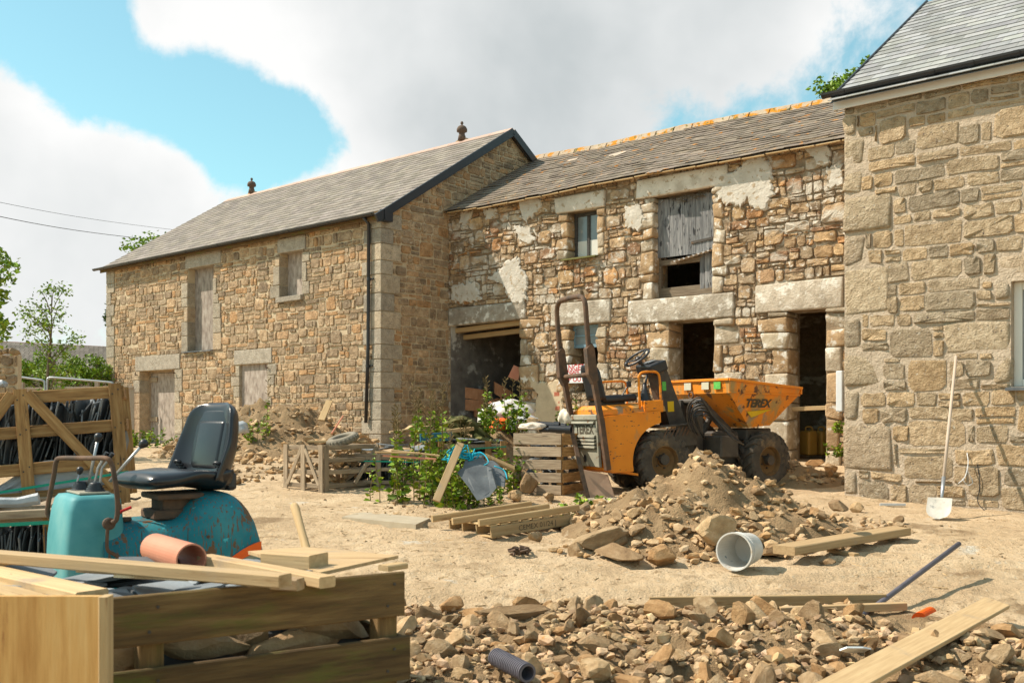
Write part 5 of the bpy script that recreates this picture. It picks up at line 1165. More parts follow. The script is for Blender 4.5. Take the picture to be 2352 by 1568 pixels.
# rails
def loop(y, x0, x1, zb, zt): return smooth_path([(x0, y, zb), (x0, y, zt-.12), (x0+.02, y, zt-.03), (x0+.09, y, zt), (x1-.09, y, zt), (x1-.02, y, zt-.03), (x1, y, zt-.12), (x1, y, zb+.12), (x1-.03, y, zb+.03)], 3)
dp('hand_rail', m_orange, lambda m: tube(m, loop(.05, .60, .93, 1.12, 1.60), .016, 8), smooth=True, keepg=False)
dp('hand_rail', m_orange, lambda m: tube(m, loop(.76, .35, .85, 1.12, 1.5), .014, 8), smooth=True, keepg=False)
dp('gear_boot', m_black, lambda m: lathe(m, [(.085, 0), (.09, .02), (.07, .035), (.078, .055), (.058, .075), (.064, .095), (.045, .115), (.05, .135), (.03, .16), (.026, .24), (0, .25)], Matrix.Translation((.76, .16, 1.215)), 16), smooth=True)
dp('gear_lever', m_black, lambda m: (tube(m, [(.76, .16, 1.4), (.80, .15, 1.56)], .014, 8), lathe(m, [(0, -.03), (.03, -.02), (.034, .01), (.02, .035), (0, .04)], Matrix.Translation((.81, .15, 1.60)), 12)), smooth=True)
dp('belt_stalk', m_black, lambda m: (tube(m, [(.42, .2, 1.3), (.5, .18, 1.42)], .008, 6), rbox(m, (.52, .17, 1.45), (.06, .04, .08), .008, 1)))
# steering pillar, dash box, wheel
dp('steering_pillar', m_steel, lambda m: prism(m, [Vector((1.38, .12, .86)), Vector((1.1, .12, .86)), Vector((.93, .12, 1.6)), Vector((1.1, .12, 1.62))], (0, .24, 0)))
dp('dash_box', m_black, lambda m: rbox(m, (.95, .26, 1.66), (.28, .36, .14), .02, 2, rot=Matrix.Rotation(R(-16), 4, 'Y') @ Matrix.Rotation(R(4), 4, 'X')))
dp('dash_dial', m_galv, lambda m: rbox(m, (.93, .26, 1.742), (.12, .12, .012), .01, 2, rot=Matrix.Rotation(R(-16), 4, 'Y')))
SWM = MR @ Matrix.Translation((.74, .28, 1.80)) @ Matrix.Rotation(R(-34), 4, 'Y')
sw = dp('steering_wheel', m_black, lambda m: (tube(m, [(.185*math.cos(a), .185*math.sin(a), 0) for a in np.linspace(0, 2*math.pi, 25)], .016, 8, cap=False), [beam(m, (0, 0, -.03), (.18*math.cos(a), .18*math.sin(a), 0), .03, .012) for a in (0, 2.1, 4.2)], lathe(m, [(0, -.1), (.03, -.1), (.035, 0), (0, .015)], None, 12)), MT=SWM, smooth=False)
dp('spinner_knob', m_black, lambda m: lathe(m, [(.008, 0), (.012, .02), (.026, .03), (.026, .05), (0, .06)], Matrix.Translation((-.185, 0, 0)), 12), MT=SWM, parent=sw)
dp('steering_column', m_steel, lambda m: tube(m, [(.9, .27, 1.6), (.77, .28, 1.76)], .022, 8))
dp('footplate', m_steel, lambda m: (rbox(m, (1.16, .22, .865), (.62, .5, .025), .004, 1), rbox(m, (1.28, -.0, .72), (.32, .02, .28), .004, 1)))
for i in range(7): dp('step_slot', m_rust, lambda m: beam(m, (.9+.06*i, -.015, .72), (.98+.06*i, -.015, .84), .012, .02))
dp('chassis_rear', m_steel, lambda m: (rbox(m, (.95, .4, .52), (1.3, .5, .34), .02, 1), rbox(m, (1.45, .4, .62), (.5, .26, .34), .02, 1)))
dp('rear_axle', m_steel, lambda m: tube(m, [(.92, -.0, .42), (.92, .82, .42)], .07, 12))
for t_, mt_, x, z, w, h in (('sticker', m_yel, 1.13, 1.12, .1, .14), ('sticker', m_grn, 1.04, 1.4, .06, .12)): dp('sticker', mt_, lambda m: rbox(m, (x, .117, z), (w, .004, h), .001, 1))
# front half
dp('chassis_front', m_steel, lambda m: (rbox(m, (.55, .6, .5), (1.2, .36, .28), .02, 1), rbox(m, (.12, .3, .62), (.34, .4, .3), .02, 1), rbox(m, (.3, .5, .72), (.5, .3, .22), .03, 1), rbox(m, (.9, .6, .78), (.5, .6, .18), .02, 1)), MT=MF)
dp('front_axle', m_steel, lambda m: tube(m, [(.92, .1, .42), (.92, 1.1, .42)], .07, 12), MT=MF)
def skip(m):
    def ringq(x0, x1, y0, y1, z0, z1): return [Vector((x0, y0, z0)), Vector((x1, y0, z1)), Vector((x1, y1, z1)), Vector((x0, y1, z0))]
    loft(m, [ringq(.58, 1.0, .2, 1.0, .88, .91), ringq(.02, 1.385, .02, 1.18, 1.35, 1.33), ringq(0, 1.42, 0, 1.2, 1.55, 1.45), ringq(.025, 1.395, .025, 1.175, 1.552, 1.452), ringq(.045, 1.36, .045, 1.155, 1.35, 1.33), ringq(.6, .98, .22, .98, .91, .94)])
sk = dp('skip', m_orange_rust, skip, MT=MF)
dp('skip_rim', m_orange, lambda m: (beam(m, (-.008, 0, 1.535), (-.008, 1.2, 1.535), .03, .035), beam(m, (-.01, -.012, 1.535), (1.43, -.012, 1.435), .025, .035), beam(m, (-.01, 1.212, 1.535), (1.43, 1.212, 1.435), .025, .035), beam(m, (1.43, 0, 1.40), (1.43, 1.2, 1.40), .03, .1)), MT=MF, parent=sk)
dp('fold_ridge', m_orange_rust, lambda m: beam(m, (.0, .012, 1.36), (1.4, .012, 1.335), .03, .02), MT=MF, parent=sk)
for y, w, mt_ in ((.80, .14, m_wst), (.45, .14, m_wst), (.22, .13, m_grn)): dp('sticker', mt_, lambda m: rbox(m, (-.002, y, 1.455), (.004, w, .1), .001, 1), MT=MF @ Matrix.Translation((-.008, 0, 0)), parent=sk)
tm = MF @ Matrix.Translation((.66, -.005, 1.19)) @ Matrix.Rotation(R(-2), 4, 'Y') @ Matrix.Rotation(R(90+17), 4, 'X')
tm = MF @ Matrix.Translation((.62, .058, 1.21)) @ Matrix.Rotation(R(90+21), 4, 'X')
text_mesh('maker_lettering', 'TEREX', .165, tm, m_decal, sk, .006)
dp('sticker', m_yel, lambda m: prism(m, [Vector((.44, .108, 1.10)), Vector((.92, .095, 1.135)), Vector((.56, .140, 1.02))], (0, -.012, 0)), MT=MF, parent=sk)
dp('lifting_eye', m_rust, lambda m: tube(m, [(-.02, .72+.045*math.cos(a), 1.33+.045*math.sin(a)) for a in np.linspace(0, 2*math.pi, 14)], .012, 6), MT=MF, parent=sk)
# ram, arms, hoses
for y in (.42, .78): dp('tipping_arm', m_steel, lambda m: beam(m, (-.12, y, 1.22), (.55, y, .72), .06, .11), MT=MF)
dp('tipping_ram', m_steel, lambda m: (tube(m, [(-.05, .6, .62), (.22, .6, 1.0)], .045, 10), tube(m, [(.2, .6, .98), (.38, .6, 1.14)], .022, 8)), MT=MF)
dp('ram_post', m_steel, lambda m: (beam(m, (-.14, .45, .55), (-.14, .45, 1.26), .06, .14, up=(1, 0, 0)), beam(m, (-.14, .75, .55), (-.14, .75, 1.26), .06, .14, up=(1, 0, 0)), tube(m, [(-.13, .38, 1.24), (-.13, .82, 1.24)], .04, 10)), MT=MF)
for i in range(7):
    hs = [P(1590+i*5+rnd.uniform(-4, 4), 990+3*i, 13.25+.03*i), P(1578+i*4, 960, 13.2), P(1583+i*5, 928+i*5-rnd.uniform(0, 6), 13.1+.03*i), P(1606+i*4, 912+i*8, 13.05+.03*i), P(1622+i*5, 930+i*8, 13.05+.04*i), P(1640+i*7, 958+i*8, 13.1), P(1672+i*6, 985+i*6, 13.2)]
    _m = M(); tube(_m, smooth_path(hs, 4), .011, 6); obj('hydraulic_hose', _m, m_black if i % 3 else m_steel, du, smooth=True)
# wheels
def wheel(MT, name='wheel', steer=0):
    n = 40; tr = [(.21, -.13), (.26, -.145), (.34, -.15), (.375, -.125), (.385, -.06), (.387, 0), (.385, .06), (.375, .125), (.34, .15), (.26, .145), (.21, .13), (.205, 0), (.21, -.13)]
    base = Matrix.Rotation(R(90), 4, 'X'); m = M(); lathe(m, tr, base, n)
    for k in range(17):
        for sd in (1, -1):
            a = 2*math.pi*(k+(.5 if sd < 0 else 0))/17; seg = []
            for f in np.linspace(0, 1, 5):
                aa = a-.30*f; y = sd*(.005+.145*f); r0 = .382-.01*f*f-(.03*max(0, f-.75)*4); w = .022+.004*f
                for dw in (-1, 1):
                    for dr in (-.01, .04): seg.append(Vector(((r0+dr)*math.cos(aa+dw*w/r0*1.3), y+sd*.004*dr, (r0+dr)*math.sin(aa+dw*w/r0*1.3))))
            fs = []
            for i in range(4):
                b = i*4; fs += [(b, b+4, b+5, b+1), (b+2, b+3, b+7, b+6), (b+1, b+5, b+7, b+3), (b, b+2, b+6, b+4)]
            fs += [(0, 1, 3, 2), (16, 18, 19, 17)]
            # shoulder block running down the side wall
            m.add(seg, fs); aa = a-.30; yy = sd*.152
            m.add([Vector(((r)*math.cos(aa+q*.055), yy-sd*e, (r)*math.sin(aa+q*.055))) for r, e in ((.395, .004), (.31, -.004)) for q in (-1, 1)]+[Vector((r*math.cos(aa+q*.055), sd*.12, r*math.sin(aa+q*.055))) for r in (.385, .31) for q in (-1, 1)], [(0, 1, 3, 2), (4, 6, 7, 5), (0, 4, 5, 1), (2, 3, 7, 6), (0, 2, 6, 4), (1, 5, 7, 3)])
    m.xf(MT); w = obj(name, m, m_rubber, du)
    m = M()
    for sd in (1, -1): lathe(m, [(.212, sd*.128), (.20, sd*.135), (.19, sd*.11), (.18, sd*.07), (.12, sd*.04), (.075, sd*.045), (.07, sd*.075), (.0, sd*.08)], base, 28)
    m.xf(MT); rm = obj('rim', m, m_rim, w)
    m = M()
    for sd in (-1, 1):
        for k in range(5): a = 2*math.pi*k/5; tube(m, [(.1*math.cos(a), sd*.035, .1*math.sin(a)), (.1*math.cos(a), sd*.065, .1*math.sin(a))], .012, 6)
    m.xf(MT); obj('wheel_nuts', m, m_steel, w)
wheel(MR @ Matrix.Translation((.92, .13, .40)), 'wheel'); wheel(MR @ Matrix.Translation((.92, .77, .40)) @ Matrix.Rotation(.3, 4, 'Y'), 'wheel')
wheel(MF @ Matrix.Translation((.92, .25, .41)) @ Matrix.Rotation(.15, 4, 'Y'), 'wheel'); wheel(MF @ Matrix.Translation((.92, .98, .41)), 'wheel')

# ------------------------------------------------------------------ danger sign
sg = thing('danger_sign', 'white warning sign with red lettering on the wall below the small window', 'sign', tuple(FM(5, 1.9, .1)))
_w = FM.rect(1291, 1352, 838, 880); SD = .1
_m = M(); beam(_m, FM(_w[0], (_w[2]+_w[3])/2, SD), FM(_w[1], (_w[2]+_w[3])/2, SD), .012, _w[3]-_w[2], tint=1.1); bd = obj('board', _m, m_white, sg)
wang = Matrix((FM.s, Vector((0, 0, 1)), FM.n)).transposed().to_4x4()
for t_, y, sz in (('DANGER', 845, .155), ('UNSAFE', 855, .10), ('KEEP OUT', 872, .13)):
    mt = wang.copy(); mt.translation = FM((_w[0]+_w[1])/2-.0, FM.z((_w[0]+_w[1])/2, y), SD+.009); text_mesh('lettering', t_, sz, mt, m_red, bd, .002)

# ------------------------------------------------------------------ small crates in the yard
def grp_mat(p, a): # x axis to the left-away, y axis to the right-away
    return Matrix.Translation(p) @ Matrix(((-math.cos(R(a)), math.sin(R(a)), 0, 0), (math.sin(R(a)), math.cos(R(a)), 0, 0), (0, 0, 1, 0), (0, 0, 0, 1)))
c1p = PG(742, 1132); c1 = grp_mat(c1p, 38); H1 = .64
k1 = thing('stone_crate', 'grey braced timber crate of stones with a tyre on top, left of the weeds', 'crate', tuple(c1p))
for z in (.09, .27, .43, .60): bp(k1, 'slat', m_wood_old, c1, (.0, 0, z), (.76, 0, z), .02, .06); bp(k1, 'side_slat', m_wood_old, c1, (0, .03, z), (0, 1.0, z), .02, .06); bp(k1, 'rear_slat', m_wood_old, c1, (0, 1., z), (.76, 1., z), .02, .06)
for x, y in ((.02, -.02), (.38, -.02), (.74, -.02), (-.01, .97), (.74, .97)): bp(k1, 'post', m_wood_old, c1, (x, y, 0), (x, y, H1), .022, .085, up=(1, 0, 0))
bp(k1, 'post', m_wood_old, c1, (-.02, .04, 0), (-.02, .04, H1), .08, .022, up=(1, 0, 0))
bp(k1, 'brace', m_wood_old, c1, (.34, -.022, .58), (.06, -.022, .1), .02, .055, up=(1, 0, 1)); bp(k1, 'brace', m_wood_old, c1, (.42, -.022, .58), (.70, -.022, .1), .02, .055, up=(1, 0, 1)); bp(k1, 'brace', m_wood_old, c1, (-.022, .96, .6), (-.022, .55, .1), .02, .055, up=(0, 1, 1))
def fill(MT, w, d, z0, z1, n, name, label, cat, mat, size=(.05, .12), seed=1, lib=None):
    rr = random.Random(seed); m = M(); it = []
    for i in range(n):
        p = MT @ Vector((rr.uniform(.08, w-.08), rr.uniform(.08, d-.08), rr.uniform(z0, z1))); it.append((p.x, p.y, p.z, rr.uniform(*size), pr_(rr, [(1, 1, 1), (.8, .82, .85), (1.1, 1, .9)])))
    scatter_stones(m, it, lib or LIB1); return obj(name, m, mat, label=label, cat=cat, kind='stuff')
fill(c1, .76, 1., .1, .56, 150, 'crate_stones', 'grey stones filling the braced crate', 'stones', m_rockw, seed=3)
ty = P(625+0, 0, 1); tp = c1 @ Vector((.22, .55, .70)); _m = M(); nr = 26; vs = []
tprof = [(.125, -.04), (.15, -.055), (.19, -.055), (.215, -.035), (.22, 0), (.215, .035), (.19, .055), (.15, .055), (.125, .04), (.13, 0), (.125, -.04)]
lathe(_m, tprof, Matrix.Translation(tp) @ Matrix.Rotation(R(12), 4, 'X') @ Matrix.Rotation(R(-14), 4, 'Y'), 28)
for k in range(24): a = 2*math.pi*k/24; e = Matrix.Translation(tp) @ Matrix.Rotation(R(12), 4, 'X') @ Matrix.Rotation(R(-14), 4, 'Y'); rbox(_m, e @ Vector((.222*math.cos(a), .222*math.sin(a), 0)), (.016, .03, .06), .003, 1, rot=(e.to_3x3().to_4x4() @ Matrix.Rotation(a, 4, 'Z')))
obj('old_tyre', _m, mk('grey_tyre', [(.17, .15, .12), (.28, .25, .2)], 6, bump=.3), smooth=True, label='small old grey tyre lying on the braced stone crate', cat='tyre')
wboard('timber_board', c1 @ Vector((.7, .35, H1+.03)), c1 @ Vector((.0, .8, H1+.03)), .12, .03, m_wood_mid, 'board lying beneath the tyre on the braced crate')
# low crate with strap, behind weeds
c2p = PG(772, 1118); c2 = frame_mat(c2p, -4)
k2 = thing('low_crate', 'low long slatted crate bound with green strap, half hidden by weeds', 'crate', tuple(c2p))
for z in (.07, .25, .42): bp(k2, 'slat', m_wood_old, c2, (0, 0, z), (1.25, 0, z), .02, .08 if z > .4 else .05); bp(k2, 'side_slat', m_wood_old, c2, (0, 0, z), (0, .9, z), .02, .06); bp(k2, 'rear_slat', m_wood_old, c2, (0, .9, z), (1.25, .9, z), .02, .06)
for x in (.03, .6, 1.22): bp(k2, 'post', m_wood_old, c2, (x, -.02, 0), (x, -.02, .46), .022, .07, up=(1, 0, 0))
bp(k2, 'brace', m_wood_old, c2, (.08, -.022, .06), (.56, -.022, .4), .02, .05, up=(0, 0, 1)); bp(k2, 'strap', m_strap, c2, (-.02, -.036, .37), (1.27, -.036, .35), .003, .018, tint=1.); 
s3 = thing('slate_stack', 'slates standing in the low strapped crate among the weeds', 'slate stack', tuple(c2p))
for i in range(40): _m = M(); slate_piece(_m, c2, (.06+i*.029, .3, .22), .4, .34, R(90)+sr.gauss(0, .1), (sr.gauss(0, .1), .1), sr.choice([.7, 1, 1.4]), .012, sr); obj('slate', _m, m_slate_raw, s3)
for i in range(12): _m = M(); slate_piece(_m, c2, (sr.uniform(.1, 1.2), sr.uniform(.2, .8), .45+.01*i), .4, .25, sr.uniform(0, 3), (sr.gauss(0, .08), 1.57+sr.gauss(0, .08)), sr.choice([1.5, 2.2, 2.8]), .012, sr); obj('slate', _m, m_slate_raw, s3)
c3p = PG(1010, 1105); c3 = frame_mat(c3p, 6)
k3 = thing('rear_crate', 'second low crate with post and strap between the weeds and the grey crate', 'crate', tuple(c3p))
for z in (.2, .38, .5): bp(k3, 'slat', m_wood_old, c3, (0, 0, z), (.95, 0, z), .02, .07); bp(k3, 'rear_slat', m_wood_old, c3, (0, .8, z), (.95, .8, z), .02, .07); bp(k3, 'side_slat', m_wood_old, c3, (0, 0, z), (0, .8, z), .02, .06)
for x in (.02, .7, .92): bp(k3, 'post', m_wood_brown, c3, (x, -.025, 0), (x, -.025, .58), .03, .09, up=(1, 0, 0))
bp(k3, 'strap', m_strap, c3, (.0, -.045, .44), (.96, -.045, .5), .003, .018, tint=1.)
s4 = thing('slate_stack', 'flat slates piled on the second low crate below the blue rope', 'slate stack', tuple(c3p))
for i in range(22): _m = M(); slate_piece(_m, c3, (sr.uniform(.1, .85), sr.uniform(.1, .7), .42+.009*i), .42, .28, sr.uniform(0, 3), (sr.gauss(0, .08), 1.57+sr.gauss(0, .1)), sr.choice([1.2, 1.8, 2.4]), .012, sr); obj('slate', _m, m_slate_raw, s4)
# grey slatted crate
c4p = PG(1289, 1138); c4 = grp_mat(c4p, 28); H4 = .8
k4 = thing('slatted_crate', 'grey slatted crate with black pipes on top beside the dumper', 'crate', tuple(c4p))
for i, z in enumerate((.07, .23, .40, .57, .735)):
    h = .125 if i < 4 else .15
    bp(k4, 'slat', m_wood_old, c4, (0, 0, z), (.70, 0, z), .022, h, tint=rnd.uniform(1.0, 1.3)); bp(k4, 'side_slat', m_wood_brown, c4, (-.012, .02, z), (-.012, .85, z), .022, h, tint=1.4); bp(k4, 'rear_slat', m_wood_old, c4, (0, .86, z), (.7, .86, z), .022, h)
for x, y in ((.04, .05), (.66, .05), (.04, .8)): bp(k4, 'post', m_wood_brown, c4, (x, y, 0), (x, y, H4), .07, .07, up=(1, 0, 0))
fill(c4, .7, .85, .1, H4-.06, 130, 'crate_slates', 'broken slates filling the grey slatted crate', 'slates', m_slate_raw, seed=5, lib=LIB1)
for i, (x0, x1, yy, dd, r_) in enumerate(((1232, 1285, 975, 12.6, .045), (1252, 1300, 978, 12.75, .04), (1262, 1312, 984, 12.4, .045), (1240, 1290, 986, 12.5, .03))):
    _m = M(); p0, p1 = P(x0, yy, dd), P(x1, yy+3, dd-.1); lathe(_m, [(r_*.85, 0), (r_, 0), (r_, (p1-p0).length*.75), (r_*1.2, (p1-p0).length*.76), (r_*1.2, (p1-p0).length), (r_*.85, (p1-p0).length), (r_*.85, 0)], axis_mat(p0, p1), 16)
    obj('black_pipe', _m, m_black, smooth=False, label='short black plastic drain pipe on the grey crate, '+('farthest left', 'rear middle', 'nearest right', 'thin one below')[i], cat='pipe')
# crumpled bags
def bag(px, py, d, r, mat, name, label, cat, sq=.7, seed=1, tint=1.):
    bm = bmesh.new(); bmesh.ops.create_icosphere(bm, subdivisions=4, radius=1); p = P(px, py, d)
    for v in bm.verts:
        c = v.co.copy(); k = 1+.25*noise.noise(c*1.6+Vector((seed*5, 0, 0)))+.13*abs(noise.noise(c*4+Vector((seed, 3, 0))))-.08*abs(noise.noise(c*9)); c *= k; v.co = Vector((c.x*r[0], c.y*r[1], max(c.z, -.5)*r[2]))
    bm.verts.index_update(); m = M(); bm_add(m, bm, Matrix.Translation(p), tint); return obj(name, m, mat, smooth=True, label=label, cat=cat)
bag(1222, 980, 12.5, (.16, .15, .06), m_bag, 'plastic_bag', 'crumpled cream plastic bag lying on the left of the grey crate', 'bag', seed=2, tint=(1., .9, .8))
bag(1303, 962, 13.6, (.13, .12, .13), m_bag, 'plastic_bag', 'cream plastic bag on the wall foot behind the roll bar', 'bag', seed=7, tint=(1., .93, .8))
bag(1165, 952, 16.2, (.40, .3, .24), m_bag, 'rubble_sack', 'large white and pink rubble sack in front of the cart opening', 'sack', seed=3)
bag(1118, 966, 15.9, (.15, .15, .2), m_bag, 'rubble_sack', 'small white sack leaning at the left of the big rubble sack', 'sack', seed=4)
bag(1200, 975, 15.6, (.24, .2, .17), m_sheet, 'rubble_sack', 'grey-white sack right of the big rubble sack', 'sack', seed=6, tint=1.4)
bag(1150, 978, 15.7, (.18, .15, .13), m_orbag, 'net_bag', 'orange net bag tucked under the rubble sack', 'bag', seed=8)
bag(553, 985, 15.5, (.12, .12, .13), m_sheet, 'plastic_bag', 'dirty plastic scrap beside the black excavator seat', 'bag', seed=9)
_m = M(); lathe(_m, [(.07, 0), (.11, .2), (.125, .2), (.125, .24), (.1, .24), (.06, .0), (.07, 0)], Matrix.Translation(P(1120, 958, 16.6)) @ Matrix.Rotation(R(35), 4, 'Y'), 18); obj('clay_pot', _m, m_terra, label='tilted terracotta pot behind the rubble sacks', cat='pot')
# old clay roof tiles in the cart opening
for i, (px, py, w, h, a) in enumerate(((1072, 902, .42, .2, 8), (1080, 930, .34, .2, 4), (1112, 940, .3, .25, -20), (1140, 935, .3, .3, -40), (1165, 905, .26, .22, 30))):
    p = P(px, py, 21.9); h *= .6; _m = M(); vs = []; n = 8
    poly = [Vector((w*math.cos(t), -.12*math.sin(t), 0)) for t in np.linspace(0, math.pi, n)]
    e = Matrix.Translation(p) @ Matrix.Rotation(R(a), 4, 'Y'); prism(_m, [e @ (v+Vector((0, 0, -h))) for v in poly]+[e @ (v*.9+Vector((0, 0, -h))) for v in reversed(poly)], (0, 0, 2*h)); obj('ridge_tile', _m, m_rubbed, label=('broad old clay tile leaning inside the cart opening', 'smaller clay tile below the broad one', 'tilted tile beside the pot', 'tile behind the rubble sack', 'clay tile at the back right of the cart opening')[i], cat='tile')
_m = M(); prism(_m, [P(1167, 865, 20.5), P(1190, 875, 20.5), P(1196, 845, 20.5), P(1180, 838, 20.5)], (0, .1, 0)); obj('orange_tile', _m, m_terra, label='orange broken tile catching light deep in the cart opening', cat='tile')
# logs
for i in range(5):
    p = P(1060+i*26, 962+(i % 2)*8, 21.7); _m = M(); tube(_m, [p, p+Vector((.12, .3, .03))], .09+.02*(i % 3), 10); obj('log', _m, m_bark, label=('cut log at the far left of the row inside the cart opening', 'second log from the left by the tiles', 'middle log under the tiles', 'fourth log behind the sacks', 'rightmost log behind the sacks')[i], cat='log')
# leaning slate slabs, gutter, timber
_m = M(); q_ = [P(1050, 1085, 11.9), P(1064, 1072, 11.95), P(1070, 1052, 12.1), P(1106, 1047, 12.15), P(1118, 1070, 12.05), P(1128, 1078, 12.), P(1140, 1120, 11.8), P(1124, 1140, 11.7), P(1096, 1149, 11.6), P(1076, 1118, 11.75)]; prism(_m, q_, (0.01, .03, .01), 1.25); obj('slate_slab', _m, m_slate_raw, label='large blue-grey slate slab leaning against the weeds pile', cat='slate')
_m = M(); q_ = [P(1100, 1062, 12.2), P(1135, 1058, 12.3), P(1160, 1090, 12.1), P(1158, 1118, 11.9), P(1120, 1110, 11.9)]; prism(_m, q_, (0.01, .03, .01), 1.2); obj('slate_slab', _m, m_slate_raw, label='darker slate slab propped behind the large one', cat='slate')
_m = M(); p0, p1 = P(1115, 1052, 12.4), P(1182, 1082, 12.2); prism(_m, [p0+Vector((0, -.05*math.cos(t), .06-.07*math.sin(t))) for t in np.linspace(0, math.pi, 7)]+[p0+Vector((0, -.042*math.cos(t), .06-.06*math.sin(t))) for t in np.linspace(math.pi, 0, 7)], p1-p0); obj('half_round_gutter', _m, m_wood_mid, label='length of old half-round gutter beside the blue rope', cat='gutter')
wboard('timber_stake', P(1058, 1018, 12.1), P(1002, 1150, 11.6), .09, .03, m_wood_new, 'pale timber stake leaning among the weeds', up=(0, -1, .3), tint=.9)
wboard('timber_stake', P(1010, 992, 14), P(1085, 984, 14.4), .08, .05, m_wood_mid, 'grey timber baton behind the weeds')
for i, (a_, b_) in enumerate((((880, 1046), (1002, 1054)), ((862, 1038), (965, 1040)), ((900, 1034), (1010, 1046)))):
    wboard('thin_batten', P(*a_, 12.2), P(*b_, 12.1), .04, .02, m_terra if i == 0 else m_wood_mid, ('reddish rod', 'grey batten', 'upper batten')[i]+' lying across the low crates', cat='batten')
wboard('blue_board', P(965, 1006, 13.6), P(1038, 1001, 13.8), .03, .12, m_bluep, 'blue plastic crate edge showing among the rubbish')
for i, (a_, b_) in enumerate((((895, 992), (990, 978)), ((905, 1008), (945, 978)), ((940, 1000), (1000, 990)))):
    wboard('broken_plank', P(*a_, 14.6), P(*b_, 14.8), .1, .025, m_wood_mid, ('top plank of the broken pallet by the barn corner', 'slanting plank of the broken pallet', 'front plank of the broken pallet')[i], cat='plank')
_m = M(); rr = random.Random(4)
for k in range(9):
    pts = []; cx, cy = rr.uniform(1035, 1100), rr.uniform(1035, 1052)
    for i in range(9): pts.append(P(cx+rr.gauss(0, 12), cy+rr.gauss(0, 7), 12.1+rr.gauss(0, .04)))
    tube(_m, smooth_path(pts, 4), .008, 5)
tube(_m, smooth_path([P(1090, 1040, 12.1), P(1110, 1042, 12.1), P(1122, 1060, 12.0), P(1112, 1068, 12.0)], 4), .008, 5); tube(_m, smooth_path([P(1135, 1070, 12), P(1158, 1080, 12), P(1165, 1100, 11.9)], 4), .008, 5)
obj('blue_rope', _m, m_blue, smooth=True, label='tangled turquoise rope on the crates above the slate slab', cat='rope')
# mossy slab heap
ms_ = thing('mossy_slab_heap', 'heap of mossy dark stone slabs in front of the barn corner', 'stone heap', tuple(P(1060, 1010, 15)))
for i in range(70):
    f = i/70; hgt = (1-f)*0; x = rr.uniform(-1, 1); zt = (1-abs(x)**1.3)*.42; _m = M(); slate_piece(_m, Matrix.Identity(4), P(1060, 1022, 14.9)+Vector((x*.46, rr.uniform(-.25, .3), zt*rr.random()**.6)), rr.uniform(.2, .34), rr.uniform(.14, .22), rr.uniform(-.4, .4), (.45*x+rr.gauss(.1, .2), rr.gauss(1.0, .3)), rr.choice([.6, .8, 1, 1.3]), .04, rr); obj('slab', _m, m_moss, ms_)
# concrete slab, pallet, manhole ring
_m = M(); p = PG(880, 1214); 
cs = [PG(785, 1192), PG(955, 1218), PG(988, 1196), PG(830, 1172)]
rb_ = [Vector((v.x, v.y, cs[1].z-.02)) for v in cs]; prism(_m, rb_, (0, 0, .085)); obj('concrete_slab', _m, m_concrete, label='pale concrete slab lying on the ground below the low crate', cat='concrete slab')
pp = PG(1128, 1238); pp.z += .01; pm = frame_mat(pp, 34, -4)
pl = thing('timber_pallet', 'low timber pallet stamped CEMEX with chipboard battens on top', 'pallet', tuple(pp))
for x in (0.0,): bp(pl, 'side_board', m_wood_mid, pm, (0, .0, .06), (1.0, .0, .06), .022, .105, tint=.8)
for y in (-.02, .27, .54, .8):
    if y > 0: bp(pl, 'bearer', m_wood_mid, pm, (-.0, y, .06), (1., y, .06), .022, .1, tint=.7)
for i in range(8): bp(pl, 'deck_board', m_wood_mid, pm, (.04+i*.13, .0, .122), (.04+i*.13, .82, .122), .09, .016)
for i in range(3): bp(pl, 'bottom_board', m_wood_mid, pm, (.06+i*.43, .0, .004), (.06+i*.43, .82, .004), .09, .014)
mt = pm @ Matrix.Translation((.56, -.013, .058)) @ Matrix.Rotation(R(90), 4, 'X'); text_mesh('stamp', 'CEMEX 01/24 J', .075, mt, m_decal, pl, 0)
for i, (y, x0, x1) in enumerate(((.02, -.12, 1.12), (.36, -.22, .98), (.72, -.25, 1.0))):
    m = M(); beam(m, pm @ Vector((x0, y, .165)), pm @ Vector((x1, y, .172)), .035, .07, bev=.015); obj('chipboard_batten', m, m_osb if False else m_wood_mid, label=('nearest', 'middle', 'farthest')[i]+' of three chipboard battens on the pallet', cat='batten')
c = PG(1400, 1170); _m = M(); lathe(_m, [(.0, .12), (.30, .12), (.32, .11), (.32, .065), (.29, .06), (.29, .0)], Matrix.Translation(c), 40); 
for k in range(44): a = 2*math.pi*k/44; rbox(_m, c+Vector((.25*math.cos(a), .25*math.sin(a), .124)), (.05, .012, .008), .002, 1, rot=a)
obj('manhole_cover', _m, m_concrete, label='round ribbed concrete cover between the pallet and the dirt mound', cat='manhole cover')
wboard('rusty_bar', P(1312, 985, 12.75), P(1352, 1150, 12.35), .07, .05, m_rust, 'rusty brown bar leaning behind the roll bar foot', cat='metal bar', up=(1, 0, 0))
_m = M(); prism(_m, [P(1338, 1078, 12.75), P(1395, 1090, 12.9), P(1412, 1142, 12.7), P(1352, 1145, 12.5)], (.01, .03, 0)); obj('reddish_panel', _m, m_terra, label='dusty pinkish board leaning under the dumper tail', cat='board'); bpy.data.objects['reddish_panel'].data.materials[0] = mk('dusty_pink_board', [(.36, .24, .17), (.46, .32, .23)], 6, bump=.3)
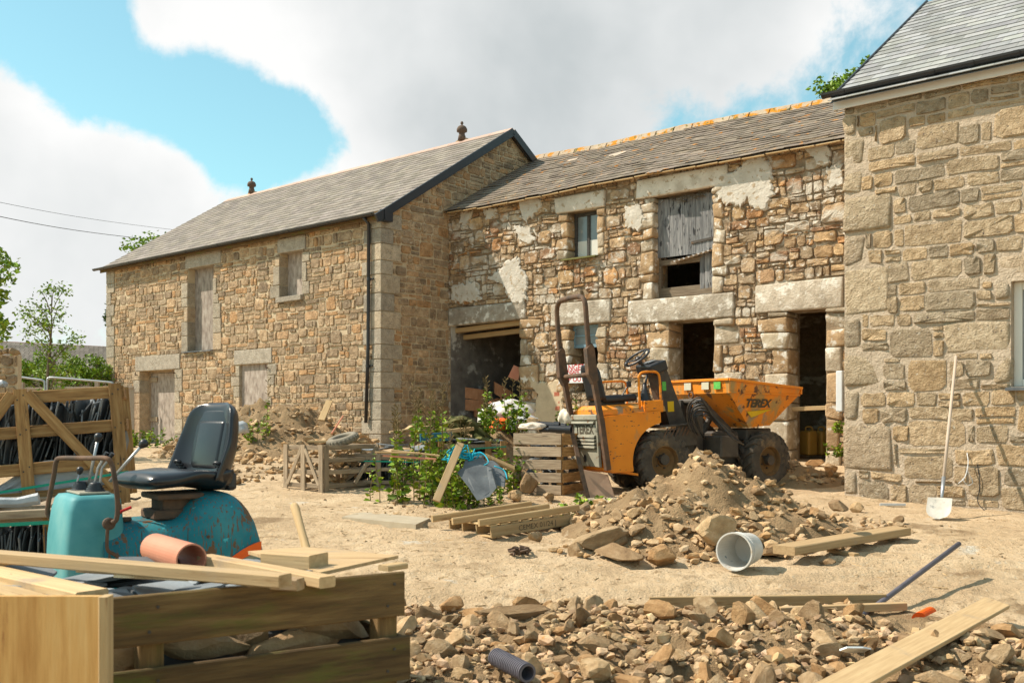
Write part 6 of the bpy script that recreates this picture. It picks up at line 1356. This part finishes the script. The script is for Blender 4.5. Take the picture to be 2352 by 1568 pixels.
# bucket
bc = P(1703, 1262, 8.35); bd_ = (P(1680, 1268, 8.15)-P(1735, 1255, 8.55)).normalized(); bz = bc-bd_*.16
_m = M(); lathe(_m, [(0, .0), (.125, .0), (.13, .01), (.148, .22), (.156, .222), (.156, .245), (.15, .247), (.152, .30), (.160, .302), (.160, .315), (.148, .315), (.145, .3), (.122, .012), (0, .012)], axis_mat(bz, bz+bd_), 36)
obj('plastic_bucket', _m, mk('mortar_stained_bucket', [(.52, .50, .46), (.66, .65, .62)], 5, rough=.5, bump=.1, layers=[((.40, .30, .18), 6, .60, .15, U), ((.12, .17, .2), 5, .655, .03, U)]), smooth=False, label='white mortar-stained bucket lying on its side by the dirt mound', cat='bucket')
# thick plank and offcuts
def gp(px, py, dz): p = PG(px, py, dz); return p
a_, b_ = P(1800, 1263, 8.55), P(2068, 1218, 9.85)
wboard('thick_plank', a_, b_, .22, .075, m_wood_new, 'thick pale scaffold-like plank resting on stones right of the bucket', cat='plank', tint=.82, bev=.008)
wboard('timber_offcut', gp(1905, 1262, .03), gp(1968, 1275, .03), .07, .035, m_wood_new, 'small offcut poking out under the thick plank', tint=.8)
wboard('long_board', P(1492, 1386, 7.2), P(2034, 1379, 7.3), .03, .10, m_wood_mid, 'long dull board on edge across the back of the rubble', cat='plank', up=(0, 0, 1), tint=.8)
wboard('long_board', P(1790, 1402, 7.0), P(2080, 1391, 7.1), .05, .055, m_wood_new, 'paler shorter board lying in front of the long dull board', cat='plank', tint=.95)
wboard('pale_plank', P(1810, 1640, 4.45), P(2290, 1384, 6.9), .165, .03, m_wood_new, 'fresh pale plank running diagonally at the bottom right', cat='plank', tint=1.12, up=(.15, -.2, 1))
_m = M(); tube(_m, [P(1955, 1425, 6.9), P(2010, 1392, 7.2), P(2203, 1248, 8.1)], .02, 12); obj('grey_pipe', _m, m_pipe, smooth=True, label='dark grey pipe sticking up diagonally behind the boards', cat='pipe')
_m = M(); prism(_m, [P(2110, 1420, 6.9)+Vector((.05*math.cos(t), 0, .045*math.sin(t))) for t in np.linspace(.3, 3.3, 8)], (.12, .1, .02)); obj('orange_netting', _m, m_orbag, label='orange netting roll behind the pale plank', cat='netting')
# corrugated pipe
p0, p1 = P(1140, 1508, 5.55), P(1212, 1545, 5.25); L_ = (p1-p0).length; pf = []
for i in range(19): z = L_*i/19; pf += [(.052, z), (.052, z+L_/19*.5), (.044, z+L_/19*.55), (.044, z+L_/19*.95)]
pf += [(.05, L_), (.038, L_), (.036, 0)]; _m = M(); lathe(_m, pf, axis_mat(p0, p1), 24); obj('corrugated_pipe', _m, m_pipe, smooth=False, label='short corrugated drain pipe in the foreground rubble', cat='pipe')
# shovel
sh = thing('shovel', 'long-handled shovel with mortar-caked blade leaning on the house wall', 'shovel', tuple(PG(2160, 1190)))
t0 = FH(FH.q(2196, .06), FH.z(FH.q(2196, .06), 817, .06), .06); bs = PG(2158, 1192); sk_ = bs.lerp(t0, .16); 
_m = M(); tube(_m, [sk_.lerp(t0, .02), sk_.lerp(t0, .5), t0], [.019, .019, .016], 12); obj('handle', _m, m_shaft, sh, smooth=True)
_m = M(); ax_ = (t0-bs).normalized(); tube(_m, [bs.lerp(t0, .09), sk_, sk_.lerp(t0, .10)], [.012, .021, .023], 10); obj('socket', _m, m_galv, sh, smooth=True)
sd_ = FH.s*1.0; fr_ = ax_.cross(sd_).normalized(); fr_ = fr_ if fr_.y < 0 else -fr_; vs = []
nu, nv = 9, 8
for j in range(nv):
    f = j/(nv-1); w = .135*(1 if f > .45 else math.sqrt(max(.02, 1-((.45-f)/.45)**2)))*(1-.1*max(0, f-.8))
    for i in range(nu): u = -1+2*i/(nu-1); vs.append(bs+ax_*(.01+.26*f)+sd_*w*u+FH.n*(.05+.03*u*u-.02*f))
k_ = len(vs); vs2 = [v-FH.n*.004 for v in vs]; _m = M(); q = [(j*nu+i, j*nu+i+1, (j+1)*nu+i+1, (j+1)*nu+i) for j in range(nv-1) for i in range(nu-1)]
_m.add(vs+vs2, q+[tuple(k_+a for a in reversed(f)) for f in q]); obj('blade', _m, mk('mortar_caked_steel', [(.40, .38, .33), (.58, .55, .5)], 9, bump=.4, layers=[((.24, .24, .23), 7, .58, .1, U)]), sh, smooth=True)
# loose wire from the wall
_m = M(); w0 = FH(FH.q(2223), FH.z(FH.q(2223), 1040), .03); tube(_m, smooth_path([w0, w0+Vector((-.01, -.05, -.12)), w0+Vector((-.06, -.08, -.28)), w0+Vector((-.14, -.08, -.36))], 4), .006, 5); tube(_m, smooth_path([w0+Vector((-.03, -.06, -.2)), w0+Vector((.03, -.08, -.34)), w0+Vector((-.04, -.1, -.38)), w0+Vector((-.1, -.09, -.3))], 4), .004, 5)
obj('loose_cable', _m, m_white, smooth=True, label='frayed white cable ends hanging out of the house wall by the shovel', cat='cable')
for i in range(1):
    _m = M(); x = FH.q(2245); pts = [FH(x+.0, FH.z(x, 1060), .02), FH(x+.04, FH.z(x, 1110), .04), FH(x+.02, FH.z(x, 1150), .06), FH(x+.12, FH.z(x, 1172), .1)]; tube(_m, smooth_path(pts, 5), .005, 5); obj('bare_wire', _m, m_wire, label='thin dark wire curling down the foot of the house wall', cat='cable')
_m = M(); box(_m, PG(2050, 1162)+Vector((0, 0, .02)), (.3, .05, .03), -.1, 1.6); obj('metal_offcut', _m, m_galv, label='flat grey metal strip on the soil left of the shovel', cat='metal strip')
_m = M(); beam(_m, PG(2330, 1495)+Vector((0, 0, .04)), PG(2390, 1510)+Vector((0, 0, .04)), .03, .02); obj('blue_white_scrap', _m, mk('pale_blue_plastic', [(.45, .65, .75), (.6, .75, .8)], 4, bump=0), label='pale blue plastic scrap at the right frame edge', cat='plastic scrap')
# jerrycans
for i, px in enumerate((1857, 1886)):
    c = P(px, 1017, 17.0+i*.1); _m = M(); rbox(_m, c+Vector((0, 0, .0)), (.2, .26, .42), .04, 3, rot=.4)
    j_ = thing('jerrycan', ('left' if i == 0 else 'right')+' yellow jerrycan inside the right doorway', 'jerrycan', tuple(c), group='yellow jerrycans in the doorway'); obj('body', _m, m_jerry, j_, smooth=False)
    _m = M(); tube(_m, smooth_path([c+Vector((-.05, 0, .2)), c+Vector((-.04, 0, .27)), c+Vector((.05, 0, .27)), c+Vector((.06, 0, .2))], 3), .014, 6); tube(_m, [c+Vector((.07, .03, .2)), c+Vector((.07, .03, .25))], .03, 10); obj('handle', _m, m_jerry, j_)
wboard('doorway_rail', P(1800, 940, 16.6), P(1900, 936, 16.2), .05, .07, m_wood_mid, 'horizontal rail across the dark right doorway', cat='rail')
wboard('step_board', FM(FM.q(1893), FM.z(FM.q(1893), 1102, .9), .9), FM(FM.q(1938, .9), FM.z(FM.q(1938), 1102, .9), .9), .1, .06, m_wood_mid, 'timber board on the ground beside the house corner', cat='plank')
# plants
PLW = 'weeds growing round the crates'
plant(890, 1150, 105, .28, 8, .085, 'leafy weed clump at the left of the low crate', group=PLW, seed=1, tall=2, dens=.7)
plant(960, 1152, 125, .32, 11, .09, 'dense tall weed clump in the middle of the low crates', group=PLW, seed=2, tall=4, dens=.7)
plant(1020, 1160, 100, .25, 9, .09, 'broad-leaved weeds left of the timber stake', group=PLW, seed=3, tall=2, dens=.7)
plant(1062, 1165, 85, .22, 11, .085, 'weeds directly left of the slate slab', group=PLW, seed=4, tall=1, dens=.7)
plant(1000, 1140, 120, .3, 14, .09, 'tall weeds with bare stalks behind the timber stake', group=PLW, seed=31, tall=6, dens=.7)
plant(1050, 1130, 80, .2, 9, .08, 'weeds behind the slate slab below the rope', group=PLW, seed=34, tall=3)
plant(1165, 1130, 85, .2, 9, .075, 'weeds between the slate slab and the grey crate', group=PLW, seed=7, tall=2)
plant(1120, 1158, 45, .2, 8, .06, 'low weeds at the foot of the slate slab', group=PLW, seed=8)
plant(1235, 1120, 55, .1, 4, .08, 'small weed in front of the grey slatted crate', group=PLW, seed=21)
plant(1160, 990, 60, .35, 14, .09, 'tall seeding weeds growing over the rubble sacks', d=15.3, group=PLW, seed=9, tall=6)
plant(1100, 1000, 45, .2, 6, .08, 'weeds with bare stalks left of the rubble sacks', d=15., group=PLW, seed=10, tall=3)
plant(975, 1010, 50, .2, 8, .08, 'weeds behind the low crates by the barn corner', d=14, group=PLW, seed=11, tall=3)
plant(1345, 1188, 50, .24, 16, .07, 'low green clump beside the manhole cover', group=PLW, seed=12, dens=.7)
plant(585, 1050, 85, .22, 12, .075, 'bright green bush on the rubble heap beside the seat', group=PLW, seed=13, dens=1.6, tall=1)
plant(330, 1030, 45, .3, 12, .09, 'weeds at the left barn door threshold', d=20, group=PLW, seed=14)
plant(395, 1030, 30, .2, 8, .08, 'small weeds right of the left barn door', d=20, group=PLW, seed=15)
plant(1925, 990, 25, .08, 4, .06, 'small plant growing from the wall by the right doorway', d=15.2, group=PLW, seed=16)
plant(1920, 1045, 30, .12, 6, .05, 'tiny leafy plant on the stones at the right doorway', d=14.8, group=PLW, seed=17)
plant(1300, 980, 40, .15, 5, .07, 'weeds behind the roll bar by the sign', d=15.5, group=PLW, seed=18, tall=2)
# ------------------------------------------------------------------ dirt mound and rubble
def heap(name, label, cat, cx, cy, rx, ry, h, mat, seed, step=.05, cut=None, ang=0):
    m = M(); n = int(2*max(rx, ry)/step); vs = []; ok = {}
    for j in range(n+1):
        for i in range(n+1):
            x = cx-rx+2*rx*i/n; y = cy-ry+2*ry*j/n; r = math.hypot((x-cx)/rx, (y-cy)/ry)*(1+.18*noise.noise(Vector((x*1.3, y*1.3, seed))))
            k = max(0, 1-r); z = G(x, y)-.06+h*(k**1.0)*(1+.45*fbm(x*1.7, y*1.7, seed))+.10*min(k*2, 1)*fbm(x*4.5, y*4.5, seed)+(.06 if r < 1 else 0)*sm(k*6)
            vs.append((x, y, z)); ok[(x, y)] = z
    m.add(vs, [(j*(n+1)+i, j*(n+1)+i+1, (j+1)*(n+1)+i+1, (j+1)*(n+1)+i) for j in range(n) for i in range(n)])
    o = obj(name, m, mat, smooth=True, label=label, cat=cat)
    def zf(x, y):
        i = int(round((x-cx+rx)/(2*rx)*n)); j = int(round((y-cy+ry)/(2*ry)*n))
        return vs[j*(n+1)+i][2] if 0 <= i <= n and 0 <= j <= n else G(x, y)
    return zf
z1f = heap('dirt_mound', 'big mound of dug brown earth in front of the dumper', 'dirt mound', 2.0, 10.3, 1.5, 1.5, .74, m_dirt, 3)
z2f = heap('barn_heap', 'tall heap of earth and broken stone against the barn front', 'rubble heap', -4.5, 18.6, 2.2, 1.9, .92, m_dirt, 5, .08)
z3f = heap('rubbish_heap', 'rubbish-strewn earth bank in front of the cart opening', 'earth bank', -.6, 15.8, 1.8, 1.9, .62, m_dirt, 7, .08)
z4f = heap('doorway_spoil', 'low bank of spoil below the right doorway', 'earth bank', 4.0, 14.6, .9, .9, .22, m_dirt, 9, .06)
ROCKN = [0]
def rock(x, y, z, s, lib_i, label, group=None, mat=None, rot=None, cat='stone', sc=(1, 1, 1), name='rock', tint=None):
    key = (lib_i, mat.name if mat else '')
    if key not in ROCK_ME:
        ROCK_ME[key] = mesh_of('rock', rock_m(lib_i, 3 if lib_i >= 50 else 2, .75, [(1, 1, 1), (.74, .68, .62), (1.3, 1.26, 1.2), (1.05, .88, .70), (.95, .90, .85)][lib_i % 5]), mat or m_rock, None, smooth=2)
    o = bpy.data.objects.new(name, ROCK_ME[key]); COL.objects.link(o); o.location = (x, y, z); o.scale = (s*sc[0], s*sc[1], s*sc[2])
    o.rotation_euler = rot or (rnd.uniform(-.5, .5), rnd.uniform(-.5, .5), rnd.uniform(0, 6.28)); tagit(o, label, cat, group); ROCKN[0] += 1; return o
ROCK_ME = {}
BIG = [(1385, 1240, 8.6, .30, (1.15, .8, .55), 'flat pale boulder leaning at the front left of the dirt mound'), (1420, 1268, 8.5, .26, (1.2, .7, .5), 'slab-like boulder under the pale flat one'),
       (1640, 1212, 9.0, .25, (1.3, .9, .75), 'squared brown block on the front of the mound above the bucket'), (1526, 1275, 8.3, .16, (1, .9, .9), 'rounded boulder at the front foot of the mound'),
       (1325, 1262, 8.6, .12, (.8, .7, 1), 'upright stone left of the flat pale boulder'), (1227, 1232, 9.2, .12, (1, .8, .8), 'blocky stone standing alone near the pallet'),
       (1212, 1110, 11.9, .24, (.65, .6, 1.1), 'tall slanting boulder in front of the grey crate'), (1185, 1138, 11.8, .15, (1, .8, .9), 'rounded boulder left of the tall slanting one'),
       (1262, 1142, 11.9, .15, (1.2, .8, .6), 'low boulder below the grey crate'), (1205, 1405, 7.0, .24, (1.5, .5, .4), 'long layered stone at the back left of the rubble'),
       (1735, 1420, 6.6, .19, (1.1, .9, .8), 'boulder with rusty face beside the long board'), (1820, 1440, 6.4, .13, (1, .9, .9), 'grey rounded stone right of the rusty-faced boulder'),
       (1745, 1555, 5.5, .11, (.8, .8, 1.3), 'pointed stone standing at the bottom of the rubble'), (2160, 1450, 6.2, .13, (1.1, .9, .8), 'stone on the right below the pale plank'), (2255, 1475, 6.0, .12, (1.2, .9, .7), 'stone near the right edge of the rubble'),
       (2190, 1560, 5.2, .11, (1, .9, .8), 'pale speckled granite lump at the bottom right'), (1225, 968, 14.4, .13, (1.2, .8, .7), 'stone behind the black pipes'), (1925, 1160, 10.2, .14, (1.3, .9, .7), 'flat-topped stone on the right flank of the mound'),
       (1970, 1165, 10.4, .1, (1, .9, .9), 'dark stone at the right tip of the mound'), (1870, 1062, 14.0, .15, (1.2, .8, .6), 'yellowish block left of the right doorway step'), (1910, 1075, 13.6, .17, (1.1, .8, .6), 'yellowish block below the small plant'), (1850, 1085, 13.4, .15, (1.3, .7, .5), 'long block behind the front wheel'), (1900, 1290, 8.2, .07, (1.5, .8, .7), 'brown brick-like stone in front of the thick plank'), (1265, 1555, 5.4, .1, (1.1, .9, .6), 'stone beside the corrugated pipe mouth')]
for i, (px, py, d, s, sc, lab) in enumerate(BIG):
    p = P(px, py, d) if i in (2, 16) else PG(px, py, s*sc[2]*.55+(.05 if py > 1400 else 0)+(.35 if i in (17,) else 0)); rock(p.x, p.y, p.z, s, 50+i % 8, lab, sc=sc, rot=((i*1.3) % .5-.25, (i*.7) % .5-.25, (i*2.1) % 6.28 if i not in (9,) else .1))
# rubble in the foreground: nearest and largest as individuals
rr = random.Random(77)
def inrub(x, y):
    px = HX+FL*x/y
    if px < 900 or px > 2450: return 0
    y1 = 7.35 if px < 2000 else 6.9-.25*(px-2000)/400
    if px > 1950: y1 -= .35
    return 1 if 5.1 < y < y1+.15*math.sin(x*4) else 0
zrf = heap('rubble_bank', 'spread bank of dug brown earth under the foreground rocks', 'earth bank', 1.5, 6.1, 2.9, 1.3, .13, m_dirt, 13, .04)
grid = {}
def far(x, y, r):
    gx, gy = int(x/.3), int(y/.3)
    for i in (-1, 0, 1):
        for j in (-1, 0, 1):
            for (a, b, q) in grid.get((gx+i, gy+j), ()):
                if math.hypot(a-x, b-y) < (q+r)*.72: return False
    return True
TONE = ['brown', 'dark brown', 'pale', 'ochre', 'grey-brown']
MARKS = [(1000, 1480, 'beside the foreground crate'), (1090, 1420, 'on the left rear edge of the rubble'), (1170, 1520, 'around the corrugated pipe'), (1330, 1420, 'behind the corrugated pipe'), (1390, 1530, 'right of the corrugated pipe'), (1560, 1440, 'in front of the left end of the long board'), (1600, 1540, 'at the bottom middle of the rubble'),
         (1780, 1430, 'under the long dull board'), (1800, 1530, 'left of the pale plank'), (1960, 1460, 'near the grey pipe foot'), (1990, 1540, 'beside the pale plank'), (2150, 1460, 'behind the pale plank'), (2260, 1540, 'in the bottom right corner')]
n_i = 0
for k in range(9000):
    if n_i >= 262: break
    x = rr.uniform(-1.0, 3.4); y = 5.25+2.1*rr.random(); s = (.085+.07*rr.random()) if n_i < 90 else (.04+.05*rr.random())
    if not inrub(x, y) or not far(x, y, s*.95): continue
    grid.setdefault((int(x/.3), int(y/.3)), []).append((x, y, s)); n_i += 1; li = rr.randrange(16); z = max(zrf(x, y), G(x, y))
    qx, qy = HX+FL*x/y, HY-FL*(z-EYE)/y; mk_ = min(MARKS, key=lambda t: math.hypot(t[0]-qx, t[1]-qy))[2]
    sz = 'large' if s > .12 else 'medium' if s > .085 else 'fist-sized' if s > .06 else 'small'
    rock(x, y, z+s*rr.uniform(.15, .45), s, li, '%s angular %s rock %s' % (sz, TONE[li % 5], mk_), 'rocks of the foreground rubble spread', sc=(1, rr.uniform(.65, 1), rr.uniform(.55, .95)), rot=(rr.uniform(-.7, .7), rr.uniform(-.7, .7), rr.uniform(0, 6.28)))
m = M(); it = []
for k in range(4200):
    x = rr.uniform(-1.1, 3.6); y = 5.1+2.5*rr.random()
    if not inrub(x, y): continue
    s = .014+.058*rr.random()**1.7; c = rr.choice([1, .75, 1.3, 1.1]); it.append((x, y, max(zrf(x, y), G(x, y))+s*.4, s, (c, c*rr.uniform(.92, 1), c*rr.uniform(.85, 1))))
scatter_stones(m, it, LIB1); obj('rubble_fines', m, m_rockw, kind='stuff', smooth=2, label='small broken stones between the foreground rocks', cat='rubble')
def dress(zf, cx, cy, rx, ry, n, smin, smax, nbig, label, group, name, seed, tl=1., pw=1.6):
    r = random.Random(seed); m = M(); it = []; big = []
    for k in range(n):
        a = r.uniform(0, 6.28); q = math.sqrt(r.random()); x = cx+rx*q*math.cos(a)*1.02; y = cy+ry*q*math.sin(a)*1.02; s = smin+(smax-smin)*r.random()**3*(.5+.5*q)
        it.append((x, y, zf(x, y)+s*.3, s, pr_(r, [(1, 1, 1), (.76, .7, .64), (1.3, 1.26, 1.2), (1., .87, .7)])))
    it.sort(key=lambda t: -t[3])
    for x, y, z, s, t in it[:nbig]: rock(x, y, z, s, r.randrange(16), label, group, sc=(1, .85, .7))
    scatter_stones(m, it[nbig:], LIB1); obj(name, m, m_rockw, kind='stuff', smooth=2, label=label.replace('larger stone', 'small stones').replace('lying', 'scattered'), cat='rubble')
dress(z1f, 2.0, 10.2, 1.4, 1.45, 1250, .010, .13, 30, 'larger stone lying on the dirt mound', 'stones on the dirt mound', 'mound_stones', 5)
dress(lambda x, y: G(x, y) if math.hypot((x-2)/1.35, (y-10.3)/1.5) > 1 else z1f(x, y), 3.1, 10.6, 1.1, .9, 420, .015, .11, 12, 'larger stone lying right of the dirt mound', 'stones right of the mound', 'mound_side_stones', 6)
dress(lambda x, y: G(x, y) if math.hypot((x-2)/1.35, (y-10.3)/1.5) > 1 else z1f(x, y), 1.4, 9.2, 1.0, .55, 320, .02, .13, 12, 'larger stone lying at the foot of the dirt mound', 'stones at the foot of the mound', 'mound_foot_stones', 8)
dress(z2f, -4.5, 18.3, 2.1, 1.9, 1200, .03, .17, 22, 'larger stone lying on the barn rubble heap', 'stones on the barn heap', 'heap_stones', 7)
dress(G, -4.1, 15.2, .9, 1.2, 160, .04, .15, 8, 'larger stone lying at the foot of the barn heap', 'stones below the barn heap', 'heap_foot_stones', 9)
dress(z3f, -.5, 15.6, 1.7, 1.7, 260, .03, .1, 0, 'larger stone lying on the earth bank', None, 'bank_stones', 10)
dress(z4f, 4.0, 14.6, .9, .8, 200, .03, .14, 6, 'larger stone lying below the right doorway', 'stones below the right doorway', 'doorway_stones', 11)
dress(G, -.3, 11.9, 1.5, .7, 240, .01, .06, 0, 'larger stone lying under the weeds', None, 'weed_stones', 12)
# gravel over the yard
m = M(); it = []
for k in range(9500):
    y = 5.4+10*rr.random()**1.3; x = rr.uniform(-.36, .56)*y; s = .004+.012*rr.random()**3+(.018 if rr.random() < .035 else 0)
    if noise.noise(Vector((x*.8, y*.8, 9))) < rr.uniform(-.5, .2): continue
    c = rr.uniform(.8, 1.15); it.append((x, y, G(x, y)+s*.15, s, (c, c, c)))
scatter_stones(m, it, LIB0); obj('yard_gravel', m, m_rockw, kind='stuff', label='scattered pebbles and stone chips over the bare yard', cat='gravel')
m = M()
for k in range(260):
    y = 6+8*rr.random(); x = rr.uniform(-.3, .5)*y; a = rr.uniform(0, 6.28); L_ = rr.uniform(.03, .12); p = Vector((x, y, G(x, y)+.006)); tube(m, [p, p+Vector((math.cos(a), math.sin(a), .05))*L_], .002+.002*rr.random(), 4, rr.uniform(.7, 1.3))
obj('twigs', m, m_wood_mid, kind='stuff', label='twigs and straw scattered on the bare soil', cat='twigs')
m = M()
for k in range(14):
    p = PG(rr.uniform(1185, 1215), rr.uniform(1265, 1275)); tube(m, [p+Vector((rr.gauss(0, .04), rr.gauss(0, .04), .0)), p+Vector((rr.gauss(0, .04), rr.gauss(0, .04), .05)), p+Vector((rr.gauss(0, .05), 0, .03))], .012, 5)
obj('dry_root_clump', m, m_rust, label='small reddish dry root clump on the soil left of the boulders', cat='root clump')
wboard('heap_plank', P(738, 965, 17.9), P(757, 920, 18.4), .12, .03, m_wood_mid, 'short plank stuck upright in the barn rubble heap', cat='plank', up=(0, -1, .3))
_m = M(); tube(_m, [P(762, 995, 16.8), P(788, 955, 17.2)], .015, 6); obj('heap_stick', _m, m_terra, label='thin reddish stick poking from the barn heap', cat='stick')
_m = M(); slate_piece(_m, Matrix.Identity(4), P(1965, 1505, 5.7)+Vector((0, 0, .03)), .2, .12, .3, (.1, 1.1), (3.2, 3.3, 3.3), .01, rr); obj('pale_slate_shard', _m, m_slate_pale, label='pale white slate shard among rocks left of the diagonal plank', cat='slate')
_m = M(); beam(_m, P(1712, 1450, 6.2), P(1722, 1490, 6.0), .03, .02, up=(0, -1, 0)); obj('wood_splinter', _m, m_wood_mid, label='weathered wood splinter standing in the rubble centre', cat='splinter')
print('ROCKS', ROCKN[0])

_m = M()
for z in (.928, .715):
    for x in (-.05, -.8):
        for k in (-1, 1): lathe(_m, [(.005, 0), (.005, .003), (0, .004)], CX @ Matrix.Translation((x+.012*k, -.0105, z+.035*k)) @ Matrix.Rotation(R(90), 4, 'X'), 8)
obj('nails', _m, m_steel, fc)
_m = M()
for x in (-.045, -.66, -1.3):
    for z in (.04, .24, .5, .74):
        for k in (-1, 1): lathe(_m, [(.006, 0), (.006, .003), (0, .004)], cb @ Matrix.Translation((x+.02*k, -.037, z+.015*k)) @ Matrix.Rotation(R(90), 4, 'X'), 6)
obj('nails', _m, m_steel, big)
